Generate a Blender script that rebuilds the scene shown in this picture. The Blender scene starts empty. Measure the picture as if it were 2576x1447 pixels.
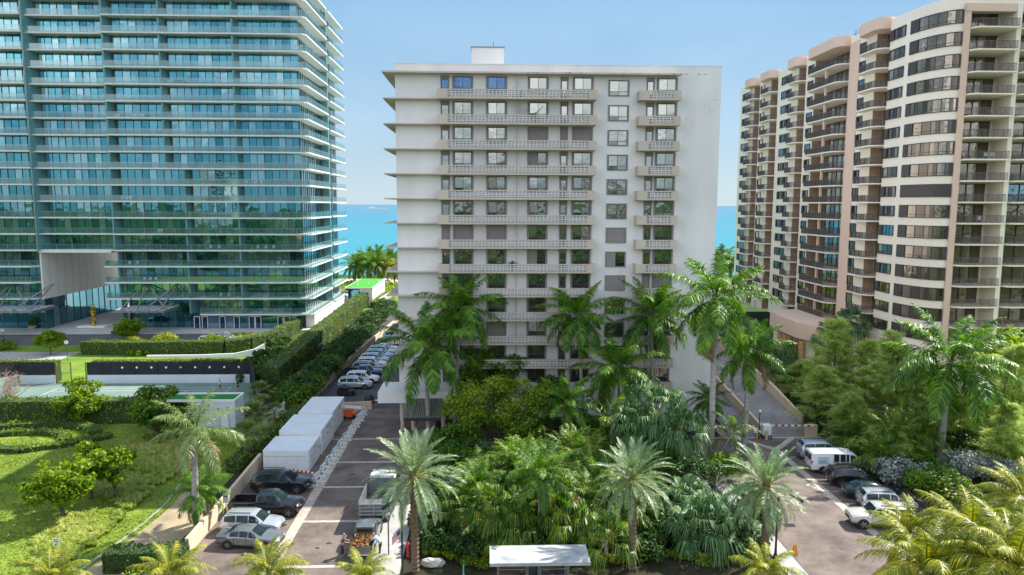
import bpy, math, random
import numpy as np
from mathutils import Vector
R=math.radians; PI=math.pi
random.seed(7)
sc=bpy.context.scene; C=bpy.context.collection

# ---------------------------------------------------------------- camera
F=1800.;CXP=1288.;CYP=723.5;H=25.5
PITCH=R(6.6);YAW=R(2.0);ROLL=R(0.2)
cd=bpy.data.cameras.new('camera'); cam=bpy.data.objects.new('camera',cd); C.objects.link(cam)
cam.location=(0,0,H); cd.sensor_width=36; cd.lens=F/2576*36; cd.clip_end=60000; cd.clip_start=0.5
from mathutils import Matrix
cam.rotation_euler=(Matrix.Rotation(-YAW,3,'Z')@Matrix.Rotation(PI/2-PITCH,3,'X')@Matrix.Rotation(ROLL,3,'Z')).to_euler()
sc.camera=cam
def ray(px,py):
    x=(px-CXP)/F;y=-(py-CYP)/F;z=-1.
    c,s=math.cos(ROLL),math.sin(ROLL);x,y=c*x-s*y,s*x+c*y
    a=PI/2-PITCH;c,s=math.cos(a),math.sin(a);y,z=c*y-s*z,s*y+c*z
    c,s=math.cos(-YAW),math.sin(-YAW);x,y=c*x-s*y,s*x+c*y
    return x,y,z
def G(px,py,z=0):            # survey: sight line to the level z
    r=ray(px,py);t=(z-H)/r[2];return Vector((r[0]*t,r[1]*t,z))
def P(px,py,Y):              # survey: sight line to the upright plane y=Y
    r=ray(px,py);t=Y/r[1];return Vector((r[0]*t,Y,H+r[2]*t))
def PX(px,py,X):
    r=ray(px,py);t=X/r[0];return Vector((X,r[1]*t,H+r[2]*t))

# ---------------------------------------------------------------- light
SUN_EL=R(44.5); SUN_AZ=R(55)       # azimuth from +Y towards +X
w=bpy.data.worlds.new("World"); sc.world=w; w.use_nodes=True
nt=w.node_tree; N=nt.nodes; L=nt.links
for n in list(N): N.remove(n)
out=N.new('ShaderNodeOutputWorld'); bg=N.new('ShaderNodeBackground'); sky=N.new('ShaderNodeTexSky')
sky.sky_type='NISHITA'; sky.sun_disc=False; sky.sun_elevation=SUN_EL; sky.sun_rotation=SUN_AZ
sky.altitude=0; sky.air_density=1.0; sky.dust_density=0.6; sky.ozone_density=1.6
bg.inputs[1].default_value=0.135
# clouds: mostly in the western sky behind the viewer, a few faint streaks over the sea
tc=N.new('ShaderNodeTexCoord'); mp=N.new('ShaderNodeMapping'); mp.inputs['Scale'].default_value=(1.6,1.6,4.5)
no=N.new('ShaderNodeTexNoise'); no.inputs['Scale'].default_value=1.5; no.inputs['Detail'].default_value=7; no.inputs['Roughness'].default_value=.55
cr=N.new('ShaderNodeValToRGB'); cr.color_ramp.elements[0].position=.42; cr.color_ramp.elements[1].position=.60
sep=N.new('ShaderNodeSeparateXYZ'); back=N.new('ShaderNodeMapRange')
back.inputs['From Min'].default_value=.75; back.inputs['From Max'].default_value=-.5; back.inputs['To Min'].default_value=.03; back.inputs['To Max'].default_value=.95
zz=N.new('ShaderNodeMapRange'); zz.inputs['From Min'].default_value=0.0; zz.inputs['From Max'].default_value=.12
hr=N.new('ShaderNodeValToRGB'); he=hr.color_ramp.elements; he[0].position=0; he[0].color=(2.3,2.9,3.25,1); he[1].position=.9; he[1].color=(.5,1.35,2.8,1)
q=he.new(.07); q.color=(1.75,2.5,3.15,1); q=he.new(.32); q.color=(.82,1.85,3.05,1)
hz=N.new('ShaderNodeMix'); hz.data_type='RGBA'; hz.inputs['Factor'].default_value=.94
m1=N.new('ShaderNodeMath'); m1.operation='MULTIPLY'; m2=N.new('ShaderNodeMath'); m2.operation='MULTIPLY'
mx=N.new('ShaderNodeMix'); mx.data_type='RGBA'; mx.inputs['B'].default_value=(9.0,9.1,9.3,1)
L.new(tc.outputs['Generated'],mp.inputs[0]); L.new(mp.outputs[0],no.inputs['Vector']); L.new(no.outputs[0],cr.inputs[0])
L.new(tc.outputs['Generated'],sep.inputs[0]); L.new(sep.outputs[1],back.inputs['Value']); L.new(sep.outputs[2],zz.inputs['Value'])
L.new(cr.outputs[0],m1.inputs[0]); L.new(back.outputs[0],m1.inputs[1]); L.new(m1.outputs[0],m2.inputs[0]); L.new(zz.outputs[0],m2.inputs[1])
L.new(m2.outputs[0],mx.inputs['Factor']); L.new(sep.outputs[2],hr.inputs[0]); L.new(sky.outputs[0],hz.inputs['A']); L.new(hr.outputs[0],hz.inputs['B']); L.new(hz.outputs['Result'],mx.inputs['A']); L.new(mx.outputs['Result'],bg.inputs[0]); L.new(bg.outputs[0],out.inputs[0])
sl=bpy.data.lights.new('sun','SUN'); sl.energy=5.0; sl.angle=R(.55); sl.color=(1,.95,.86)
so=bpy.data.objects.new('sun',sl); C.objects.link(so)
sd=Vector((math.cos(SUN_EL)*math.sin(SUN_AZ),math.cos(SUN_EL)*math.cos(SUN_AZ),math.sin(SUN_EL)))
so.rotation_euler=sd.to_track_quat('Z','Y').to_euler(); so.location=(60,40,120)
sc.view_settings.view_transform='Standard'; sc.view_settings.look='None'; sc.view_settings.gamma=1
sc.view_settings.exposure=0.92

# ---------------------------------------------------------------- materials
def nm(name):
    m=bpy.data.materials.new(name); m.use_nodes=True
    return m,m.node_tree.nodes,m.node_tree.links,m.node_tree.nodes['Principled BSDF']
def mat(name,col,rough=.6,metal=0,var=.12,scale=1.5,bump=0,spec=.5,col2=None,island=0,coat=0,stretch=None,detail=5):
    """colour with procedural mottling (noise between col and col2), optional bump and per-piece variation"""
    m,n,l,b=nm(name)
    b.inputs['Roughness'].default_value=rough; b.inputs['Metallic'].default_value=metal
    b.inputs['Specular IOR Level'].default_value=spec; b.inputs['Coat Weight'].default_value=coat
    c2=col2 if col2 else tuple(max(0,c*(1-var*2)) for c in col)
    t=n.new('ShaderNodeTexCoord'); no=n.new('ShaderNodeTexNoise'); no.inputs['Scale'].default_value=scale; no.inputs['Detail'].default_value=detail
    if stretch:
        mp=n.new('ShaderNodeMapping'); mp.inputs['Scale'].default_value=stretch; l.new(t.outputs['Object'],mp.inputs[0]); l.new(mp.outputs[0],no.inputs['Vector'])
    else: l.new(t.outputs['Object'],no.inputs['Vector'])
    r=n.new('ShaderNodeMapRange'); r.inputs['From Min'].default_value=.3; r.inputs['From Max'].default_value=.7
    l.new(no.outputs[0],r.inputs['Value'])
    x=n.new('ShaderNodeMix'); x.data_type='RGBA'; x.inputs['A'].default_value=(*c2,1); x.inputs['B'].default_value=(*col,1)
    l.new(r.outputs[0],x.inputs['Factor']); o=x.outputs['Result']
    if island:
        g=n.new('ShaderNodeNewGeometry'); h=n.new('ShaderNodeHueSaturation'); rr=n.new('ShaderNodeMapRange')
        rr.inputs['To Min'].default_value=1-island; rr.inputs['To Max'].default_value=1+island
        l.new(g.outputs['Random Per Island'],rr.inputs['Value']); l.new(rr.outputs[0],h.inputs['Value']); l.new(o,h.inputs['Color']); o=h.outputs[0]
    l.new(o,b.inputs['Base Color'])
    if bump:
        bp=n.new('ShaderNodeBump'); bp.inputs['Strength'].default_value=bump; bp.inputs['Distance'].default_value=.05
        l.new(no.outputs[0],bp.inputs['Height']); l.new(bp.outputs[0],b.inputs['Normal'])
    return m
def leafmat(name,c1,c2,c3=None,rough=.45,trans=.35,scale=.6,spec=.35):
    """foliage: two greens mixed by noise through the crown, per-leaf variation, light passing through"""
    m,n,l,b=nm(name)
    b.inputs['Roughness'].default_value=rough; b.inputs['Specular IOR Level'].default_value=spec
    t=n.new('ShaderNodeTexCoord'); no=n.new('ShaderNodeTexNoise'); no.inputs['Scale'].default_value=scale; no.inputs['Detail'].default_value=3
    l.new(t.outputs['Object'],no.inputs['Vector'])
    g=n.new('ShaderNodeNewGeometry'); ad=n.new('ShaderNodeMath'); ad.operation='MULTIPLY_ADD'; ad.inputs[1].default_value=.55
    l.new(g.outputs['Random Per Island'],ad.inputs[0]); l.new(no.outputs[0],ad.inputs[2])
    cr=n.new('ShaderNodeValToRGB'); e=cr.color_ramp.elements
    e[0].position=.45; e[0].color=(*c1,1); e[1].position=.95; e[1].color=(*c2,1)
    if c3: q=e.new(1.08 if False else 1.0); q.color=(*c3,1); e[1].position=.82
    l.new(ad.outputs[0],cr.inputs[0]); l.new(cr.outputs[0],b.inputs['Base Color'])
    tr=n.new('ShaderNodeBsdfTranslucent'); h=n.new('ShaderNodeHueSaturation'); h.inputs['Saturation'].default_value=1.15; h.inputs['Value'].default_value=1.5
    l.new(cr.outputs[0],h.inputs['Color']); l.new(h.outputs[0],tr.inputs[0])
    ms=n.new('ShaderNodeMixShader'); ms.inputs[0].default_value=trans
    l.new(b.outputs[0],ms.inputs[1]); l.new(tr.outputs[0],ms.inputs[2]); l.new(ms.outputs[0],n['Material Output'].inputs[0])
    return m
def glassmat(name,dark,tint,metal=.8,rough=.03,wave=.02,wscale=.8,island=.25):
    """reflective window glass (opaque coating), slightly wavy, each pane a little different"""
    m,n,l,b=nm(name)
    b.inputs['Metallic'].default_value=metal; b.inputs['Roughness'].default_value=rough
    g=n.new('ShaderNodeNewGeometry'); x=n.new('ShaderNodeMix'); x.data_type='RGBA'; x.inputs['A'].default_value=(*dark,1); x.inputs['B'].default_value=(*tint,1)
    l.new(g.outputs['Random Per Island'],x.inputs['Factor']); l.new(x.outputs['Result'],b.inputs['Base Color'])
    t=n.new('ShaderNodeTexCoord'); no=n.new('ShaderNodeTexNoise'); no.inputs['Scale'].default_value=wscale; no.inputs['Detail'].default_value=1
    l.new(t.outputs['Object'],no.inputs['Vector']); bp=n.new('ShaderNodeBump'); bp.inputs['Strength'].default_value=1; bp.inputs['Distance'].default_value=wave
    l.new(no.outputs[0],bp.inputs['Height']); l.new(bp.outputs[0],b.inputs['Normal'])
    return m
def clearglass(name,tint,gloss=.25,opac=.25,gtint=(.8,.95,.95)):
    """see-through balustrade glass: part clear, part tinted surface, part mirror"""
    m,n,l,b=nm(name); o=n['Material Output']
    b.inputs['Base Color'].default_value=(*tint,1); b.inputs['Roughness'].default_value=.1
    tp=n.new('ShaderNodeBsdfTransparent'); tp.inputs[0].default_value=(*[min(1,.55+c*.5) for c in tint],1)
    gl=n.new('ShaderNodeBsdfGlossy'); gl.inputs['Roughness'].default_value=.03; gl.inputs[0].default_value=(*gtint,1)
    a=n.new('ShaderNodeMixShader'); a.inputs[0].default_value=opac; l.new(tp.outputs[0],a.inputs[1]); l.new(b.outputs[0],a.inputs[2])
    c=n.new('ShaderNodeMixShader'); c.inputs[0].default_value=gloss; l.new(a.outputs[0],c.inputs[1]); l.new(gl.outputs[0],c.inputs[2])
    l.new(c.outputs[0],o.inputs[0]); return m

# ---------------------------------------------------------------- mesh helpers
ORG={}
def tag(o,label=None,cat=None,group=None,kind=None):
    if label: o['label']=label
    if cat: o['category']=cat
    if group: o['group']=group
    if kind: o['kind']=kind
    return o
def thing(name,label,cat,loc=(0,0,0),group=None):
    o=bpy.data.objects.new(name,None); C.objects.link(o); o.location=loc; o.empty_display_size=.3
    ORG[o.name]=Vector(loc); return tag(o,label,cat,group)
def link(me,name,parent,org):
    o=bpy.data.objects.new(name,me); C.objects.link(o)
    if parent: o.parent=parent; ORG[o.name]=ORG[parent.name]
    else: o.location=org; ORG[o.name]=Vector(org)
    return o
class MB:
    def __init__(s): s.v=[];s.f=[];s.m=[]
    def poly(s,pts,m=0):
        i=len(s.v); s.v+=[tuple(p) for p in pts]; s.f.append(tuple(range(i,i+len(pts)))); s.m.append(m); return s
    def box(s,x0,x1,y0,y1,z0,z1,m=0):
        i=len(s.v); s.v+=[(x0,y0,z0),(x1,y0,z0),(x1,y1,z0),(x0,y1,z0),(x0,y0,z1),(x1,y0,z1),(x1,y1,z1),(x0,y1,z1)]
        s.f+=[tuple(i+k for k in q) for q in ((0,3,2,1),(4,5,6,7),(0,1,5,4),(1,2,6,5),(2,3,7,6),(3,0,4,7))]; s.m+=[m]*6; return s
    def prism(s,pts,z0,z1,m=0,cap=True,mt=None):
        n=len(pts); i=len(s.v)
        z0s=z0 if hasattr(z0,'__len__') else [z0]*n; z1s=z1 if hasattr(z1,'__len__') else [z1]*n
        s.v+=[(p[0],p[1],z) for p,z in zip(pts,z0s)]+[(p[0],p[1],z) for p,z in zip(pts,z1s)]
        for k in range(n): s.f.append((i+k,i+(k+1)%n,i+n+(k+1)%n,i+n+k)); s.m.append(m)
        if cap: s.f+=[tuple(range(i+n-1,i-1,-1)),tuple(range(i+n,i+2*n))]; s.m+=[m,m if mt is None else mt]
        return s
    def bar(s,a,b,w,h=None,m=0,up=(0,0,1)):
        a=Vector(a);b=Vector(b);h=h or w;d=(b-a).normalized();u=Vector(up)
        if abs(d.dot(u))>.98:u=Vector((0,1,0))
        x=d.cross(u).normalized()*w/2;y=x.cross(d).normalized()*h/2
        i=len(s.v); s.v+=[tuple(q) for p in (a,b) for q in (p-x-y,p+x-y,p+x+y,p-x+y)]
        s.f+=[tuple(i+k for k in q) for q in ((3,2,1,0),(4,5,6,7),(0,1,5,4),(1,2,6,5),(2,3,7,6),(3,0,4,7))]; s.m+=[m]*6; return s
    def tube(s,pts,rad,n=8,m=0):
        pts=[Vector(p) for p in pts]; i0=len(s.v)
        if not hasattr(rad,'__len__'): rad=[rad]*len(pts)
        for k,p in enumerate(pts):
            d=(pts[min(k+1,len(pts)-1)]-pts[max(k-1,0)]).normalized(); u=Vector((0,0,1)) if abs(d.z)<.95 else Vector((1,0,0))
            x=d.cross(u).normalized(); y=x.cross(d)
            for q in range(n):
                a=2*PI*q/n; s.v.append(tuple(p+(x*math.cos(a)+y*math.sin(a))*rad[k]))
        for k in range(len(pts)-1):
            for q in range(n):
                a=i0+k*n+q;b=i0+k*n+(q+1)%n; s.f.append((a,a+n,b+n,b)); s.m.append(m)
        s.f+=[tuple(range(i0,i0+n)),tuple(range(i0+len(pts)*n-1,i0+len(pts)*n-n-1,-1))]; s.m+=[m,m]; return s
    def lathe(s,prof,c=(0,0,0),n=16,m=0,axis='z'):
        i0=len(s.v); c=Vector(c)
        for r,z in prof:
            for q in range(n):
                a=2*PI*q/n; p=(r*math.cos(a),r*math.sin(a),z) if axis=='z' else (r*math.cos(a),z,r*math.sin(a))
                s.v.append(tuple(c+Vector(p)))
        for k in range(len(prof)-1):
            for q in range(n):
                a=i0+k*n+q;b=i0+k*n+(q+1)%n; s.f.append((a,b,b+n,a+n)); s.m.append(m)
        s.f+=[tuple(range(i0+n-1,i0-1,-1)),tuple(range(i0+(len(prof)-1)*n,i0+len(prof)*n))]; s.m+=[m,m]; return s
    def add(s,o,off=(0,0,0),rz=0,mi=0):
        i=len(s.v);c,q=math.cos(rz),math.sin(rz)
        s.v+=[(x*c-y*q+off[0],x*q+y*c+off[1],z+off[2]) for x,y,z in o.v]; s.f+=[tuple(i+k for k in f) for f in o.f]; s.m+=[k+mi for k in o.m]; return s
    def build(s,name,mats,parent=None,smooth=False,label=None,cat=None,group=None,kind=None,base=None):
        if not isinstance(mats,(list,tuple)): mats=[mats]
        if parent: org=ORG[parent.name]
        elif base is not None: org=Vector(base)
        else:
            xs=[v[0] for v in s.v];ys=[v[1] for v in s.v];zs=[v[2] for v in s.v]
            org=Vector(((min(xs)+max(xs))/2,(min(ys)+max(ys))/2,min(zs)))
        me=bpy.data.meshes.new(name); me.from_pydata([(x-org.x,y-org.y,z-org.z) for x,y,z in s.v],[],s.f)
        for q in mats: me.materials.append(q)
        me.polygons.foreach_set('material_index',s.m)
        if smooth:
            me.polygons.foreach_set('use_smooth',[True]*len(s.f))
            if smooth!=2: me.set_sharp_from_angle(angle=R(38))
        me.update(); return tag(link(me,name,parent,org),label,cat,group,kind)
def npbuild(name,chunks,mats,parent=None,org=(0,0,0),label=None,cat=None,group=None,kind=None,smooth=False):
    """chunks: (V (n,3), F (m,4) , material index) numpy"""
    if not isinstance(mats,(list,tuple)): mats=[mats]
    V=np.concatenate([c[0].reshape(-1,3) for c in chunks]).astype(np.float32); fs=[];ms=[];o=0
    for c in chunks:
        fs.append(c[1]+o); ms.append(np.full(len(c[1]),c[2],np.int32)); o+=len(c[0].reshape(-1,3))
    Fa=np.concatenate(fs).astype(np.int32); M=np.concatenate(ms)
    org=Vector(ORG[parent.name]) if parent else Vector(org)
    V=V-np.array(org,dtype=np.float32)
    me=bpy.data.meshes.new(name); me.vertices.add(len(V)); me.vertices.foreach_set('co',V.ravel())
    me.loops.add(Fa.size); me.loops.foreach_set('vertex_index',Fa.ravel())
    me.polygons.add(len(Fa)); me.polygons.foreach_set('loop_start',np.arange(0,Fa.size,Fa.shape[1],dtype=np.int32))
    for q in mats: me.materials.append(q)
    me.polygons.foreach_set('material_index',M)
    if smooth: me.polygons.foreach_set('use_smooth',np.ones(len(Fa),bool))
    me.update(calc_edges=True); me.validate()
    return tag(link(me,name,parent,org),label,cat,group,kind)
def copy_tree(o,parent=None):
    c=o.copy(); C.objects.link(c)
    if parent: c.parent=parent
    for ch in [x for x in o.children]: copy_tree(ch,c)
    return c
PROTO=[]
def place(proto,loc,rz=0,sc_=1,label=None,group=None,first=None):
    """the first use moves the prototype itself, later ones copy it"""
    if proto.name in PROTO: o=copy_tree(proto)
    else: PROTO.append(proto.name); o=proto
    o.location=loc; o.rotation_euler=(0,0,rz)
    o.scale=(sc_,)*3 if not hasattr(sc_,'__len__') else sc_
    if label: o['label']=label
    if group: o['group']=group
    return o
class Pool:
    """parts of one kind on one thing: the 100 nearest stay parts, the rest become one 'stuff' part"""
    def __init__(s,root): s.root=root; s.d={}
    def add(s,name,mb,mats,key,smooth=False,label=None): s.d.setdefault(name,[]).append((key,len(s.d.get(name,[])),mb,mats,smooth,label))
    def finish(s):
        for name,l in s.d.items():
            l.sort(key=lambda t:(t[0],t[1]))
            for k,_,mb,mats,sm,lab in l[:100]: mb.build(name,mats,s.root,smooth=sm,label=lab)
            if len(l)>100:
                a=MB()
                for k,_,mb,mats,sm,lab in l[100:]: a.add(mb)
                a.build(name,l[100][3],s.root,kind='stuff')
rng=np.random.default_rng(11)
# ================================================================ SETTING
def pavers(name,c1,c2,mortar,scale,bw=.5,rh=.25,rot=0,bump=.15,dirt=.35):
    m,n,l,b=nm(name); b.inputs['Roughness'].default_value=.8; b.inputs['Specular IOR Level'].default_value=.25
    t=n.new('ShaderNodeTexCoord'); mp=n.new('ShaderNodeMapping'); mp.inputs['Rotation'].default_value=(0,0,rot); mp.inputs['Scale'].default_value=(scale,)*3
    br=n.new('ShaderNodeTexBrick'); br.inputs['Color1'].default_value=(*c1,1); br.inputs['Color2'].default_value=(*c2,1); br.inputs['Mortar'].default_value=(*mortar,1)
    br.inputs['Mortar Size'].default_value=.02; br.inputs['Brick Width'].default_value=bw; br.inputs['Row Height'].default_value=rh; br.inputs['Scale'].default_value=1
    l.new(t.outputs['Object'],mp.inputs[0]); l.new(mp.outputs[0],br.inputs['Vector'])
    no=n.new('ShaderNodeTexNoise'); no.inputs['Scale'].default_value=.35; no.inputs['Detail'].default_value=8; no.inputs['Roughness'].default_value=.65
    l.new(t.outputs['Object'],no.inputs['Vector']); h=n.new('ShaderNodeHueSaturation'); r=n.new('ShaderNodeMapRange')
    r.inputs['From Min'].default_value=.3; r.inputs['From Max'].default_value=.7; r.inputs['To Min'].default_value=1-dirt; r.inputs['To Max'].default_value=1+dirt
    l.new(no.outputs[0],r.inputs['Value']); l.new(r.outputs[0],h.inputs['Value']); l.new(br.outputs['Color'],h.inputs['Color']); l.new(h.outputs[0],b.inputs['Base Color'])
    bp=n.new('ShaderNodeBump'); bp.inputs['Strength'].default_value=bump; bp.inputs['Distance'].default_value=.02; l.new(br.outputs['Fac'],bp.inputs['Height']); bp.invert=True; l.new(bp.outputs[0],b.inputs['Normal'])
    return m
M={}
M['pav_brown']=pavers('brown_pavers',(.19,.145,.12),(.15,.118,.104),(.10,.08,.075),2.2,rot=R(45),dirt=.5)
M['pav_grey']=pavers('grey_ramp_pavers',(.26,.25,.25),(.20,.195,.20),(.15,.15,.15),1.6,rot=R(30))
M['pav_pink']=pavers('pink_forecourt_pavers',(.42,.33,.29),(.35,.28,.25),(.27,.22,.2),1.5)
M['path']=pavers('tan_path_pavers',(.40,.31,.19),(.33,.26,.17),(.26,.21,.14),3.0)
M['plaza']=pavers('pale_plaza_slabs',(.50,.49,.47),(.46,.45,.44),(.36,.35,.34),.5,bw=1,rh=1,dirt=.12)
M['asphalt']=mat('asphalt',(.10,.10,.105),.85,var=.18,scale=.5,bump=.15,spec=.2,detail=9)
M['road']=mat('road_asphalt',(.13,.13,.14),.85,var=.15,scale=.4,bump=.1,spec=.2,detail=9)
M['cream_band']=mat('cream_paving_band',(.54,.46,.38),.75,var=.2,scale=2.5,detail=8)
M['side']=mat('concrete_sidewalk',(.42,.41,.39),.8,var=.12,scale=1.2,bump=.1,detail=9)
M['lawn']=mat('lawn_grass',(.24,.30,.04),.9,col2=(.085,.15,.02),scale=.3,bump=.9,spec=.1,detail=14)
M['lawn_far']=mat('meadow_grass',(.20,.30,.04),.9,col2=(.10,.18,.03),scale=.3,bump=.4,spec=.1,detail=10)
M['mulch']=mat('garden_soil',(.055,.045,.03),.95,col2=(.025,.03,.015),scale=1.5,bump=.8,spec=.1,detail=9)
M['sand']=mat('beach_sand',(.62,.54,.40),.9,var=.08,scale=.3,detail=8)
M['court']=mat('court_acrylic_green',(.17,.24,.20),.75,col2=(.12,.19,.16),scale=.35,detail=8)
M['white']=mat('white_paint',(.78,.78,.77),.5,var=.03,scale=1.2)
M['line']=mat('white_line_paint',(.75,.75,.73),.6,var=.05,scale=3)
def sheet(name,pts,z,m,kind='structure'):
    b=MB(); b.poly([(p[0],p[1],z) for p in pts],0); return b.build(name,m,kind=kind,base=(pts[0][0],pts[0][1],z))
def rect(x0,x1,y0,y1): return [(x0,y0),(x1,y0),(x1,y1),(x0,y1)]
# land, with the sea beyond it
m,n,l,b=nm('land_cover'); b.inputs['Roughness'].default_value=.95; b.inputs['Specular IOR Level'].default_value=.1
t=n.new('ShaderNodeTexCoord'); v=n.new('ShaderNodeTexVoronoi'); v.inputs['Scale'].default_value=.06; no=n.new('ShaderNodeTexNoise'); no.inputs['Scale'].default_value=.15; no.inputs['Detail'].default_value=8
cr=n.new('ShaderNodeValToRGB'); e=cr.color_ramp.elements; e[0].position=.35; e[0].color=(.025,.05,.015,1); e[1].position=.7; e[1].color=(.07,.11,.03,1)
l.new(t.outputs['Object'],no.inputs['Vector']); l.new(no.outputs[0],cr.inputs[0]); l.new(cr.outputs[0],b.inputs['Base Color'])
sheet('ground',rect(-3000,3000,-3000,262),-.06,m)
m,n,l,b=nm('sea_water'); b.inputs['Roughness'].default_value=.22; b.inputs['IOR'].default_value=1.33; b.inputs['Specular IOR Level'].default_value=.35
t=n.new('ShaderNodeTexCoord'); sp=n.new('ShaderNodeSeparateXYZ'); l.new(t.outputs['Object'],sp.inputs[0])
mr=n.new('ShaderNodeMath'); mr.operation='LOGARITHM'; mr.inputs[1].default_value=10; ad=n.new('ShaderNodeMath'); ad.inputs[1].default_value=20; l.new(sp.outputs[1],ad.inputs[0]); l.new(ad.outputs[0],mr.inputs[0])
r2=n.new('ShaderNodeMapRange'); r2.inputs['From Min'].default_value=1.3; r2.inputs['From Max'].default_value=4.2; l.new(mr.outputs[0],r2.inputs['Value'])
mp=n.new('ShaderNodeMapping'); mp.inputs['Scale'].default_value=(.004,.012,1); l.new(t.outputs['Object'],mp.inputs[0])
no=n.new('ShaderNodeTexNoise'); no.inputs['Scale'].default_value=1; no.inputs['Detail'].default_value=6; l.new(mp.outputs[0],no.inputs['Vector'])
a2=n.new('ShaderNodeMath'); a2.operation='MULTIPLY_ADD'; a2.inputs[1].default_value=.22; l.new(no.outputs[0],a2.inputs[0]); l.new(r2.outputs[0],a2.inputs[2])
cr=n.new('ShaderNodeValToRGB'); e=cr.color_ramp.elements
e[0].position=.10; e[0].color=(.14,.50,.46,1); e[1].position=1.0; e[1].color=(.03,.16,.26,1)
for p_,c_ in ((.22,(.02,.31,.33)),(.45,(.008,.25,.31)),(.75,(.014,.19,.28))): q=e.new(p_); q.color=(*c_,1)
l.new(a2.outputs[0],cr.inputs[0]); l.new(cr.outputs[0],b.inputs['Base Color'])
m2_=n.new('ShaderNodeMapping'); m2_.inputs['Scale'].default_value=(.12,.35,1); l.new(t.outputs['Object'],m2_.inputs[0]); n2=n.new('ShaderNodeTexNoise'); n2.inputs['Detail'].default_value=5; l.new(m2_.outputs[0],n2.inputs['Vector'])
bp=n.new('ShaderNodeBump'); bp.inputs['Strength'].default_value=.8; bp.inputs['Distance'].default_value=.5; l.new(n2.outputs[0],bp.inputs['Height']); l.new(bp.outputs[0],b.inputs['Normal'])
sheet('sea',rect(-25000,25000,252,50000),-.5,m)
b_=MB(); b_.poly([(-400,215,.03),(400,215,.03),(400,262,-.1),(-400,262,-.1)]); b_.poly([(-400,262,-.1),(400,262,-.1),(400,270,-1.2),(-400,270,-1.2)]); b_.build('beach',M['sand'],kind='structure')
b_=MB()
for x0,x1,z in ((-300,300,.02),): 
    ys=[270+1.0*math.sin(x*.05) for x in range(-300,301,10)]
b_.poly([(x,263.5+math.sin(x*.07)*.8+math.sin(x*.023)*1.3,-.44) for x in range(-200,201,5)]+[(x,264.6+math.sin(x*.07)*.8+math.sin(x*.031)*1.3,-.44) for x in range(200,-201,-5)])
b_.build('surf',mat('sea_foam',(.75,.8,.8),.6),kind='structure')
# lawns and beds
sheet('lawn',rect(-110,-24,36,84),0,M['lawn'])
sheet('tower_lawn',rect(-140,-31,102.5,129.5),0,M['lawn_far'])
sheet('dune_grass',rect(-60,60,170,232),.06,M['lawn_far'])
sheet('flower_bed',rect(-24,-22.3,36,90),.004,M['mulch'])
sheet('planting_bed',rect(-31,-20,84,185),.0,M['mulch'])
sheet('garden_bed',rect(-6,20.8,46,63),.02,M['mulch'])
sheet('building_bed',rect(-6,26,75,83),.012,M['mulch'])
sheet('east_garden',rect(37,60,36,96),.0,M['mulch']); sheet('east_lawn',rect(60,140,36,94),.0,M['lawn_far'])
sheet('forecourt',rect(-8.2,30,63,83),.004,M['pav_pink'])
# left drive
sheet('left_drive',rect(-22,-8.2,30,88),.008,M['pav_brown'])
sheet('parking_lot',rect(-22.5,-10.2,88,178),.008,M['asphalt'])
b_=MB(); b_.box(-15.65,-14.85,30,88,.0,.013)
for y in (48.5,55.8,62.9,69.2,76.3): b_.box(-14.95,-8.2,y-.18,y+.18,0,.0125)
for y in (62.9,76.3): b_.box(-19,-15.5,y-.15,y+.15,0,.0125)
b_.build('left_drive_bands',M['cream_band'],kind='structure')
b_=MB(); b_.prism(rect(-8.2,-6.1,30,63.5),-.02,.14); b_.build('left_pavement',M['side'],kind='structure')
b_=MB(); b_.prism(rect(-8.32,-8.2,30,63.5),-.02,.155); b_.build('left_kerb',M['side'],kind='structure')
# right drive, rising lanes
sheet('right_drive',rect(22,38,30,76),.008,M['pav_brown'])
b_=MB(); b_.box(30.0,30.7,30,72,0,.013)
for y in (62.7,): b_.box(30.7,37,y-.2,y+.2,0,.0125)
b_.box(24,37.5,75.5,75.9,0,.0125); b_.prism([(30.2,72),(31,72),(34,75.5),(33.2,75.5)],0,.0125); b_.prism([(27.2,75.5),(28,75.5),(30.6,72.2),(30.1,71.6)],0,.0123)
b_.build('right_drive_bands',M['cream_band'],kind='structure')
b_=MB(); b_.prism([(20.8,30),(22.2,30),(22.2,60),(21.6,62.5),(20.8,62.5)],-.02,.14); b_.build('right_pavement',M['side'],kind='structure')
b_=MB(); b_.prism([(22.2,30),(22.32,30),(22.32,60),(22.2,60)],-.02,.155); b_.prism(rect(37,37.3,30,76),-.02,.15); b_.build('right_kerb',mat('dark_kerb',(.12,.11,.1),.8),kind='structure')
b_=MB()
for x0,x1 in ((27.0,30.4),(30.8,36.6)):
    b_.poly([(x0,76,.02),(x1,76,.02),(x1,116,4.0),(x0,116,4.0)]); b_.poly([(x0,116,4.0),(x1,116,4.0),(x1,150,4.2),(x0,150,4.2)])
b_.poly([(36.6,116,4.0),(46,122,4.0),(46,150,4.2),(36.6,150,4.2)])
b_.build('ramp',M['pav_grey'],kind='structure')
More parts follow.
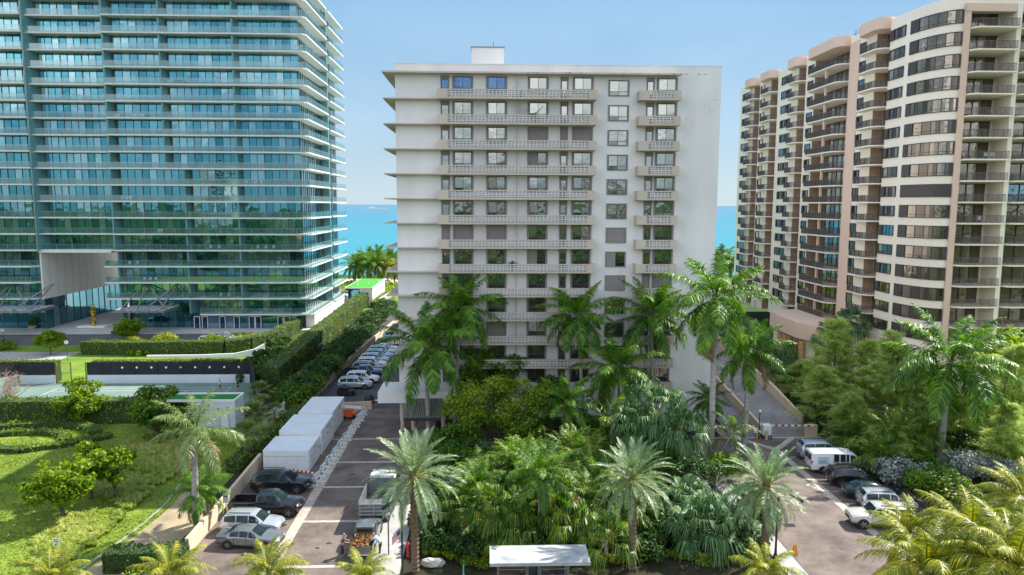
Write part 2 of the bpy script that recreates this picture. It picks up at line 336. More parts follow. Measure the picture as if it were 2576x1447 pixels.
# street and walk by the shelter, on the near side
sheet('street_walk',rect(-6,20.8,41.5,46),.024,M['side'])
b_=MB(); b_.prism(rect(-200,200,8,37),-.03,-.01); b_.build('street',M['road'],kind='structure')
b_=MB(); rs=random.Random(8)
def blot(x,y,r0):
    n_=11; b_.poly([(x+r0*rs.uniform(.6,1.2)*math.cos(2*PI*i/n_),y+r0*rs.uniform(.5,1.1)*math.sin(2*PI*i/n_),.0102+rs.random()*.0008) for i in range(n_)])
for x,y in [(-12,52),(-10.5,58.5),(-12.8,66),(-11.2,72.5),(-13,80),(-16.6,60.5),(-16.4,55.2),(-12.6,93),(-14,97),(-13.4,104),(-13,112),(26.5,50),(28,57.5),(25,63),(33.5,57),(27,70),(24.5,46)]:
    blot(x,y,rs.uniform(.15,.45)); blot(x+rs.uniform(-.9,.9),y+rs.uniform(-.9,.9),rs.uniform(.06,.2))
for x0 in (-12.6,-10.9): 
    pass
b_.build('oil_stains',mat('oil_stain',(.05,.045,.045),.5,var=.3,scale=4),kind='structure')
# lawn path
pl=[(150,1480),(200,1447),(300,1378),(375,1322),(430,1275),(470,1225)]; pr=[(530,1270),(520,1298),(470,1345),(400,1402),(325,1447),(270,1480)]
sheet('garden_path',[G(*p) for p in pl+pr],.006,M['path'])
gl_=[G(*p) for p in [(130,1480),(185,1447),(290,1372),(365,1314),(420,1265),(455,1215)]]
b_=MB()
for a,c in zip(gl_[:-1],gl_[1:]): b_.bar(a+Vector((0,0,.01)),c+Vector((0,0,.01)),.18,.06)
b_.build('path_edging',mat('stone_edging',(.35,.33,.28),.8,scale=6),kind='structure')
# glass tower forecourt
sheet('tower_road',rect(-150,-44,129.5,141),.004,M['road'])
sheet('tower_lane',rect(-150,-70,115.5,124),.004,M['side'])
b_=MB(); b_.prism([(-150,141),(-44,141),(-38,144),(-33,146),(-33,235),(-150,235)],-.02,.12); b_.build('plaza',M['plaza'],kind='structure')
# tennis court surface and lines
CX0,CX1,CY0,CY1=-72.,-31.,84.8,101.6
sheet('tennis_court',rect(CX0,CX1,CY0,CY1),.005,M['court'])
b_=MB(); nx=-47.6
for y in (98.9,97.5,89.3,87.9): b_.box(nx-11.9,nx+11.9,y-.04,y+.04,0,.009)
for x in (nx-11.9,nx+11.9): b_.box(x-.04,x+.04,87.9,98.9,0,.0095)
for x in (nx-6.4,nx+6.4): b_.box(x-.04,x+.04,89.3,97.5,0,.0095)
b_.box(nx-6.4,nx+6.4,93.36,93.44,0,.009)
b_.build('court_lines',M['line'],kind='structure')
# ================================================================ CENTRAL WHITE APARTMENT BLOCK
def stucco(name,col,col2,rust=0):
    m,n,l,b=nm(name); b.inputs['Roughness'].default_value=.85; b.inputs['Specular IOR Level'].default_value=.2
    t=n.new('ShaderNodeTexCoord'); mp=n.new('ShaderNodeMapping'); mp.inputs['Scale'].default_value=(.5,.5,.12)
    a=n.new('ShaderNodeTexNoise'); a.inputs['Scale'].default_value=.7; a.inputs['Detail'].default_value=8; a.inputs['Roughness'].default_value=.6
    c=n.new('ShaderNodeTexNoise'); c.inputs['Scale'].default_value=.12; c.inputs['Detail'].default_value=5
    l.new(t.outputs['Object'],mp.inputs[0]); l.new(mp.outputs[0],a.inputs['Vector']); l.new(t.outputs['Object'],c.inputs['Vector'])
    q=n.new('ShaderNodeMath'); q.operation='ADD'; l.new(a.outputs[0],q.inputs[0]); l.new(c.outputs[0],q.inputs[1])
    r=n.new('ShaderNodeMapRange'); r.inputs['From Min'].default_value=.75; r.inputs['From Max'].default_value=1.2; l.new(q.outputs[0],r.inputs['Value'])
    x=n.new('ShaderNodeMix'); x.data_type='RGBA'; x.inputs['A'].default_value=(*col2,1); x.inputs['B'].default_value=(*col,1); l.new(r.outputs[0],x.inputs['Factor']); l.new(x.outputs['Result'],b.inputs['Base Color'])
    f=n.new('ShaderNodeTexNoise'); f.inputs['Scale'].default_value=14; l.new(t.outputs['Object'],f.inputs['Vector']); bp=n.new('ShaderNodeBump'); bp.inputs['Strength'].default_value=.25; bp.inputs['Distance'].default_value=.02; l.new(f.outputs[0],bp.inputs['Height']); l.new(bp.outputs[0],b.inputs['Normal'])
    return m
M['stucco']=stucco('white_stucco',(.79,.77,.765),(.67,.65,.65)); M['stucco2']=stucco('beige_concrete',(.60,.51,.43),(.50,.42,.35))
M['stain']=mat('rust_stain',(.52,.49,.46),.9,var=.2,scale=3)
M['taupe']=mat('taupe_trim_and_hole_shade',(.25,.22,.205),.6,var=.08,scale=2)
M['shutter']=mat('taupe_accordion_shutter',(.33,.30,.29),.6,var=.06,scale=2)
M['frame']=mat('dark_bronze_frame',(.035,.037,.04),.4,var=.1,scale=3)
M['cglass']=glassmat('window_glass_sky',(.10,.12,.12),(.36,.38,.36),.9,.02,.012,1.1)
M['bglass']=glassmat('window_glass_blue',(.04,.09,.17),(.06,.13,.24),.85,.02,.03,1.1)
ZR=41.2; XL,XR=-10.35,26.75; YF=83.0; YB=139.; FH=2.785
ct=thing('apartment_block','white apartment block with long breeze-block balconies, standing behind the tall palms in the centre','apartment building',(8,YF,0))
p=MB()
p.box(XL,XR,YF,YB,0,ZR-.9); p.build('wall',M['stucco'],ct)
p=MB(); p.box(XL,XR,YF,YF+.3,ZR-.9,ZR); p.box(XL,XL+.3,YF+.3,YB,ZR-.9,ZR); p.box(XR-.3,XR,YF+.3,YB,ZR-.9,ZR); p.box(XL+.3,XR-.3,YB-.3,YB,ZR-.9,ZR)
p.box(XL-.04,XR+.04,YF-.04,YF+.34,ZR,ZR+.07)
par=p.build('parapet',M['stucco'],ct)
p=MB(); p.box(XL+.3,XR-.3,YF+.3,YB-.3,ZR-.9,ZR-.75); p.build('roof',mat('roof_gravel',(.45,.44,.42),.9,scale=3),ct)
a=P(1186,117,88);b=P(1268,117,88)
p=MB(); p.box(a.x,b.x,88,95,ZR-.75,a.z-.12); ph=p.build('penthouse',M['stucco'],ct)
p=MB(); p.box(a.x-.08,b.x+.08,87.92,95.08,a.z-.12,a.z); p.build('coping',M['taupe'],ph)
p=MB(); p.tube([((a.x+b.x)/2+.7,90,a.z),((a.x+b.x)/2+.7,90,a.z+1.0)],.03,5); p.build('aerial',M['frame'],ph)
# floor levels: the balcony of storey k
BY=81.45; zb0=P(1300,249,BY).z
def zb(k): return zb0-k*FH
def xat(px): return P(px,400,YF).x
LB0,LB1=P(1101,400,BY).x,P(1500,400,BY).x
RB0,RB1=P(1605,400,BY).x,P(1709,400,BY).x
def balcony(x0,x1,k,solid0,solid1,pool):
    z=zb(k); q=MB()
    q.box(x0,x1,BY,YF-.003,z,z+.16)                       # slab
    q.box(x0,x0+solid0,BY,BY+.14,z+.163,z+1.06); q.box(x1-solid1,x1,BY,BY+.14,z+.163,z+1.06)
    q.box(x0,x0+.14,BY+.143,YF-.004,z+.163,z+1.06); q.box(x1-.14,x1,BY+.143,YF-.004,z+.163,z+1.06)
    q.box(x0+solid0+.003,x1-solid1-.003,BY,BY+.14,z+.93,z+1.06); q.box(x0+solid0+.003,x1-solid1-.003,BY,BY+.14,z+.163,z+.2)
    return q.build('balcony',M['stucco2'],ct)
def lattice(x0,x1,z):
    q=MB(); n_=max(2,round((x1-x0)/.41)); dx=(x1-x0)/n_; nr=4; dz=(.93-.2)/nr
    for i in range(n_+1): q.box(x0+i*dx-.03,x0+i*dx+.03,BY+.0,BY+.18,z+.2,z+.93)
    for j in range(1,nr): q.box(x0,x1,BY+.005,BY+.175,z+.2+j*dz-.026,z+.2+j*dz+.026)
    rr=random.Random(5)
    for i in range(n_):
        for j in range(nr):
            xa=x0+i*dx; za=z+.2+j*dz; q.poly([(xa+.05,BY+.06,za+.03),(xa+dx*.55,BY+.06,za+.03),(xa+dx*.45,BY+.06,za+dz*.6),(xa+.05,BY+.06,za+dz*.5)],1); q.poly([(xa+dx*.6,BY+.06,za+dz*.3),(xa+dx-.03,BY+.06,za+dz*.45),(xa+dx-.03,BY+.06,za+dz),(xa+dx*.6,BY+.06,za+dz)],1)  # taupe infill (slot one) paints in the shade of the block holes
    return q
lat={}
for k in range(12):
    for x0,x1,s0,s1,key in ((LB0,LB1,1.15,.9,'L'),(RB0,RB1,1.15,.75,'R')):
        ba=balcony(x0,x1,k,s0,s1,None)
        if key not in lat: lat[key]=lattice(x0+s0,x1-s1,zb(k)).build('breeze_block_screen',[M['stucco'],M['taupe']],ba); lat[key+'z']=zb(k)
        else:
            o=lat[key].copy(); C.objects.link(o); o.parent=ba; o.location=(0,0,zb(k)-lat[key+'z'])
z=zb(12)
q=MB(); q.box(RB0+1.5,RB1,BY,YF-.003,z,z+.16); q.box(RB0+1.5,RB1,BY,BY+.14,z+.163,z+1.06); q.box(RB0+1.5,RB0+1.64,BY+.143,YF-.004,z+.163,z+1.06); q.box(RB1-.14,RB1,BY+.143,YF-.004,z+.163,z+1.06)
q.build('balcony',M['stucco2'],ct)
# roof canopy slab and the thin slabs wrapping the left corner
zt=P(1300,182,82).z
q=MB(); q.prism([(XL-1.35,82.0),(RB1+.25,82.0),(RB1-.1,YF-.003),(XL-.003,YF-.003),(XL-.003,YB),(XL-1.35,YB-8)],zt-.13,zt+.06); q.build('canopy_slab',M['stucco2'],ct)
for k in range(12):
    z=zb(k)
    q=MB(); q.prism([(XL-1.3,82.2),(LB0-.003,82.2),(LB0-.003,YF-.003),(XL-.003,YF-.003),(XL-.003,YB),(XL-1.3,YB-8)],z+.02,z+.16)
    q.build('canopy_slab',M['stucco2'],ct)
    q=MB(); q.box(XL-.25,XL-.002,86.5,88.8,z+.9,z+2.2); q.build('side_screen',M['taupe'],ct)
q=MB(); xd=xat(1300); q.tube([(xd,YF-.35,1),(xd,YF-.35,zt-.14)],.07,6); q.build('drain_pipe',M['stucco2'],ct)
# windows and doors
def win(x0,x1,z0,z1,shut,blue,lo,hi=0,narrow=.55):
    """taupe surround, dark frame, four panes, shutter leaves folded (0) or drawn (1 left half, 2 whole)"""
    q=MB(); y=YF
    q.box(x0-lo,x0,y-.09,y-.002,z0-.06,z1+.1,0); q.box(x1,x1+lo,y-.09,y-.002,z0-.06,z1+.1,0); q.box(x0-.001,x1+.001,y-.09,y-.002,z1,z1+.1,0); q.box(x0-.001,x1+.001,y-.11,y-.002,z0-.06,z0,0)
    g=2 if not blue else 3
    a,b=x0,x1
    if shut==1: a=x0+(x1-x0)*.5
    if shut:
        e=(x0+(x1-x0)*.5) if shut==1 else x1; n_=max(3,int((e-x0)/.13)); dx=(e-x0)/n_
        for i in range(n_):
            q.poly([(x0+i*dx,y-.02,z0),(x0+(i+.5)*dx,y-.08,z0),(x0+(i+.5)*dx,y-.08,z1),(x0+i*dx,y-.02,z1)],4); q.poly([(x0+(i+.5)*dx,y-.08,z0),(x0+(i+1)*dx,y-.02,z0),(x0+(i+1)*dx,y-.02,z1),(x0+(i+.5)*dx,y-.08,z1)],4)
    if shut<2:
        xm=(a+b)/2; zm=z0+(z1-z0)*.27; rr=random.uniform
        t=.05
        for xa,xb in ((a,a+t),(b-t,b)) + (((xm-t/2,xm+t/2),) if b-a>1.2 else ()): q.box(xa,xb,y-.05,y-.004,z0,z1,1)
        for za,zb_ in ((z0,z0+t),(z1-t,z1),(zm-t/2,zm+t/2)): q.box(a+t,b-t,y-.047,y-.005,za,zb_,1)
        cells=[(a+t,xm-t/2),(xm+t/2,b-t)] if b-a>1.2 else [(a+t,b-t)]
        for xa,xb in cells:
            for za,zb_ in ((z0+t,zm-t/2),(zm+t/2,z1-t)):
                d=[rr(-.008,.008) for _ in range(3)]
                q.poly([(xa,y-.03+d[0],za),(xb,y-.03+d[1],za),(xb,y-.03+d[1]+d[2],zb_),(xa,y-.03+d[0]+d[2],zb_)],g)
    return q
wm=[M['taupe'],M['frame'],M['cglass'],M['bglass'],M['shutter']]
cols=[('d',1110,1132),('w',1144,1186),('w',1228,1270),('w',1331,1373),('d',1407,1427),('w',1442,1484),('s',1529,1574),('d',1620,1640),('w',1650,1692)]
shut={(2,3):2,(2,4):2,(2,5):2,(3,3):3,(6,0):2,(6,1):2,(6,2):2,(6,6):2,(7,6):1,(7,3):1,(8,6):2,(8,7):2,(8,8):2,(10,2):2,(9,0):0}
pool=Pool(ct)
for k in range(13):
    z=zb(k)+.16
    for c,(ty,a,b) in enumerate(cols):
        x0,x1=P(a,480,YF).x,P(b,480,YF).x; s=shut.get((k,c),0); blue=(k==0 and c in (0,1,2))
        if s==3: s=1
        if ty=='d': 
            q=MB(); q.add(win(x0+.12,x1-.12,z+.15,z+2.1,s,blue,.1)); q.box(x0-.02,x1+.02,YF-.06,YF-.003,z+2.21,z+2.55,0)
            pool.add('balcony_door',q,wm,k,label='shuttered balcony door' if s else None)
        elif ty=='w': pool.add('window',win(x0,x1,z+.72,z+2.42,s,blue,.22),wm,k,label='window with its taupe shutter drawn' if s else None)
        else: pool.add('window',win(x0,x1,z+.52,z+2.15,s,blue,.16),wm,k,label='window with its taupe shutter drawn' if s else None)
pool.finish()
# peeling paint at the roof slab and cracks on the right
q=MB(); rr=random.Random(3)
for i in range(26):
    x=rr.uniform(4,25); w_=rr.uniform(.15,.7); q.poly([(x,YF-1.004,zt-.02+rr.uniform(-.03,.05)),(x+w_*.5,YF-1.004,zt-.1),(x+w_,YF-1.004,zt-.03),(x+w_*.6,YF-1.004,zt+.05)])
for i in range(7):
    x=rr.uniform(22.6,25.7); z=rr.uniform(34,40.8); q.box(x,x+rr.uniform(.1,.9),YF-.006,YF-.002,z,z+.04) if i%2 else q.box(x,x+.03,YF-.006,YF-.002,z,z+rr.uniform(.3,1.2))
q.build('peeling_paint',M['stain'],ct)
# ground floor: recessed lobby wall, glass, entrance porch
q=MB(); q.box(-9,26.6,YF-.06,YF-.004,.0,.35); q.build('plinth',mat('green_plinth',(.03,.12,.09),.6),ct)
# porte-cochere at the left
zc=P(975,975,80).z
pc=MB(); pc.box(-12.2,-3.5,78.3,YF-.005,zc-1.35,zc-.1); pc.build('porch_roof',M['stucco'],ct)
for x,y in ((-9.6,79.4),(-8.4,79.4),(-5,79.4)):
    q=MB(); q.lathe([(.24,0),(.24,zc-1.35)],(x,y,0),12); q.build('porch_column',M['stucco2'],ct,smooth=True)
q=MB(); x0,x1=-9.0,-5.0
for i in range(20):
    xa=x0+i*.2; 
    q.poly([(xa,75.4,2.5),(xa+.1,75.4,2.58),(xa+.1,79.5,4.6),(xa,79.5,4.52)]); q.poly([(xa+.1,75.4,2.58),(xa+.2,75.4,2.5),(xa+.2,79.5,4.52),(xa+.1,79.5,4.6)])
q.box(x0,x1,75.3,75.38,2.3,2.62,1); q.build('awning',[mat('grey_awning_canvas',(.22,.22,.19),.8,var=.3,scale=1.5,stretch=(5,.3,1)),M['frame']],ct)
q=MB(); q.box(-8.5,-4.5,YF-.12,YF-.07,.4,3.2,0)
for i in range(5): q.box(-8.5+i-.04,-8.5+i+.04,YF-.18,YF-.122,.4,3.2,1)
q.build('lobby_door',[M['cglass'],M['frame']],ct)
# ================================================================ LEFT GLASS TOWER
M['slab']=mat('white_slab_edge',(.70,.70,.68),.55,var=.06,scale=.8,detail=7)
M['tglass']=glassmat('tower_glass',(.04,.21,.28),(.12,.34,.41),.9,.02,.02,.45)
M['tcurt']=glassmat('tower_glass_curtained',(.16,.36,.42),(.28,.48,.53),.8,.04,.02,.5)
M['fin']=mat('teal_divider_glass',(.12,.29,.31),.25,var=.08,scale=.6,spec=.8)
M['mull']=mat('bronze_mullion',(.16,.13,.11),.4,var=.1)
M['rail']=clearglass('balustrade_glass',(.16,.38,.38),.14,.22)
M['chrome']=mat('rail_metal',(.5,.52,.53),.3,.6)
M['tile']=pavers('white_stone_tiles',(.86,.82,.78),(.83,.80,.76),(.58,.55,.52),.28,bw=2.2,rh=.75,dirt=.05,bump=.05)
tw=thing('glass_tower','tall teal glass condominium tower with white slab edges filling the left of the view','apartment building',(-62,146,0))
pool=Pool(tw)
TZ0=P(600,792,145).z; TZS=(P(600,40.5,145).z-TZ0)/18.
NF=20
def sz(k): return TZ0+k*TZS
xv=lambda px:P(px,515,145).x
XC=-37.4; XSO=-35.3; YT=145.0; YG=147.2; YEND=182.5
F0,F1,F2u,F2l,F3=xv(83),xv(280),xv(418),xv(464),xv(598)
XFAR=-125.
def slabpoly(k):
    # front edge steps between wings; the edge is drawn back a little in the second wing
    pts=[(XFAR,YT),(F0,YT),(F0+.01,YT+1.1),(F1-.01,YT+1.1),(F1,YT),(XSO-.6,YT),(XSO,YT+.7),(XSO,YT+19.5),(XSO-1.2,YT+20.5),(XSO-1.2,YT+21.5),(XSO,YT+21.5),(XSO,YEND),(XFAR,YEND)]
    return pts
PX0,PX1=-89.3,-75.3      # through-passage under the second wing
for k in range(NF):
    z=sz(k); q=MB()
    if k>=4: 
        q.prism(slabpoly(k),z-.14,z+.14)
    else:
        x_end=-58.5 if k==0 else None
        right=[(F1-2.2 if k else xv(490),YT),(XSO-.6,YT),(XSO,YT+.7),(XSO,YT+19.5),(XSO-1.2,YT+20.5),(XSO-1.2,YT+21.5),(XSO,YT+21.5),(XSO,YEND),(F1-2.2 if k else xv(490),YEND)]
        q.prism(right,z-.14,z+.14)
        if k: q.prism([(XFAR,YT),(PX0-1.5,YT),(PX0-.3,YT+2),(PX0-.3,YEND),(XFAR,YEND)],z-.14,z+.14)
    pool.add('floor_slab',q,[M['slab']],k)
def panes(q,a,b,z0,z1,fixed,axis,rr,step=1.45,skipc=.0):
    """run of panes between a and b on the plane y=fixed (axis x) or x=fixed (axis y) with thin mullions"""
    n_=max(1,round((b-a)/step)); d=(b-a)/n_
    cur=rr.random()<.4
    for i in range(n_):
        if rr.random()<.3: cur=not cur
        u0,u1=a+i*d,a+(i+1)*d; t=[rr.uniform(-.014,.014) for _ in range(3)]; mi=1 if (cur and rr.random()<.7) else 0
        if axis=='x':
            y=fixed; q.poly([(u0,y+t[0],z0),(u1,y+t[1],z0),(u1,y+t[1]+t[2],z1),(u0,y+t[0]+t[2],z1)],mi)
            th=.07 if i%3 else .16; q.box(u0-th/2,u0+th/2,y-.09,y-.02,z0,z1,2 if i%3==0 else 3)
        else:
            x=fixed; q.poly([(x+t[0],u0,z0),(x+t[1],u1,z0),(x+t[1]+t[2],u1,z1),(x+t[0]+t[2],u0,z1)],mi)
            th=.07 if i%3 else .16; q.box(x+.02,x+.09,u0-th/2,u0+th/2,z0,z1,2 if i%3==0 else 3)
    return q
tm=[M['tglass'],M['tcurt'],M['mull'],M['frame'],M['slab']]
rr=random.Random(21)
for k in range(NF):
    z0=sz(k)+.14; z1=sz(k+1)-.14
    f2=F2u if k>=9 else F2l
    bays=[(XFAR,F0-.1),(F0+1.1,F1-.2),(F1+1.0,f2-.3),(f2+.9,F3-.3),(F3+.6,XC)]
    if k<4: bays=[(XFAR,PX0-.2)]+[(F1+1.0 if k else xv(490),f2-.3 if k else F3-.3)]+([(f2+.9,F3-.3)] if k else [])+[(F3+.6,XC)]
    for i,(a,b) in enumerate(bays):
        yg=YG+(1.1 if (a>F0 and b<F1) else 0)
        q=panes(MB(),a,b,z0,z1,yg,'x',rr)
        q.box(a,b,yg+.05,yg+.12,z0,z1,3)
        pool.add('window_bay',q,tm,-i)
    # side elevation
    q=panes(MB(),YG,YT+20,z0,z1,XC,'y',rr,1.6); q.box(XC-.12,XC-.05,YG,YT+20,z0,z1,3); q2=panes(MB(),YT+21.6,YEND-1.2,z0,z1,XC,'y',rr,1.6); q.add(q2); q.box(XC-.12,XC-.05,YT+20,YEND-1.2,z0+.01,z1-.01,3)
    q.box(XC-.3,XC-.12,YG,YEND-1.2,z0+.02,z1-.02,3)
    pool.add('side_windows',q,tm,k)
    # dividers between flats
    if k>=4: divs=[(F0,YT+.3),(F1,YT+.2),(f2,YT+.4),(F3,YT+.4)]
    else: divs=[(f2,YT+.4),(F3,YT+.4)]+([(F1,YT+1.4)] if k else [])
    for x,y in divs:
        q=MB(); q.prism([(x-.15,y),(x+.15,y),(x+1.0,YG+1.2),(x-.15,YG+1.2)],z0,z1); pool.add('divider',q,[M['fin']],k-x*.01)
    q=MB(); q.box(XC+.01,XSO-.5,YT+20.6,YT+21.3,z0,z1); pool.add('divider',q,[M['fin']],k)
    # balustrades
    def rail(q,pts):
        for a,b in zip(pts[:-1],pts[1:]):
            a=Vector((*a,0));b=Vector((*b,0)); q.poly([(a.x,a.y,z0),(b.x,b.y,z0),(b.x,b.y,z0+1.05),(a.x,a.y,z0+1.05)],0)
            q.bar((a.x,a.y,z0+1.07),(b.x,b.y,z0+1.07),.05,.035,1)
            L_=(b-a).length
            for i in range(int(L_/3)+1):
                p_=a+(b-a)*(i*3/L_) if L_>3 else a; q.box(p_.x-.02,p_.x+.02,p_.y-.02,p_.y+.02,z0,z0+1.05,1)
    e=.12
    if k>=4:
        q=MB(); rail(q,[(XFAR,YT+e),(F0-.1,YT+e)]); pool.add('glass_railing',q,[M['rail'],M['chrome']],k+9)
        q=MB(); rail(q,[(F0+.3,YT+1.1+e),(F1-.25,YT+1.1+e)]); pool.add('glass_railing',q,[M['rail'],M['chrome']],k+5)
    elif k: q=MB(); rail(q,[(XFAR,YT+e),(PX0-1.6,YT+e),(PX0-.5,YT+2)]); pool.add('glass_railing',q,[M['rail'],M['chrome']],k+9)
    xl=F1+.1 if k>=4 else (F1-2.0 if k else xv(490)+.1)
    q=MB(); rail(q,([(xl,YG-.2)] if k<4 else [])+[(xl,YT+e),(XSO-.66,YT+e),(XSO-e,YT+.78),(XSO-e,YT+19.4)]); pool.add('glass_railing',q,[M['rail'],M['chrome']],k)
    q=MB(); rail(q,[(XC,YT+21.6),(XSO-e,YT+21.6),(XSO-e,YEND-e)]); pool.add('glass_railing',q,[M['rail'],M['chrome']],k+3)
pool.finish()
q=MB(); q.prism(slabpoly(NF),sz(NF)-.14,sz(NF)+.2); q.build('roof',M['slab'],tw)
q=MB(); q.box(-100,-50,152,176,sz(NF)+.21,sz(NF)+4.5); q.build('roof_plant',M['slab'],tw)
# solid core so nothing shows through
q=MB(); q.box(XFAR,XC-.32,YG+1.35,YEND-1.3,sz(4)+.15,sz(NF)-.15); q.box(F1+.9,XC-.32,YG+1.35,YEND-1.3,.13,sz(4)-.15); q.box(XFAR,PX0-.6,YG+1.35,YEND-1.3,.13,sz(4)-.15)
q.build('core_wall',mat('dark_interior',(.03,.06,.07),.6),tw)
# passage: white stone side, soffit, glass below
zp=P(122,753,146).z
q=MB(); q.box(PX0-.28,PX0,YT+1.2,YEND-6,zp,sz(4)-.15); q.build('passage_wall',M['tile'],tw)
q=MB(); q.box(PX0-.3,PX1,YT+.9,YEND-6,sz(4)-.5,sz(4)-.145); q.build('passage_soffit',M['slab'],tw)
q=panes(MB(),YT+1.4,YEND-6,.13,zp-.01,PX0-.05,'y',rr,2.5); q.build('passage_glass',tm,tw)
q=panes(MB(),F1-.05+.001,F1+.9,.13,sz(4)-.5,YT+2.2,'x',rr,1); q.build('passage_glass',tm,tw)
# ground floor
q=panes(MB(),F1+.9,xv(490),.13,sz(1)-.2,YG+1.0,'x',rr,1.6); q.build('lobby_glazing',tm,tw)
q=panes(MB(),xv(490),XC,.13,sz(0)-.15,YG,'x',rr,3.0); q.build('lobby_glazing',tm,tw)
q=panes(MB(),XFAR,PX0-.7,.13,sz(0)+2.5,YG+.6,'x',rr,3.0); q.build('lobby_glazing',tm,tw)
q=MB(); q.box(XC,XSO-.3,YG+.2,YEND-2,.13,sz(0)-.16); q.build('side_base_wall',M['tile'],tw)
for px in (496,516,560,596,634,650,706,722):
    x=P(px,815,147).x; q=MB(); w_=.62
    q.box(x-w_,x-w_+.14,YG-.25,YG-.13,.13,2.6,0); q.box(x+w_-.14,x+w_,YG-.25,YG-.13,.13,2.6,0); q.box(x-w_+.14,x+w_-.14,YG-.25,YG-.13,2.45,2.6,0); q.box(x-w_+.14,x+w_-.14,YG-.21,YG-.17,.13,2.45,1)
    q.build('entrance_door',[M['white'],M['bglass']],tw)
# steel-strutted entrance canopies
M['steel']=mat('grey_steel',(.30,.31,.33),.35,.5,var=.1)
M['cang']=mat('frosted_canopy_panel',(.42,.45,.48),.4,var=.1)
def canopy(xa,xb,label):
    zf=P((305),783,139).z
    t=thing('entrance_canopy','','canopy',((xa+xb)/2,142,0)); tag(t,label,'canopy','canopies at the foot of the glass tower')
    z=zf
    q=MB(); q.box(xa,xb,138.6,139,z-.25,z); q.box(xa,xa+.25,139,147.1,z-.2,z-.02); q.box(xb-.25,xb,139,147.1,z-.2,z-.02)
    n_=6
    for i in range(n_+1):
        x=xa+(xb-xa)*i/n_; q.box(x-.12,x+.12,138.4,147,z-.42,z-.26)
    for y in (140.5,142.5,144.5): q.box(xa+.25,xb-.25,y-.1,y+.1,z-.24,z-.03)
    q.build('frame',M['steel'],t)
    q=MB()
    for i in range(n_):
        for j in range(4):
            x0=xa+(xb-xa)*i/n_+.15;x1=xa+(xb-xa)*(i+1)/n_-.15;y0=139.1+j*2;y1=y0+1.7
            q.poly([(x0,y0,z+.02),(x1,y0,z+.02),(x1,y1,z+.12),(x0,y1,z+.12)])
    q.build('panel',M['cang'],t)
    for a,b in (((xa+1.0,139.5,z),(xa+2.5,147.0,z+4.4)),((xa+4.2,139.5,z),(xa+2.8,147.0,z+4.4)),((xb-1,139.5,z),(xb-.4,147.0,z+4.4)),((xb-4.2,139.5,z),(xb-.7,147.0,z+4.4)),((xa+9,141,z),(xa+3.2,147,z+4.4))):
        q=MB(); q.tube([a,b],.14,8); q.build('strut',M['steel'],t,smooth=True)
    return t
canopy(P(305,783,142).x,P(430,783,142).x,'slatted steel entrance canopy on slanted struts, above the doors right of the tower passage')
canopy(P(-40,783,142).x,P(106,783,142).x,'slatted steel entrance canopy on slanted struts at the left picture edge')
# ================================================================ RIGHT CREAM TOWER
M['cream']=stucco('cream_stucco',(.86,.78,.67),(.80,.72,.62)); M['pink']=stucco('pink_stucco',(.72,.53,.43),(.66,.49,.40))
M['dkframe']=mat('dark_brown_metal',(.055,.045,.045),.5,var=.1); M['railm']=mat('grey_brown_railing',(.11,.095,.09),.5,var=.1)
M['rglass']=glassmat('brown_window_glass',(.05,.045,.04),(.36,.31,.25),.7,.05,.02,1.2); M['rglassb']=glassmat('blue_window_glass',(.12,.24,.30),(.25,.38,.45),.8,.03,.03,1.2)
M['recess']=mat('loggia_tan_paint',(.50,.36,.27),.8)
X0=60.0; RH=2.86; RZ=53.0
ry=lambda px:PX(px,515,X0).y
rt=thing('curved_condo_tower','cream condominium tower with curved bays, pink piers and dark balcony railings along the right','apartment building',(66,120,0))
pool=Pool(rt)
zones=dict(W1=(2216,2252),B1=(2157,2214),W2=(2143,2157),B2=(2034,2118),W3=(2018,2031),B3=(1981,2012),W4a=(1967,1978),W4b=(1954,1965),B4=(1914,1944),W5=(1903,1913),B5=(1877,1900),W6=(1859,1876))
def zr(n_): a,b=zones[n_]; return ry(b),ry(a)
def yn(n_): y0,y1=zr(n_); return y1 if n_=='B2' else y0+.56*(y1-y0)     # doors fill only the near half of the small balconies
# plan outline, clockwise from near corner, with recesses behind each balcony
arc=[(60+3.2*(1-math.cos(t)),103.4-7.2*math.sin(t)) for t in [i*PI/2/12 for i in range(13)]]
plan=[(95,YB0) for YB0 in ()]
FX=[(63.9,70.0),(70.7,78.5)]
plan=[(79.2,130),(79.2,96.2)]
for a,b in reversed(FX): plan+=[(b,96.2),(b,98.8),(a,98.8),(a,96.2)]
plan+=list(reversed(arc))
dep=1.7
for nme in ('B1','B2','B3','B4','B5'):
    y0,y1=zr(nme); y1=yn(nme); plan+=[(X0,y0),(X0+dep,y0+.6),(X0+dep,y1),(X0,y1)]
plan+=[(X0,171.5),(79.3,171.5),(79.3,130)]
q=MB(); q.prism(plan,3.0,RZ-.9); q.build('wall',M['cream'],rt)
top=[(79.2,130),(79.2,96.0),(63.9,96.0)]+list(reversed(arc))[1:]+[(X0-.05,171.6),(79.3,171.6),(79.3,130)]
q=MB(); q.prism(top,RZ-.898,RZ); q.build('parapet',M['cream'],rt)
q=MB(); q.box(61,75,112,123,RZ,RZ+.01)
for y in (118,122,126,130):
    q.tube([(61.5,y,RZ),(61.5,y,RZ+1.1)],.035,5)
q.tube([(61.5,118,RZ+1.1),(61.5,130,RZ+1.1)],.035,5); q.tube([(61.5,118,RZ+.6),(61.5,130,RZ+.6)],.03,5); q.tube([(62,121,RZ),(62,121,RZ+1.8),(62,122.4,RZ+1.8),(62,122.4,RZ)],.05,5)
q.build('roof_railing',M['railm'],rt)
def pier(y0,y1,x0=X0-.12,x1=X0-.004,m='pink'): q=MB(); q.box(x0,x1,y0,y1,3,RZ-.9); q.build('pier',M[m],rt)
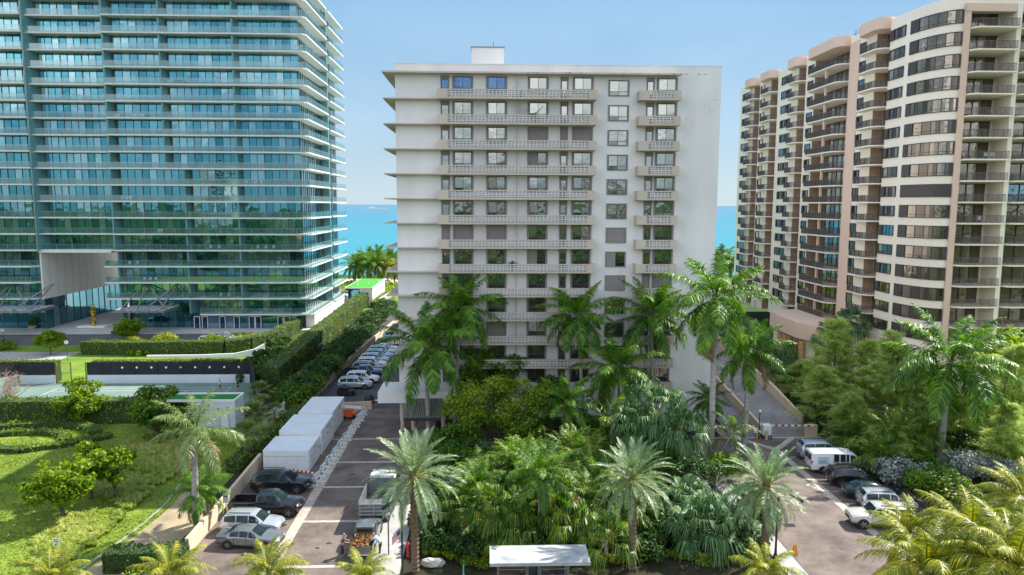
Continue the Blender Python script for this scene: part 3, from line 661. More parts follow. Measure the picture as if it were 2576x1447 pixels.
pier(ry(2142),ry(2119)); q=MB(); q.prism([(63.15,95.9),(63.9,95.75),(63.9,96.19),(63.15,96.19)],3,RZ-.9); q.build('pier',M['pink'],rt)
pier(ry(1912.5)+.02,ry(1909)+.5)
q=MB(); q.box(70.02,70.68,95.6,96.19,3,RZ-.9); q.box(78.52,79.18,95.6,96.19,3,RZ-.9); q.build('pier',M['cream'],rt)
def bplan(y0,y1,out=1.5,r=1.4,grow=0):
    """curved balcony outline on the west face"""
    o=out+grow; pts=[(X0+dep-.02,y1-.01)]+[(X0,y1-.01)]
    for i in range(5): t=PI/2*i/4; pts.append((X0-o+r*(1-math.sin(t)),y1+grow-r*(1-math.cos(t)) if False else y1-.02-r*(1-math.cos(t)) ))
    for i in range(5): t=PI/2*i/4; pts.append((X0-o+r*(1-math.cos(t)) ,y0+.02+r*(1-math.sin(t))))
    return pts
def wplan(y0,y1,out,r):
    pts=[(X0,y1)]
    for i in range(6):
        t=PI/2*i/5; pts.append((X0-out+r-r*math.sin(t),y1-r+r*math.cos(t)))
    for i in range(6):
        t=PI/2*i/5; pts.append((X0-out+r-r*math.cos(t),y0+r-r*math.sin(t)))
    pts.append((X0,y0)); return pts
def railing(q,pts,z,n_bar=.16):
    for a,b in zip(pts[:-1],pts[1:]):
        a=Vector((*a,0));b=Vector((*b,0)); L_=(b-a).length
        if L_<.02: continue
        q.bar((a.x,a.y,z+1.02),(b.x,b.y,z+1.02),.07,.06); q.bar((a.x,a.y,z+.1),(b.x,b.y,z+.1),.04,.05)
        for i in range(max(1,int(L_/n_bar))):
            p_=a+(b-a)*((i+.5)/max(1,int(L_/n_bar))); w_=.024 if i%8 else .045
            q.box(p_.x-w_,p_.x+w_,p_.y-.02,p_.y+.02,z+.1,z+1.0)
nfl=16; rr=random.Random(9)
fz=lambda k:RZ-1.15-RH*(k+1)      # floor level of storey k counted from the top
def wwin(y0,y1,z0,z1,shl,blue,x=X0):
    """window on the west face: dark outer frame with shutter box at far side"""
    q=MB(); fr=.12; xo=x-.16
    q.box(xo,x-.004,y0,y0+fr,z0,z1,0); q.box(xo,x-.004,y1-fr,y1,z0,z1,0); q.box(xo,x-.004,y0+fr,y1-fr,z0,z0+fr,0); q.box(xo,x-.004,y0+fr,y1-fr,z1-fr,z1,0)
    ys=y1-fr-(y1-y0)*shl
    if shl: q.box(xo-.05,x-.01,ys,y1-fr,z0+fr,z1-fr,0)
    n_=max(2,round((ys-y0)/1.15)); d=(ys-y0-fr)/n_
    for i in range(n_):
        a=y0+fr+i*d; t=[rr.uniform(-.012,.012) for _ in range(2)]
        q.poly([(x-.05+t[0],a,z0+fr),(x-.05+t[0],a,z1-fr),(x-.05+t[1],a+d,z1-fr),(x-.05+t[1],a+d,z0+fr)],2 if blue else 1)
        if i: q.box(x-.1,x-.03,a-.035,a+.035,z0+fr,z1-fr,0)
    q.box(x-.09,x-.035,y0+fr,ys,z0+.42,z0+.48,0)
    return q
mw=[M['dkframe'],M['rglass'],M['rglassb']]
Bdim=dict(B1=(1.7,1.6),B2=(1.9,1.8),B3=(1.6,1.5),B4=(1.6,1.5),B5=(1.7,1.6))
for k in range(nfl):
    z=fz(k)
    for nme in ('W1','W2','W3','W4a','W4b','W5','W6'):
        y0,y1=zr(nme); blue=rr.random()<(.4 if k<6 else .06)
        pool.add('window',wwin(y0,y1,z+.75,z+2.3,.22 if rr.random()<.5 else 0,blue),mw,y0)
    # curved bay window, along the arc
    q=MB(); z0,z1=z+.64,z+2.42; N_=12; off=.14
    A=[]; 
    for i in range(N_+1):
        t=.10+(PI/2-.16)*i/N_; nx,ny=-math.cos(t)/3.2,-math.sin(t)/7.2; l_=math.hypot(nx,ny); A.append((60+3.2*(1-math.cos(t)),103.4-7.2*math.sin(t),nx/l_,ny/l_))
    closed=(k==8); sh=rr.choice((0,1,1,2))
    for i in range(N_):
        a,b=A[i],A[i+1]; e=.02
        pan=lambda o,zz0,zz1,m_: q.poly([(a[0]+a[2]*o,a[1]+a[3]*o,zz0),(b[0]+b[2]*o,b[1]+b[3]*o,zz0),(b[0]+b[2]*o,b[1]+b[3]*o,zz1),(a[0]+a[2]*o,a[1]+a[3]*o,zz1)],m_)
        shut_=closed or (i==0 or (i==1 and sh>0)) or (i==N_-1 and sh==2)
        pan(off+.04 if shut_ else .05,z0+.1,z1-.1,0 if shut_ else (1))
        pan(off,z0,z0+.1,0); pan(off,z1-.1,z1,0)
        q.poly([(a[0]+a[2]*off,a[1]+a[3]*off,z1),(b[0]+b[2]*off,b[1]+b[3]*off,z1),(b[0],b[1],z1),(a[0],a[1],z1)],0); q.poly([(a[0],a[1],z0),(b[0],b[1],z0),(b[0]+b[2]*off,b[1]+b[3]*off,z0),(a[0]+a[2]*off,a[1]+a[3]*off,z0)],0)
        if i%2==0 and not closed:
            p0=Vector((a[0]+a[2]*.05,a[1]+a[3]*.05,z0+.1)); q.bar(p0,p0+Vector((0,0,z1-z0-.2)),.07,.1,0)
        if not shut_: q.bar((a[0]+a[2]*.07,a[1]+a[3]*.07,z0+.42),(b[0]+b[2]*.07,b[1]+b[3]*.07,z0+.42),.04,.06,0)
    for a in (A[0],A[-1]): q.bar((a[0]+a[2]*.08,a[1]+a[3]*.08,z0),(a[0]+a[2]*.08,a[1]+a[3]*.08,z1),.14,.14,0)
    pool.add('bay_window',q,mw,k,label='bay window closed by black slatted shutters' if closed else None)
    # balconies on the west face
    for nme,(out_,r_) in Bdim.items():
        y0,y1=zr(nme); r_=min(r_,(y1-y0)*.35); pts=wplan(y0,y1,out_,r_)
        q=MB(); q.prism(pts+[(X0+dep-.01,y0+.62),(X0+dep-.01,yn(nme)-.01)],z-.18,z); pool.add('balcony_slab',q,[M['cream']],y0)
        q=MB(); ins=[(X0+(x-X0)*.95,y+( .07 if y<(y0+y1)/2 else -.07)) for x,y in pts]; railing(q,ins,z); pool.add('balcony_railing',q,[M['railm']],y0)
        # dark sliding doors in the recess
        q=MB(); xb=X0+dep-.03; yd0,yd1=y0+.8,yn(nme)-.12; n_=max(2,round((yd1-yd0)/1.6)); d=(yd1-yd0)/n_
        for i in range(n_):
            t=rr.uniform(-.02,.02); q.poly([(xb-.04,yd0+i*d,z+.03),(xb-.04,yd0+i*d,z+2.45),(xb-.02+t,yd0+(i+1)*d,z+2.45),(xb-.02+t,yd0+(i+1)*d,z+.03)],2 if rr.random()<.06 else 1); q.box(xb-.1,xb-.02,yd0+i*d-.05,yd0+i*d+.05,z+.03,z+2.5,0)
        q.box(xb-.1,xb-.02,yd0,yd1,z+2.45,z+2.55,0)
        pool.add('balcony_door',q,mw,y0)
    # frontal balconies
    for (a,b) in FX[:2]:
        q=MB(); pf=[(a+.02,98.78),(a+.02,95.9),(a+.25,95.1),(a+.9,94.75),(b-.02,94.75),(b-.02,98.78)]
        q.prism(pf,z-.18,z); pool.add('balcony_slab',q,[M['cream']],a)
        q=MB(); railing(q,[(a+.08,95.95),(a+.3,95.2),(a+.92,94.85),(b-.08,94.85)],z); pool.add('balcony_railing',q,[M['railm']],a)
        q=MB(); yb=98.76; n_=4; d=(b-.35-a-.3)/n_; cur=rr.random()<.05
        for i in range(n_):
            t=rr.uniform(-.015,.015); x=a+.3+i*d; q.poly([(x,yb,z+.03),(x+d,yb+t,z+.03),(x+d,yb+t,z+2.4),(x,yb,z+2.4)],2 if cur else 1); q.box(x-.05,x+.05,yb-.1,yb-.02,z+.03,z+2.45,0)
        q.box(a+.3,b-.35,yb-.1,yb-.02,z+2.4,z+2.5,0); pool.add('balcony_door',q,mw,a)
pool.finish()
for nme in ('B1','B2','B3','B4','B5'):
    y0,y1=zr(nme); y1=yn(nme); q=MB(); q.box(X0+.02,X0+dep-.12,y1-.06,y1-.012,3.2,RZ-1.26); q.prism([(X0+.03,y0+.03),(X0+.1,y0+.03),(X0+dep-.1,y0+.62),(X0+dep-.1,y0+.66)],3.2,RZ-1.26); q.box(X0+dep-.026,X0+dep-.006,y0+.68,y1-.07,3.2,RZ-1.26); q.build('recess_lining',M['recess'],rt)
y0,y1=zr('B2'); q=MB(); q.box(X0-1.35,X0-1.0,y0+(y1-y0)*.42,y0+(y1-y0)*.42+.5,3.2,RZ-3.2); q.build('column',M['pink'],rt)
for nme,(out_,r_) in Bdim.items():
    y0,y1=zr(nme); r_=min(r_,(y1-y0)*.35); q=MB(); q.prism(wplan(y0,y1,out_+.15,r_)+[(X0+dep,y0+.6),(X0+dep,yn(nme))],RZ-1.25,RZ+.45 if nme!='B4' else RZ+.3); q.build('balcony_hood',M['pink'],rt)
    q=MB(); ym=y0+(y1-y0)*.5
    if nme in('B5',): q.box(X0-1.0,X0-.7,ym,ym+.5,3.2,RZ-1.3); q.build('column',M['pink'],rt)
# frontal top fascia with rounded opening corner
q=MB()
for a,b in FX: q.box(a,b,95.7,96.19,RZ-1.9,RZ-.899)
q.box(63.15,63.9,95.7,95.74,RZ-1.9,RZ-.899); q.build('fascia',M['pink'],rt)
# podium: terrace wall with planting, boarded openings
q=MB(); pp=[(53,112),(51.5,116),(51.5,124),(52.2,129),(54,131),(X0+2,131),(X0+2,108),(57,108)]
q.prism(pp,3.6,6.2); q.build('terrace_wall',M['pink'],rt)
q=MB(); q.prism([(x+ (.8 if x<58 else 0),y) for x,y in pp],-.05,3.59); q.prism([(56,95),(61,95),(61,108),(56,108)],-.05,3.5); q.prism([(61,95),(82,95),(82,110),(61,110)],-.05,3.0); q.build('podium',M['cream'],rt)
for i in range(5):
    q=MB(); q.box(52.0,52.29,114.5+i*2.2,116+i*2.2,.6,3.2); q.build('boarded_opening',mat('plywood_board',(.62,.36,.14),.8,scale=2),rt) if i==0 else q.build('boarded_opening',bpy.data.materials['plywood_board'],rt)
# ================================================================ PLANTS
def quads(n): return np.arange(n*4,dtype=np.int32).reshape(n,4)
def norm(a): return a/np.maximum(np.linalg.norm(a,axis=-1,keepdims=True),1e-6)
def leaves(P0,Nn,size,aspect=.5,spread=.6,fold=0,jit=.35,down=0,r=rng):
    """n rhombic leaves at P0 turned roughly to Nn"""
    n=len(P0); nn=norm(Nn+r.normal(0,spread,(n,3))); rv=r.normal(0,1,(n,3)); rv[:,2]-=down
    t=norm(rv-nn*np.sum(rv*nn,1,keepdims=True)); s=np.cross(nn,t); sz=size*(1+r.uniform(-jit,jit,(n,1)))
    V=np.stack([P0-t*sz*.5,P0+s*sz*aspect*.5-t*sz*.05,P0+t*sz*.5-nn*sz*fold,P0-s*sz*aspect*.5-t*sz*.05],1)
    return V.reshape(-1,3),quads(n)
def strips(P0,P1,P2,w0,w1,side):
    """two-segment blades P0-P1-P2, widths w0,w1 -> tip 0; side: unit vectors"""
    n=len(P0); w0=np.broadcast_to(np.asarray(w0,float).reshape(-1,1),(n,1)); w1=np.broadcast_to(np.asarray(w1,float).reshape(-1,1),(n,1))
    V=np.stack([P0-side*w0/2,P0+side*w0/2,P1+side*w1/2,P1-side*w1/2,P2+side*w1*.12,P2-side*w1*.12],1).reshape(-1,3)
    b=np.arange(n)[:,None]*6; Fq=np.concatenate([b+np.array([0,1,2,3]),b+np.array([3,2,4,5])]).astype(np.int32)
    return V,Fq
def frond(L_,e0,droop,n,ll,w,az,style='royal',r=rng,keel=.0,lean=0,u0=.14):
    """one pinnate leaf: arched midrib and two rows of drooping leaflets"""
    T=24; t=np.linspace(0,1,T); e=e0-droop*t**1.35; ds=L_/(T-1)
    x=np.concatenate([[0],np.cumsum(np.cos(e[:-1])*ds)]); z=np.concatenate([[0],np.cumsum(np.sin(e[:-1])*ds)])
    y=lean*t**2*L_; ctr=np.stack([x,y,z],1)
    u=np.linspace(u0,1,n); ctru=np.stack([np.interp(u,t,ctr[:,i]) for i in range(3)],1)
    eu=np.interp(u,t,e); tan=np.stack([np.cos(eu),2*lean*u,np.sin(eu)],1); tan=norm(tan); up=norm(np.stack([-np.sin(eu),0*eu,np.cos(eu)],1)); sd=np.cross(up,tan)
    prof=np.sin(np.clip((u*.93+.08),0,1)*PI)**.55; prof=np.maximum(prof,.22)
    out=[]
    for s in (-1,1):
        l_=ll*prof*(1+r.uniform(-.12,.12,n)); 
        if style=='royal': lift=r.uniform(-.6,.6,n); fwd=.5+.5*u; dr=r.uniform(.2,.8,n)
        elif style=='date': lift=r.uniform(.1,.55,n); fwd=.75+.5*u; dr=np.full(n,.04)
        else: lift=r.uniform(-.25,.25,n); fwd=.45+.55*u; dr=r.uniform(.45,1.0,n)
        d=norm(tan*fwd[:,None]+sd*s+up*(lift-keel)[:,None])
        m=ctru+d*(l_*.5)[:,None]; m[:,2]-=dr*l_*.15
        p2=ctru+d*(l_*.93)[:,None]; p2[:,2]-=dr*l_*.75
        wd=norm(np.cross(d,up+0*d)+r.normal(0,.25,(n,3)))
        out.append(strips(ctru,m,p2,w*.7,w,wd))
    # midrib as a flat-ish strip
    a=ctr[:-1];b=ctr[1:]; wr=np.linspace(.075,.012,T)*(L_/4)**.5; sy=np.tile([0,1,0],(T-1,1)); 
    V=np.stack([a-sy*wr[:-1,None],a+sy*wr[:-1,None],b+sy*wr[1:,None],b-sy*wr[1:,None]],1).reshape(-1,3)
    out.append((V,quads(T-1))); c,s=math.cos(az),math.sin(az); Rm=np.array([[c,s,0],[-s,c,0],[0,0,1]])
    return [(v@Rm,f,0 if i<2 else 1) for i,(v,f) in enumerate(out)]
def crown(nf,L_,emax,emin,droop,n,ll,w,style,seed,r0=.12,leanv=.12,dead=0):
    r=np.random.default_rng(seed); out=[]
    for i in range(nf):
        q=(i+.5)/nf; e0=emax+(emin-emax)*q**1.05+r.uniform(-.1,.1); az=i*2.39996+r.uniform(-.25,.25); LL=L_*(.72+.33*math.sin(min(1,q*1.3+.25)*PI*.62))*(1+r.uniform(-.08,.08))
        ch=frond(LL,e0,droop*(.75+.5*q)+r.uniform(-.12,.12),n,ll,w,az,style,r,lean=r.uniform(-leanv,leanv))
        off=np.array([math.cos(az)*r0,math.sin(az)*r0,-q*.35])
        for v,f,m in ch: out.append((v+off,f,(2 if (dead and i>=nf-dead and m==0) else m)))
    return out
def fancrown(nf,pl,fr,seed,nb=22,emax=1.35,emin=-.7,hang=.35,w=.075):
    """costapalmate fan leaves on petioles"""
    r=np.random.default_rng(seed); out=[]
    for i in range(nf):
        q=(i+.5)/nf; e=emax+(emin-emax)*q+r.uniform(-.12,.12); az=i*2.39996+r.uniform(-.3,.3)
        d=np.array([math.cos(e)*math.cos(az),math.cos(e)*math.sin(az),math.sin(e)]); c=d*pl*(.8+.4*r.random()); 
        s=norm(np.cross(d,[0,0,1.])); up=np.cross(s,d); a=np.linspace(-1.25,1.25,nb)+r.normal(0,.03,nb); l_=fr*(1-.12*np.abs(a))*(1+r.uniform(-.1,.1,nb))
        dd=norm(np.cos(a)[:,None]*d+np.sin(a)[:,None]*s+.18*np.abs(np.sin(a))[:,None]*up)
        p1=c+dd*(l_*.6)[:,None]; p2=c+dd*(l_*.95)[:,None]; p2[:,2]-=hang*l_*(.6+.6*r.random(nb)); sd=norm(np.cross(dd,np.tile(up,(nb,1)))); 
        v,f=strips(np.tile(c,(nb,1)),p1,p2,.02,w*fr,sd); out.append((v,f,0))
        pv=np.array([[-.02,-.02,0],[.02,.02,0],c+s*.02,c-s*.02]); out.append((pv,quads(1),1))
    return out
LM={}
LM['royal']=leafmat('royal_palm_leaf',(.018,.065,.010),(.095,.22,.02),(.22,.37,.045),rough=.42,spec=.3,trans=.33,scale=.5)
LM['date']=leafmat('date_palm_leaf',(.08,.15,.07),(.19,.28,.13),(.33,.42,.22),rough=.4,trans=.25,spec=.5)
LM['coco']=leafmat('coconut_palm_leaf',(.05,.11,.008),(.22,.27,.014),(.50,.44,.03),rough=.4,trans=.35,scale=.8,spec=.4)
LM['pale']=leafmat('pale_palm_leaf',(.07,.13,.03),(.20,.28,.08),(.33,.38,.17),rough=.35,trans=.3,spec=.6)
LM['areca']=leafmat('areca_leaf',(.02,.075,.010),(.085,.20,.018),(.26,.32,.03),rough=.4,trans=.35,scale=.35)
LM['fan']=leafmat('fan_palm_leaf',(.03,.085,.03),(.085,.18,.055),(.16,.27,.10),rough=.5,trans=.25,spec=.4,scale=.4)
LM['sabal']=leafmat('sabal_leaf',(.05,.09,.02),(.15,.22,.05),(.30,.34,.10),rough=.4,trans=.3,scale=.4)
LM['dry']=mat('dry_frond',(.33,.24,.13),.8,var=.2,scale=2)
LM['rib']=mat('frond_midrib',(.14,.19,.05),.5,var=.1,scale=2)
LM['riby']=mat('yellow_midrib',(.30,.29,.07),.5,var=.1,scale=2)
LM['tree']=leafmat('broad_leaf',(.022,.07,.010),(.09,.19,.018),(.20,.30,.03),spec=.25,trans=.45,scale=.45)
LM['treey']=leafmat('yellow_green_leaf',(.05,.11,.010),(.18,.28,.02),(.40,.42,.04),trans=.5,scale=.28,spec=.2)
LM['treel']=leafmat('sea_grape_leaf',(.06,.14,.010),(.20,.30,.02),(.34,.42,.045),trans=.55,scale=.5,spec=.2)
LM['dark']=leafmat('dark_shrub_leaf',(.010,.035,.008),(.04,.095,.018),(.08,.15,.03),trans=.2,scale=.5,spec=.18)
LM['hedge']=leafmat('hedge_leaf',(.035,.08,.008),(.12,.20,.012),(.24,.30,.02),trans=.3,scale=.5)
LM['hedgey']=leafmat('golden_hedge_leaf',(.12,.18,.008),(.30,.34,.015),(.42,.42,.03),trans=.35,scale=.5)
LM['silver']=leafmat('silver_leaf',(.10,.13,.11),(.24,.28,.25),(.36,.40,.37),trans=.15,scale=.6)
LM['casu']=leafmat('she_oak_needle',(.16,.23,.045),(.36,.46,.12),(.56,.62,.25),trans=.5,scale=.25,rough=.6)
LM['grass']=leafmat('ornamental_grass_blade',(.16,.25,.03),(.38,.46,.08),(.55,.55,.20),trans=.4,scale=.2)
LM['grey']=mat('grey_dry_twig',(.30,.27,.24),.9,var=.2,scale=3)
BK={}
BK['royal']=mat('grey_palm_trunk',(.40,.38,.36),.8,col2=(.27,.25,.24),scale=1.2,bump=.3,stretch=(1,1,5))
BK['shaft']=mat('green_crownshaft',(.16,.28,.04),.4,col2=(.10,.20,.03),scale=.8)
BK['date']=mat('date_palm_trunk',(.20,.14,.09),.95,col2=(.10,.07,.045),scale=4,bump=.9)
BK['tree']=mat('brown_bark',(.16,.12,.09),.9,col2=(.08,.06,.045),scale=4,bump=.6,stretch=(1,1,.3))
BK['sabal']=mat('sabal_trunk',(.24,.20,.16),.9,col2=(.15,.12,.1),scale=5,bump=.6)
def crownmesh(name,ch,mats): 
    o=npbuild(name,ch,mats); me=o.data; bpy.data.objects.remove(o); return me
CM={'royal':[crownmesh('crown',crown(25,4.7,1.3,-.7,1.05,88,.95,.075,'royal',s,dead=0),[LM['royal'],LM['rib'],LM['dry']]) for s in (1,2,3)],
 'royald':[crownmesh('crown',crown(23,4.6,1.28,-.9,1.1,88,.95,.072,'royal',s,dead=2),[LM['royal'],LM['rib'],LM['dry']]) for s in (4,5)],
 'date':[crownmesh('crown',crown(54,3.4,1.45,-.75,.95,56,.5,.034,'date',s,r0=.2,leanv=.12),[LM['date'],LM['riby'],LM['dry']]) for s in (6,7,8)],
 'coco':[crownmesh('crown',crown(30,3.9,1.45,-.6,1.4,80,.9,.042,'coco',s),[LM['coco'],LM['riby'],LM['dry']]) for s in (9,10,11)],
 'pale':[crownmesh('crown',crown(20,4.5,1.3,-.9,1.1,58,.9,.055,'royal',s,dead=3),[LM['pale'],LM['rib'],LM['dry']]) for s in (12,)],
 'areca':[crownmesh('crown',crown(11,3.0,1.42,.0,1.35,34,.7,.055,'royal',s,r0=.05),[LM['areca'],LM['riby'],LM['dry']]) for s in (13,14,15)],
 'fan':[crownmesh('crown',fancrown(34,1.0,1.0,s,hang=.7,nb=22,emin=-.9),[LM['fan'],LM['rib']]) for s in (16,17)],
 'hang':[crownmesh('crown',fancrown(26,1.2,1.0,s,hang=1.0,nb=20,emin=-.5,w=.06),[LM['areca'],LM['riby']]) for s in (21,22)],
 'sabal':[crownmesh('crown',fancrown(30,.75,.75,s,hang=.25),[LM['sabal'],LM['rib']]) for s in (18,19)]}
def palm(kind,base,top,label,group,var=0,r=.17,crs=1,rz=None,shaft=True,bend=None,cat='palm',boots=False):
    """trunk from base to crown centre with its crown"""
    base=Vector(base); top=Vector(top); name={'royal':'royal_palm','royald':'royal_palm','date':'date_palm','coco':'coconut_palm','pale':'royal_palm','areca':'areca_palm','fan':'fan_palm','hang':'fan_palm','sabal':'sabal_palm'}[kind]
    t=thing(name,label,cat,base,group); rel=top-base; h=rel.z
    sh=1.25*crs if (shaft and kind in('royal','royald','pale')) else 0
    pts=[];rad=[]; n_=12 if kind!='date' else max(14,int(h/.16))
    for i in range(n_+1):
        u=i/n_; hh=(h-sh)*u; k_=(hh/h)
        b=bend or 0; pts.append(base+Vector((rel.x*k_**1.3+b*math.sin(k_*PI),rel.y*k_,hh)))
        if kind=='date': rad.append(r*(1.12 if i%2 else .92))
        elif kind in('royal','royald','pale'): rad.append(r*(1.25-.55*u+.18*math.sin(u*PI)))
        else: rad.append(r*(1.2-.4*u))
    q=MB(); q.tube(pts,rad,10); q.build('trunk',BK['date' if kind=='date' else ('sabal' if kind in('sabal','fan') else 'royal')],t,smooth=2 if kind!='date' else False)
    if sh:
        q=MB(); a=pts[-1]; q.tube([a,a.lerp(top,.35),a.lerp(top,.8),top],[r*.75,r*.85,r*.6,r*.35],10); q.build('crownshaft',BK['shaft'],t,smooth=2)
    me=CM[kind][var%len(CM[kind])]; o=bpy.data.objects.new('crown',me); C.objects.link(o); o.parent=t; o.location=rel; ORG[o.name]=Vector((0,0,0))
    o.rotation_euler=(random.uniform(-.06,.06),random.uniform(-.06,.06),rz if rz is not None else random.uniform(0,6.28)); o.scale=(crs,)*3
    return t
def PG(px,py,Y,bx=None,by=None):
    """crown centre seen at px,py on depth Y; trunk foot at the ground beneath, or seen at bx,by"""
    top=P(px,py,Y); 
    base=Vector((top.x,top.y,0))
    if bx is not None: base=Vector((P(bx,by,Y).x,Y,0))
    return base,top
g='royal palms in the central garden'
def rp(kind,px,py,Y,bx,by,label,**k):
    b,t=PG(px,py,Y,bx,by); return palm(kind,b,t,label,k.pop('group',g),**k)
rp('royal',1070,865,76,1078,1085,'leftmost royal palm of the central garden, broad crown in front of the porch roof',var=0,crs=1.35,r=.2)
rp('royal',1160,770,79,1143,1000,'royal palm rising behind and right of the one at the porch, crown over the balconies',var=1,crs=1.12,r=.17)
rp('royal',1452,790,78,1470,960,'royal palm with a dry straw-coloured flower spray, right of the middle of the white block',var=2,crs=.98,r=.17)
rp('royal',1555,925,75,1560,1080,'short bright green royal palm between two taller ones before the white block',var=0,crs=1.1,r=.17)
rp('royal',1640,790,79,1642,980,'royal palm in front of the small right-hand balconies of the white block',var=1,crs=1.15,r=.17)
rp('royald',1800,745,67,1787,1170,'tallest royal palm, its grey trunk overlapping the right edge of the white block',var=0,crs=1.3,r=.24)
rp('royald',1888,875,72,1872,1120,'royal palm with hanging brown-tipped leaves beside the ramp wall',var=1,crs=.98,r=.24)
rp('royal',2392,905,67,2362,1170,'big royal palm with a smooth pale trunk alone at the right, above the parked cars',var=2,crs=1.4,r=.30,group='royal palms east of the drive')
rp('royal',1425,1010,71,1420,1190,'low royal palm with a pale trunk in the gap beside the yellow-green tree',var=2,crs=.8,r=.12)
rp('pale',492,1075,54,497,1345,'pale wind-swept royal palm with a smooth curved trunk beside the garden path',var=0,crs=.86,r=.22,bend=-.1,group='palms of the left garden')
rp('royald',500,1230,55,520,1345,'shorter palm with drooping half-dry leaves right against the pale palm by the path',var=0,crs=.55,r=.09,group='palms of the left garden')
rp('date',1040,1190,47.5,1045,1440,'silvery date palm beside the left pavement and the flag',var=0,crs=1.02,r=.27,group='silvery date palms along the street side')
rp('date',1592,1200,47.5,1590,1447,'silvery date palm right of the white shelter roof',var=1,crs=.88,r=.27,group='silvery date palms along the street side')
rp('date',1928,1215,48.5,1925,1400,'silvery date palm beside the right drive, behind the black curved lamp post',var=2,crs=.95,r=.27,group='silvery date palms along the street side')
g2='coconut palms along the street in the foreground'
for i,(px,py,Y,s,lab) in enumerate([(128,1452,36,.5,'yellow-green coconut palm top at the bottom left, under the white signpost'),(428,1445,36,.55,'yellow-green coconut palm top beside the garden path'),(676,1440,37,.58,'yellow-green coconut palm top below the parked grey sedan'),(915,1452,36,.5,'yellow-green coconut palm top in front of the open pickup'),(1925,1440,37,.55,'yellow-green coconut palm top below the black lamp post'),
    (2330,1425,35,.9,'large golden coconut palm in the bottom right, nearest the parked white off-roader'),(2445,1350,37,.9,'golden coconut palm top between its two neighbours at the lower right'),(2555,1420,33,1.05,'golden coconut palm cut by the bottom right corner'),(2575,1250,38,.72,'golden coconut palm at the right edge, the farthest of its cluster'),(2290,1330,39,.6,'small golden coconut palm at the upper left of the corner cluster'),(2500,1440,33.5,.85,'golden coconut palm at the bottom, inside the corner cluster')]):
    b,t=PG(px,py,Y); palm('coco',b,t,lab,g2,var=i,r=.13,crs=s)
g3='sabal palms between the hedge and the white units'
for i,(px,py,Y,s,lab) in enumerate([(652,985,86,1.2,'sabal palm at the corner of the tennis court'),(640,1040,78,1.15,'sabal palm with a round crown behind the nearest sabal'),(617,1090,70,1.15,'sabal palm standing nearest the small white storage box'),(690,1035,80,.95,'sabal palm closest to the white slatted gate')]):
    b,t=PG(px,py,Y); palm('sabal',b,t,lab,g3,var=i,r=.16,crs=s)
g4='coconut palms by the beach'
for i,(px,py,Y,h_) in enumerate([(893,665,232,0),(905,655,240,0),(925,650,236,0),(940,660,226,0),(950,642,243,0),(962,668,228,0),(975,655,238,0),(985,648,244,0),(992,672,230,0),(1806,655,225,0),(1822,648,232,0),(1838,660,228,0)]):
    b,t=PG(px,py,Y); side='left of' if i<9 else 'right of'
    labs=['leftmost beach palm, beside the glass tower','yellowish beach palm second from the glass tower','beach palm above the middle of the green roof','low beach palm just right of the middle of the green roof','tallest beach palm above the green-roofed pavilion','yellow beach palm right of the tallest one','beach palm fourth from the white block','beach palm close to the white block','lowest beach palm touching the left edge of the white block','beach palm peeking out right beside the white block','middle beach palm in the gap right of the white block','beach palm nearest the cream tower in the gap']
    palm('coco' if i in(1,5,8) else 'royal',b,t,labs[i],g4,var=i,r=.22,crs=1.15,shaft=False)
b,t=PG(1782,1000,77,1782,1060); palm('royal',b,t,'small potted-size palm against the bare right side of the white block',None,var=1,r=.09,crs=.55,shaft=False)
b,t=PG(1845,1085,66,1800,1140); palm('areca',b,t,'slim young palm leaning beside the tall grey trunk',None,var=1,r=.06,crs=.9)
for i,(px,py,Y,s,lab) in enumerate([(2085,850,112,1.7,'dark bushy palm at the foot of the cream tower'),(2140,815,108,1.7,'dark palm against the cream wall under the bay windows'),(1990,880,118,1.3,'dark palm above the ramp wall')]):
    b,t=PG(px,py,Y); palm('fan',b,t,lab,'dark palms at the foot of the cream tower',var=i,r=.2,crs=s)
# ---- broadleaf trees
def blobtree(name,label,base,h,rx,ry_,rz_,nb,nl,leaf,lm,bark,seed,group=None,cat='tree',cz=None,br=.9,asp=.6,trunk_r=.16,holes=0,leafup=.4,stems=1):
    r=np.random.default_rng(seed); base=Vector(base); t=thing(name,label,cat,base,group); cz=cz if cz is not None else h-rz_
    cs=[];
    while len(cs)<nb:
        p_=r.uniform(-1,1,3); d=np.linalg.norm(p_)
        if d<1 and (d>.45 or r.random()<.25): cs.append(p_*[rx,ry_,rz_]*(.92)+[0,0,cz])
    cs=np.array(cs); ch=[]; brs=br*r.uniform(.6,1.15,nb)
    for c_,b_ in zip(cs,brs):
        m=int(nl*b_*b_/(br*br)); d=norm(r.normal(0,1,(m,3))); d[:,2]=np.abs(d[:,2])*np.where(r.random(m)<.75,1,-1)
        pos=c_+d*b_*(r.uniform(.55,1.08,(m,1)))*[1,1,.72]; v,f=leaves(pos,d+np.array([0,0,leafup]),leaf,asp,.55,.08,r=r); ch.append((v,f,0))
    ch=[(v+np.array(base),f,m) for v,f,m in ch]
    npbuild('crown',ch,[lm],t)
    q=MB(); tops=cs[np.argsort(cs[:,2])]
    fork=max(.4,(cz-rz_)*.8)
    for s_ in range(stems):
        ox=(s_-(stems-1)/2)*.35; q.tube([base+Vector((ox,0,-.05)),base+Vector((ox*1.2+.05,.03,fork*.5)),base+Vector((ox*1.6,0,fork))],[trunk_r*1.25,trunk_r,trunk_r*.85],8)
    sel=r.permutation(nb)[:min(nb,9)]
    for i in sel:
        c_=Vector(cs[i]); a=Vector((0,0,fork)); mid=a.lerp(c_,.5)+Vector((0,0,-.15*c_.length*.2)); q.tube([base+a,base+mid,base+c_],[trunk_r*.65,trunk_r*.4,trunk_r*.12],6)
    q.build('trunk',bark,t,smooth=2); return t
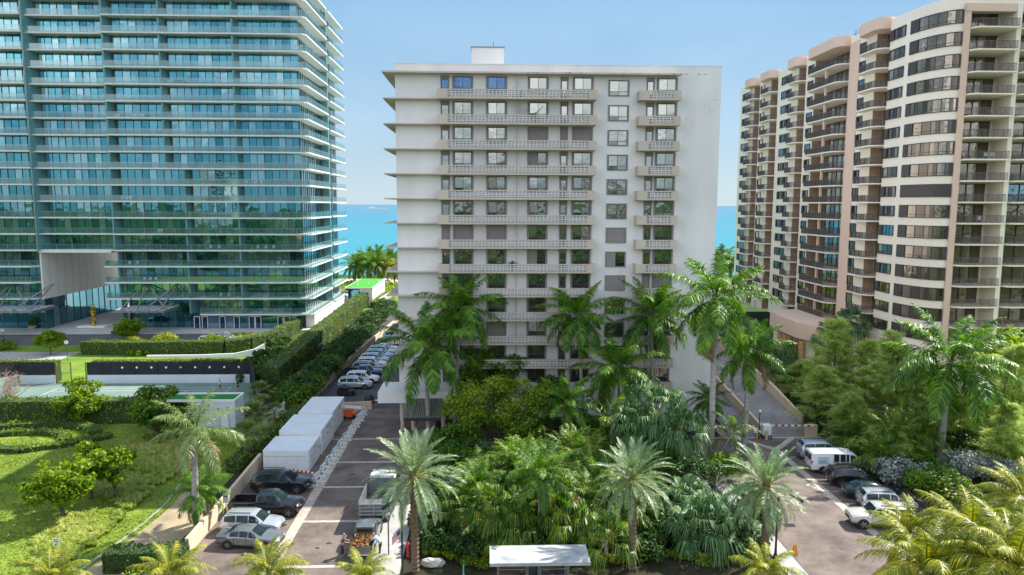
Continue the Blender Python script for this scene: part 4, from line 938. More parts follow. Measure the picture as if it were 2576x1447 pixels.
def T(px,py): return G(px,py)
gl3='sea-grape trees on the left lawn'
blobtree('sea_grape_tree','lawn tree just beyond the left picture edge that throws its shade on the grass',T(-120,1215),6.5,3.2,3.0,2.4,44,150,.32,LM['treel'],BK['tree'],30,gl3,br=.95,asp=.8)
blobtree('sea_grape_tree','tall light-green tree in front of the long clipped hedge and tennis court',T(205,1068),5.4,2.9,2.3,2.3,48,120,.30,LM['treel'],BK['tree'],31,gl3,br=.72,asp=.8)
blobtree('sea_grape_tree','largest lawn tree, left-most one with a broad crown and a dark trunk',T(157,1308),5.0,3.0,2.4,1.9,60,120,.28,LM['treel'],BK['tree'],32,gl3,br=.68,asp=.8)
blobtree('sea_grape_tree','upright lawn tree between the left-most tree and the one with the bare ringed trunk',T(228,1255),5.2,1.9,1.8,1.9,34,120,.28,LM['treel'],BK['tree'],33,gl3,br=.62,asp=.8)
blobtree('sea_grape_tree','lawn tree on a clear trunk in a ring of bare earth beside the tall grass',T(291,1256),4.6,1.7,1.6,1.6,32,120,.28,LM['treel'],BK['tree'],34,gl3,br=.6,asp=.8)
blobtree('sea_grape_tree','darker shaded tree next to the small white utility building',T(400,1110),6.0,2.9,2.2,2.4,34,150,.34,LM['tree'],BK['tree'],35,gl3,br=.95,asp=.8)
blobtree('broadleaf_tree','yellow-green spreading tree in the centre, hiding the lower balconies',G(1255,1140),8.4,5.4,3.4,3.3,72,240,.26,LM['treey'],BK['tree'],36,'broadleaf trees of the central garden',br=1.15,stems=2)
blobtree('broadleaf_tree','darker broad tree behind the yellow-green one, against the white block',G(1240,1062),8.9,4.2,2.6,2.6,48,220,.30,LM['tree'],BK['tree'],37,'broadleaf trees of the central garden',br=1.15)
blobtree('broadleaf_tree','loose green tree between the porch awning and the yellow-green tree',G(1165,1150),5.6,2.6,2.2,2.2,26,200,.26,LM['tree'],BK['tree'],43,'broadleaf trees of the central garden',br=.9)
blobtree('broadleaf_tree','lower dark-green tree at the right foot of the yellow-green tree',G(1335,1165),4.8,2.4,2.0,2.0,22,200,.26,LM['tree'],BK['tree'],44,'broadleaf trees of the central garden',br=.9)
blobtree('broadleaf_tree','dark rounded tree under the low royal palm, right of the yellow-green tree',G(1385,1080),6.0,2.2,2.0,2.0,26,200,.28,LM['tree'],BK['tree'],38,'broadleaf trees of the central garden',br=1.0)
blobtree('clipped_tree','small round clipped tree on the lower lane left of the clipped hedge',G(127,893),3.9,2.35,2.1,1.25,34,150,.34,LM['treel'],BK['tree'],39,None,br=.8,trunk_r=.1)
blobtree('round_tree','round light-green tree beside the dark car under the canopy',G(328,858),4.4,2.6,2.2,1.8,34,150,.36,LM['treel'],BK['tree'],40,None,br=.9,trunk_r=.12)
# she-oaks
def casuarina_mesh(seed,h=12,rad=3.6,nbr=110,ns=70):
    r=np.random.default_rng(seed); ch=[]; 
    for i in range(nbr):
        u=r.random()**.8; z=h*(.16+.84*u); az=r.uniform(0,2*PI); l_=rad*(1.12-u)**.75*(.6+.6*r.random()); el=.45+.35*u+r.uniform(-.2,.2)
        d=np.array([math.cos(az)*math.cos(el),math.sin(az)*math.cos(el),math.sin(el)]); s=np.linspace(.15,1,ns)+r.uniform(-.02,.02,ns)
        p0=np.array([0,0,z-l_*.3])+d*(s*l_)[:,None]; p0[:,2]-=.25*l_*s**2.2
        p0=p0+r.normal(0,.10,(ns,3)); dd=norm(d*1.0+r.normal(0,.55,(ns,3))+np.array([0,0,-.1])); ln=r.uniform(.35,.8,ns)
        p1=p0+dd*(ln*.5)[:,None]; p2=p0+dd*ln[:,None]; p2[:,2]-=ln*.35; wd=norm(r.normal(0,1,(ns,3)))
        v,f=strips(p0,p1,p2,.04,.05,wd); ch.append((v,f,0))
    return ch
CM['casu']=[crownmesh('crown',casuarina_mesh(s,*a),[LM['casu']]) for s,a in ((51,(12,4.2,170,95)),(52,(13,4.7,180,95)))]
def casu(px,py,Y,label,var,s=1,rz=None,sz_=None):
    tp=P(px,py,Y); t=thing('she_oak_tree',label,'tree',(tp.x,Y,0),'feathery she-oaks east of the drive'); hh=tp.z; k=hh/12.6
    q=MB(); 
    for j,(ox,oy) in enumerate(((0,0),(.5,.3),(-.45,.25))): q.tube([(tp.x+ox,Y+oy,-.05),(tp.x+ox*2,Y+oy,hh*.45),(tp.x+ox*1.2,Y,hh*.9)],[.17*s,.12*s,.03],7)
    q.build('trunk',BK['tree'],t,smooth=2)
    o=bpy.data.objects.new('crown',CM['casu'][var]); C.objects.link(o); o.parent=t; o.scale=(s,s,k); o.rotation_euler=(0,0,rz if rz is not None else random.uniform(0,6.28)); return t
casu(2020,905,92,'left-most she-oak, dark green, beside the ramp wall',0,1.0)
casu(2105,815,84,'she-oak with a pointed bright top below the cream tower balconies',1,1.15)
casu(2185,850,80,'she-oak in the middle of the grove, directly above the white van',0,1.1)
casu(2250,845,82,'she-oak just left of the big pale-trunked palm',1,1.1)
casu(2330,880,78,'she-oak behind the trunk of the big pale-trunked palm',0,1.0)
casu(2480,900,76,'she-oak right of the big pale-trunked palm',1,1.1)
casu(2560,860,72,'she-oak at the right picture edge with bare lower branches',0,1.1)
casu(2075,930,78,'low feathery she-oak at the foot of the grove behind the gate wall',1,.95)
casu(2145,985,72,'lowest she-oak, spreading over the dark cars',0,.85)
casu(2420,1000,70,'short she-oak between the palm trunk and the silver bushes',1,.85)
casu(2540,1010,64,'short she-oak in front of the right edge, over the silver bushes',0,.8)
casu(2760,900,72,'she-oak beyond the right picture edge, first of two',1,1.1)
casu(2900,900,84,'she-oak beyond the right picture edge, second of two',0,1.1)
# ---- hedges
def surf_pts(a,b,w,z0,z1,n,r):
    a=np.array(a[:2],float);b=np.array(b[:2],float);d=b-a;L_=np.linalg.norm(d);d/=L_;s=np.array([-d[1],d[0]]); areas=np.array([w*L_,(z1-z0)*L_,(z1-z0)*L_,w*(z1-z0),w*(z1-z0)]); k=r.choice(5,n,p=areas/areas.sum())
    u=r.random(n);v=r.random(n); pos=np.zeros((n,3));nn=np.zeros((n,3))
    for f,(U,V_,W,N_) in enumerate([(u*L_,(v-.5)*w,np.full(n,z1),(0,0,1)),(u*L_,np.full(n,-.5*w),z0+v*(z1-z0),(-s[0],-s[1],0)),(u*L_,np.full(n,.5*w),z0+v*(z1-z0),(s[0],s[1],0)),(np.zeros(n),(u-.5)*w,z0+v*(z1-z0),(-d[0],-d[1],0)),(np.full(n,L_),(u-.5)*w,z0+v*(z1-z0),(d[0],d[1],0))]):
        m=k==f; pos[m,:2]=a+np.outer(U[m],d)+np.outer(V_[m],s); pos[m,2]=W[m]; nn[m]=N_
    return pos,nn
def hedge(pts,w,h,label,dens=16,leaf=.24,lm='hedge',seed=1,group=None,z0=0,name='hedge',hs=None,cat='hedge'):
    r=np.random.default_rng(seed); ch=[]; inner=MB(); xs=[p[0] for p in pts]; org=(sum(xs)/len(xs),sum(p[1] for p in pts)/len(pts),z0)
    t=thing(name,label,cat,org,group)
    for i,(a,b) in enumerate(zip(pts[:-1],pts[1:])):
        L_=math.hypot(b[0]-a[0],b[1]-a[1]); ha=hs[i] if hs else h
        n=int((w*L_+2*ha*L_)*dens); pos,nn=surf_pts(a,b,w,z0,z0+ha,n,r)
        und=.17*np.sin(pos[:,0]*1.7+pos[:,1]*1.3)+.12*np.sin(pos[:,0]*4.1+pos[:,2]*3); pos=pos+nn*(und[:,None]*.6)+r.normal(0,.05,(n,3)); v,f=leaves(pos,nn,leaf,.65,.5,.05,r=r); ch.append((v,f,0))
        d=Vector((b[0]-a[0],b[1]-a[1],0)).normalized(); s=Vector((-d.y,d.x,0))*(w/2-.1); A=Vector((a[0],a[1],0));B_=Vector((b[0],b[1],0))
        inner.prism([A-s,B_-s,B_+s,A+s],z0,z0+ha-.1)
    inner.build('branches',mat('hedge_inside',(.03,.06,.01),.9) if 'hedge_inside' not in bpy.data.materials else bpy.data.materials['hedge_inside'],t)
    npbuild('foliage',ch,[LM[lm]],t); return t
hedge([(-80,83.5),(-33.8,83.5)],2.2,2.75,'long tall clipped hedge between the lawn and the near side of the tennis court',seed=61,dens=20)
hedge([(-56.6,103),(-36,103)],1.5,3.15,'flat golden-topped hedge behind the long black windscreen of the tennis court',lm='hedgey',seed=62)
hedge([(-83,96),(-78.5,103.2)],1.5,3.1,'golden hedge slanting down to the left picture edge beyond the court',lm='hedgey',seed=63)
hh=[G(205,893),G(330,895),G(450,893),G(560,892),G(620,884),G(680,868),G(745,832)]
hedge([(p_.x,p_.y+1) for p_ in hh],2.2,2.3,'curved clipped hedge that sweeps up to the glass tower',seed=64,dens=20,lm='hedge')
hedge([(-29.6,97),(-30.5,130),(-31,160),(-31.5,196)],2.6,3.4,'very long straight hedge running from the tennis court toward the beach',seed=65,dens=14,leaf=.28)
hedge([(-24.2,66.5),(-23.6,76),(-22.9,86)],1.5,1.3,'low bright hedge along the white storage units',seed=66,dens=26,lm='hedge')
hedge([(-26.6,48.5),(-21.4,48.8)],1.6,1.5,'dark box-cut hedge at the end of the parked cars',seed=67,dens=70,leaf=.17,lm='dark')
hedge([(-24.5,46.2),(-21.2,46.3)],1.0,.8,'low golden hedge in front of the dark box-cut one',seed=68,dens=30,lm='hedgey',leaf=.18)
hedge([(-78,103),(-61.6,103)],1.5,3.15,'golden-topped hedge left of the court gate',lm='hedgey',seed=60)
# low parterre hedges
def arcpts(c,r_,a0,a1,n=9): return [(c[0]+r_*math.cos(a0+(a1-a0)*i/n)*1.0,c[1]+r_*.55*math.sin(a0+(a1-a0)*i/n)) for i in range(n+1)]
gm='low curving parterre hedges on the left lawn'
hedge(arcpts((-50.5,77.3),7.5,R(10),R(150)),1.3,.7,'outermost low curved hedge of the lawn pattern, farthest from the viewer',seed=69,lm='treel',dens=18,group=gm)
hedge(arcpts((-50.5,76),5.2,R(-5),R(140)),1.2,.6,'middle low curved hedge of the lawn pattern',seed=70,lm='treel',dens=18,group=gm)
hedge([(-54,73.8),(-48,73.0),(-43.5,75.2),(-41.2,77.6)],1.3,.6,'low curved hedge of the lawn pattern nearest the viewer',seed=71,lm='treel',dens=18,group=gm)
# ---- shrubs
def shrub(p_,rx,ry_,h,leaf,lm,label,seed,group=None,name='shrub',n=None,asp=.6,cat='shrub',nb=None):
    r=np.random.default_rng(seed); p_=Vector((p_[0],p_[1],p_[2] if len(p_)>2 else 0)); nb=nb or int(7+rx*ry_*2.2); t=thing(name,label,cat,p_,group); ch=[]
    tot=n or int(620*max(.5,rx*ry_*.5+h*.4)*(.3/leaf)**1.6)
    for i in range(nb):
        a=r.uniform(0,2*PI); q=math.sqrt(r.random())*.75; br=min(rx,ry_,h)*r.uniform(.35,.55); c_=np.array([math.cos(a)*q*rx,math.sin(a)*q*ry_,h*(.45+.4*r.random()*(1-q*.6))]); m=tot//nb
        d=norm(r.normal(0,1,(m,3))+[0,-.15,.35]); pos=c_+d*br*r.uniform(.7,1.1,(m,1)); pos[:,2]=np.maximum(pos[:,2],.03); v,f=leaves(pos,d+[0,0,.3],leaf,asp,.5,.1,r=r); ch.append((v+np.array(p_),f,0))
    npbuild('foliage',ch,[LM[lm]],t); q=MB(); 
    for i in range(5): a=i*1.3; q.tube([p_+Vector((0,0,-.02)),p_+Vector((math.cos(a)*rx*.35,math.sin(a)*ry_*.35,h*.55))],[.05,.02],5)
    q.build('stems',BK['tree'],t); return t
# bank between the long hedge and the car park wall
gb='dense dark shrubs on the bank above the car park wall'
ys=[88.5,92,95.5,99.2,103,107,111.5,116,121,126,131.5,137,143,149.5,156,163,170]
ordw=['first','second','third','fourth','fifth','sixth','seventh','eighth','ninth','tenth','eleventh','twelfth','thirteenth','fourteenth','fifteenth','sixteenth','seventeenth']
for i,y in enumerate(ys):
    shrub((-24.8+y*.006,y),2.6,2.6,2.9+.3*math.sin(i*2.1),.32,'dark' if i not in(0,2,5) else 'tree','%s bank shrub along the car park wall, counted from the white storage units'%ordw[i],100+i,gb,nb=16)
for i,(x,y,h_) in enumerate([(-36,112,1.2),(-36.5,120,1.2),(-38,128,1.4),(-34.5,104.5,1.2)]):
    shrub((x,y),3.6,4.2,h_,.34,'dark','low spreading shrub %s'%['on the slope right of the curved white wall','on the slope behind the small grey vent roof','on the slope at the foot of the glass tower','at the near corner of the slope by the windscreen'][i],130+i,'ground shrubs below the glass tower',nb=22)
for px,py,rx,h_,lm,lab,sd in [(340,876,2.5,1.9,'hedgey','sand-yellow bush under the round light-green tree',141),(415,876,2.5,2.6,'hedgey','bright yellow bush left of the silver car on the tower road',142),(535,873,2.0,2.0,'treel','green flowering bush hiding the nose of the silver car',143),(570,868,1.9,1.9,'silver','pale pink-flowering bush beside the silver car',144),(12,880,3.0,1.6,'hedge','shaded mounded bush at the left picture edge on the tower lawn',145),(352,893,2.6,1.0,'treel','lime-green low bush below the curved clipped hedge',146)]:
    p_=G(px,py); shrub(p_,rx,1.8,h_,.32,lm,lab,sd,None,nb=16)
# central garden understory
gu='clumping areca palms in the central garden'
AL=['beside the left date palm trunk','in front of the yellow-green tree','tallest of the middle, leaning left','behind the left end of the white shelter','directly behind the white shelter, with the bare grey stem','behind the right end of the white shelter','left of the middle date palm, with orange dead leaves','under the middle date palm','in the second row behind the shelter','in the second row, left of the middle date palm','by the forecourt, behind the red umbrella','near the tall thin screw pine']
def areca(x,y,h,label,seed,stems=5,group=gu,kind='areca',cs=1.0):
    r=random.Random(seed); t=thing('areca_palm',label,'palm',(x,y,0),group)
    for i in range(stems):
        a=i*2*PI/stems+r.random(); d=r.uniform(.2,.9); hh=h*r.uniform(.45,.85); top=Vector((math.cos(a)*d,math.sin(a)*d,hh))
        q=MB(); q.tube([Vector((x,y,-.02))+Vector((top.x*.3,top.y*.3,0)),Vector((x,y,0))+top*.6,Vector((x,y,0))+top],[.07,.06,.045],6); q.build('stem',BK['royal'],t,smooth=2)
        o=bpy.data.objects.new('crown',CM[kind][r.randrange(3)]); C.objects.link(o); o.parent=t; o.location=top; o.rotation_euler=(math.sin(a)*-.25,math.cos(a)*.25,r.random()*6.3); o.scale=(cs*r.uniform(.85,1.15),)*3
    return t
ap=[(1190,1335,3.2),(1225,1285,4.0),(1300,1275,4.9),(1250,1365,3.0),(1400,1350,3.4),(1455,1345,4.4),(1520,1310,4.0),(1570,1340,3.2),(1385,1265,3.6),(1480,1240,3.4),(1440,1190,2.8),(1325,1225,3.2)]
for i,(px,py,h_) in enumerate(ap):
    p_=G(px,py); areca(p_.x,p_.y,h_,'areca palm clump '+AL[i],200+i,stems=7)
for i,(px,py,h_,lab) in enumerate([(2010,1130,3,''),]): pass
ga='palm clumps under the she-oaks'
for i,(px,py,h_,lab) in enumerate([(2250,1180,4.4,'light green palm clump left of the big pale trunk, over the cars'),(2310,1160,4.2,'light green palm clump touching the big pale trunk'),(2215,1200,3.0,'low palm clump right behind the white van'),(2160,1150,3.2,'dark palm clump behind the van roof')]):
    p_=G(px,py); areca(p_.x,p_.y,h_,lab,230+i,stems=6,group=ga)
gf='big fan palms of the central garden'
for i,(px,py,bx_,by_,Y,s_,lab) in enumerate([(1355,1185,1357,1370,50.5,.62,'slender palm with a bare grey stem rising directly behind the white shelter'),(1200,1215,1200,1330,55,.5,'slim bright palm left of the areca clumps'),(1500,1215,1500,1300,56,.5,'slim palm left beside the crown of the middle date palm')]):
    b,t=PG(px,py,Y,bx_,by_); palm('royal',b,t,lab,'slender palms inside the areca clumps',var=i,r=.09,crs=s_)
for i,(px,py,Y,s_,lab) in enumerate([(1235,1290,51.5,1.25,'drooping fan palm with yellow tips in the left part of the areca clumps'),(1285,1330,50,1.2,'drooping fan palm just left behind the white shelter'),(1425,1310,50,1.2,'drooping fan palm behind the right half of the white shelter'),(1525,1360,48.5,1.15,'drooping fan palm between the shelter and the middle date palm'),(1180,1290,53,1.0,'drooping fan palm at the left end of the areca clumps'),(1345,1265,54,1.0,'drooping fan palm in the middle of the areca clumps')]):
    b,t=PG(px,py,Y); palm('hang',b,t,lab,'drooping fan palms inside the areca clumps',var=i,r=.12,crs=s_)
M['orange']=leafmat('orange_dead_leaf',(.16,.055,.02),(.36,.13,.04),trans=.2,scale=3)
for i,(px,py,Y,lab) in enumerate([(1325,1235,48.6,'hanging orange dead leaf above the middle of the shelter'),(1390,1265,48.6,'hanging orange dead leaf right of the slender grey stem'),(1452,1255,48.2,'curled orange dead leaf left of the middle date palm trunk'),(1170,1330,49.5,'hanging orange dead leaf at the left end of the clumps'),(1618,1260,48.4,'dark red striped leaf right of the middle date palm trunk')]):
    p_=P(px,py,Y); r_=random.Random(i); q=MB(); pts=[p_+Vector((.14*math.sin(j*.9+i),.05*math.sin(j*2.+i),.4-.17*j)) for j in range(6)]; w_=[.02,.07,.12,.08,.09,.01]
    for j in range(5): a,c=pts[j],pts[j+1]; q.poly([a-Vector((w_[j],0,0)),a+Vector((w_[j],.12,.05)),c+Vector((w_[j+1],.12,-.05)),c-Vector((w_[j+1],0,0))])
    q.build('dead_leaf',M['orange'] if i<4 else LM['dry'],label=lab,cat='leaf',group='dead leaves hanging in the central garden')
for i,(px,py,Y,s,lab) in enumerate([(1650,1045,69,2.2,'huge blue-green fan palm in front of the white block, right of centre'),(1600,1075,67,1.6,'blue-green fan palm left beside the huge one'),(1715,1085,66,1.6,'blue-green fan palm right beside the huge one, near the parked white car'),(1770,1330,50,1.6,'hanging fan palm with long drooping leaves left of the right date palm'),(1840,1345,51,1.5,'hanging fan palm directly left of the right date palm trunk'),(1880,1280,54,1.4,'upper hanging fan palm behind the right date palm'),(1735,1270,54,1.4,'fan palm under the bare twisted branches'),(1310,1200,61,1.1,'grey-green fan palm in the dark gap under the yellow-green tree'),(1540,1060,70,1.5,'thin-leaved screw pine clump in front of the low royal palms')]):
    b,t=PG(px,py,Y); palm('fan' if i!=8 else 'areca',b,t,lab,gf,var=i,r=.14,crs=s)
gs='filler shrubs of the central garden'
SH=[(1100,1380,2.0,1.6,'dark','dark shrub right of the left date palm trunk'),(1075,1330,1.8,1.5,'dark','dark shrub behind the left date palm trunk'),(1130,1290,1.8,2.4,'dark','dark rounded shrub left of the areca clumps'),(1150,1200,2.6,3.0,'tree','leafy shrub between the porch and the yellow-green tree'),(1200,1225,2.4,2.6,'tree','leafy shrub under the left side of the yellow-green tree'),(1275,1210,2.2,2.2,'dark','dark shrub under the yellow-green tree'),(1180,1255,2.0,2.2,'silver','grey dried bush left of the areca clumps'),(1500,1140,2.4,2.6,'tree','leafy shrub behind the middle date palm'),(1420,1150,2.0,2.0,'dark','dark shrub by the forecourt below the low royal palm'),
 (1560,1190,2.2,2.4,'tree','leafy shrub left of the fan palms'),(1680,1200,2.6,3.2,'tree','tall leafy shrub right of the middle date palm crown'),(1750,1230,2.6,2.8,'dark','dark shrub among the twisted bare branches'),(1820,1215,2.4,2.6,'tree','leafy shrub at the foot of the tallest royal palm'),(1660,1300,2.4,2.6,'dark','dark shrub right of the middle date palm trunk'),(1690,1370,2.4,2.2,'dark','dark shrub by the street, right of the middle date palm'),(1640,1400,1.6,1.4,'dark','dark red-leaved shrub at the middle date palm foot'),(1860,1390,2.0,1.6,'dark','dark shrub left of the right date palm foot'),(1350,1390,2.4,2.0,'dark','dark shrub behind the white shelter'),(1450,1395,2.2,2.2,'dark','dark shrub at the right end of the white shelter'),(1230,1390,2.0,2.0,'dark','dark shrub at the left end of the white shelter'),(1180,1395,1.6,1.6,'dark','dark shrub two steps left of the white shelter'),(1090,1240,2.2,2.6,'dark','dark shrub right of the dump truck, behind the left date palm'),(1900,1320,1.8,2.0,'tree','leafy shrub at the bend of the right pavement'),(1610,1250,2.2,2.8,'tree','leafy shrub behind the middle date palm trunk'),(1130,1160,2.6,3.4,'tree','leafy shrub right beside the porch awning'),(1330,1170,2.4,2.6,'tree','leafy shrub at the right foot of the yellow-green tree'),(1180,1180,2.6,3.0,'dark','dark shrub at the left foot of the yellow-green tree'),(1470,1105,2.6,3.6,'tree','tall leafy shrub against the white block, left of the fan palms'),(1530,1110,2.2,3.0,'dark','dark shrub between the low royal palms'),(1400,1235,2.2,2.4,'tree','leafy shrub behind the areca clumps, left of the red parasol'),(1560,1240,2.2,2.6,'tree','leafy shrub right of the red parasol'),(1100,1330,2.0,2.2,'tree','leafy shrub between the left date palm and the areca clumps')]
for i,(px,py,rx,h_,lm,lab) in enumerate(SH):
    p_=G(px,py); shrub(p_,rx,1.8,h_,.26,lm,lab,300+i,gs,nb=14)
gy='bright yellow-green border shrubs along the street walk'
BS=[(1090,1402),(1150,1412),(1180,1425),(1215,1432),(1500,1420),(1545,1420),(1700,1408),(1735,1410),(1775,1420),(1815,1415),(1850,1420),(1125,1398)]
BL=['beside the left date palm foot','between the pale rock and the green post','just right of the green post','touching the left end of the shelter','touching the right end of the shelter','left of the middle date palm foot','first right of the middle date palm','second right of the middle date palm','below the hanging fan palms','left of the right date palm, under the fan palm','closest to the right pavement','behind the pale rock']
for i,(px,py) in enumerate(BS):
    p_=G(px,py); shrub((p_.x,p_.y),.85,.55,.75,.16,'treey','yellow-green border shrub '+BL[i],340+i,gy,n=420,nb=12)
# east garden
ge='shrubs of the east garden'
for i,(px,py,rx,h_,lm,lab) in enumerate([(2270,1230,2.4,2.8,'silver','silver-leaved bush behind the parked dark sedan'),(2420,1205,2.2,2.6,'silver','silver-leaved bush right of the big pale trunk'),(2500,1210,2.2,2.4,'silver','silver-leaved bush near the right picture edge'),(2340,1265,3.0,3.4,'tree','large dark-green bush over the parked white off-roader'),(2400,1290,2.6,3.0,'hedge','olive-green bush right of the large dark-green one'),(2080,1095,1.6,2.2,'dark','dark bush at the end of the gate wall'),(2130,1120,2.0,2.6,'dark','dark bush behind the white van'),(2190,1150,2.0,2.4,'tree','green bush behind the black car'),(2230,1120,2.4,3.0,'dark','dark undergrowth below the middle she-oak'),(2310,1200,2.4,2.6,'tree','green bush at the foot of the big pale-trunked palm'),(2390,1150,3.0,3.0,'dark','dark undergrowth right of the pale trunk'),(2480,1160,3.0,3.2,'tree','green undergrowth near the right edge'),(2560,1190,2.6,3.2,'treel','bright bush at the right picture edge'),(2030,1040,2.6,3.4,'dark','dark bush along the ramp wall, nearest the gate'),(1985,985,2.6,3.4,'dark','dark bush halfway up the ramp wall'),(2545,850,4.0,9.5,'treel','bright leafy tree top at the right edge below the balconies'),(1925,935,2.4,3.6,'dark','dark bush at the top of the ramp wall'),(2100,1060,2.6,4.0,'tree','leafy bush under the left-most she-oaks')]):
    p_=G(px,py) if h_<9 else P(px,900,84); 
    if h_>9: blobtree('broadleaf_tree',lab,(p_.x,84,0),10.5,3.8,3,3.0,36,170,.32,LM['treel'],BK['tree'],390,None,br=1.2)
    else: shrub(p_,rx,2.0,h_,.28,lm,lab,360+i,ge,nb=16)
# bare twisted shrubs
def twigs(p_,h,label,seed,name='bare_shrub',m=None,n=26,group=None):
    r=random.Random(seed); q=MB(); p_=Vector(p_)
    for i in range(n):
        a=r.uniform(0,2*PI); pts=[p_+Vector((r.uniform(-.2,.2),r.uniform(-.2,.2),-.02))]; d=Vector((math.cos(a)*.5,math.sin(a)*.5,1.0)).normalized()
        for j in range(6): d=(d+Vector((r.uniform(-.5,.5),r.uniform(-.5,.5),r.uniform(-.25,.35)))).normalized(); pts.append(pts[-1]+d*h/5*r.uniform(.7,1.2))
        q.tube(pts,[.045,.04,.034,.028,.022,.016,.01],5)
        for j in (2,3,4,5):
            for _ in range(2):
                d2=Vector((r.uniform(-1,1),r.uniform(-1,1),r.uniform(-.1,.9))).normalized(); q.tube([pts[j],pts[j]+d2*h*.12,pts[j]+d2*h*.2+Vector((0,0,.1))],[.02,.014,.007],4)
    return q.build(name,m or LM['grey'],label=label,cat='shrub',group=group,base=p_)
gt='leafless twisted shrubs'
twigs(G(1740,1200),2.8,'leafless twisted grey shrub left of the tallest royal palm trunk',1,group=gt); twigs(G(1830,1190),2.8,'leafless twisted grey shrub right of the tallest royal palm trunk',2,group=gt); twigs(G(1790,1285),3.0,'leafless twisted grey shrub above the hanging fan palms',3,group=gt)
twigs(G(25,1010),3.6,'pale bare bush rising beyond the hedge at the left edge of the tennis court',4,m=mat('pink_bare_twig',(.42,.30,.26),.9),n=34,name='bare_bush')
# ---- ornamental grass, tussocks over the left lawn slope
r=np.random.default_rng(77); poly=[G(*p) for p in [(60,1420),(130,1300),(330,1290),(215,1230),(240,1190),(330,1110),(470,1075),(480,1180),(400,1225),(300,1320),(190,1425)]]
def inside(x,y,pl):
    c=np.zeros(len(x),bool); n=len(pl)
    for i in range(n):
        x0,y0=pl[i].x,pl[i].y;x1,y1=pl[(i+1)%n].x,pl[(i+1)%n].y; m=((y0>y)!=(y1>y))&(x<(x1-x0)*(y-y0)/(y1-y0+1e-9)+x0); c^=m
    return c
cx=r.uniform(min(p.x for p in poly),max(p.x for p in poly),2600); cy=r.uniform(min(p.y for p in poly),max(p.y for p in poly),2600); k=inside(cx,cy,poly); cx,cy=cx[k],cy[k]
print('grass clumps',len(cx)); ch=[]; nb=46
cc=np.repeat(np.stack([cx,cy,0*cx],1),nb,0); n=len(cc); a=r.uniform(0,2*PI,n); rd=np.stack([np.cos(a),np.sin(a),0*a],1); l_=r.uniform(.5,1.05,n)*np.repeat(r.uniform(.7,1.2,len(cx)),nb)
wind=np.array([-.55,.1,0]); p0=cc+rd*.06; p1=p0+(rd*.28+wind*.2+[0,0,.75])*l_[:,None]*.62; p2=p1+(rd*.55+wind*.6+[0,0,-.12])*l_[:,None]*.5
v,f=strips(p0,p1,p2,.035,.035,norm(np.cross(rd,[0,0,1.]))); npbuild('ornamental_grass',[(v,f,0)],[LM['grass']],label='tall feathery grasses leaning in the wind on the left lawn slope',cat='grass',kind='stuff')
# second patch in front of the tower
r=np.random.default_rng(78); c0=[(px,py) for px,py in zip(r.uniform(580,690,160),r.uniform(842,862,160))]; cc=np.repeat(np.array([list(G(*p)) for p in c0]),30,0); n=len(cc); a=r.uniform(0,2*PI,n); rd=np.stack([np.cos(a),np.sin(a),0*a],1); l_=r.uniform(.6,1.3,n)
p0=cc+rd*.1; p1=p0+(rd*.3+[0,0,.8])*l_[:,None]*.6; p2=p1+(rd*.6+[-.3,0,-.1])*l_[:,None]*.5; v,f=strips(p0,p1,p2,.05,.05,norm(np.cross(rd,[0,0,1.]))); npbuild('ornamental_grass',[(v,f,0)],[LM['grass']],label='golden grasses in the bed between the curved hedge and the tower doors',cat='grass',kind='stuff')
# dune scrub beside the beach
r=np.random.default_rng(79); n=9000; pos=np.stack([r.uniform(-50,45,n),r.uniform(205,233,n),r.uniform(.1,1.4,n)],1); pos[:,2]*=.6+.5*np.sin(pos[:,0]*.7)*np.sin(pos[:,1]*.5); v,f=leaves(pos,np.tile([0,0,1.],(n,1)),.7,.7,.6,r=r); npbuild('dune_scrub',[(v,f,0)],[LM['treel']],label='green scrub covering the dune in front of the sea',cat='scrub',kind='stuff')
# tree belts behind the camera across the street, seen only mirrored in the windows
r=np.random.default_rng(80); ch=[]; n=40000; X=r.uniform(-260,260,n); Y=-r.uniform(20,170,n); hh=7+4*np.sin(X*.11+1)*np.sin(Y*.09)+3*np.sin(X*.031); pos=np.stack([X,Y,hh*r.uniform(.55,1.0,n)],1); v,f=leaves(pos,np.tile([0,.4,1.],(n,1)),3.2,.8,.5,r=r); npbuild('tree_belt',[(v,f,0)],[LM['dark']],label='distant wood across the street, mirrored in the tower glass',cat='wood',kind='stuff')

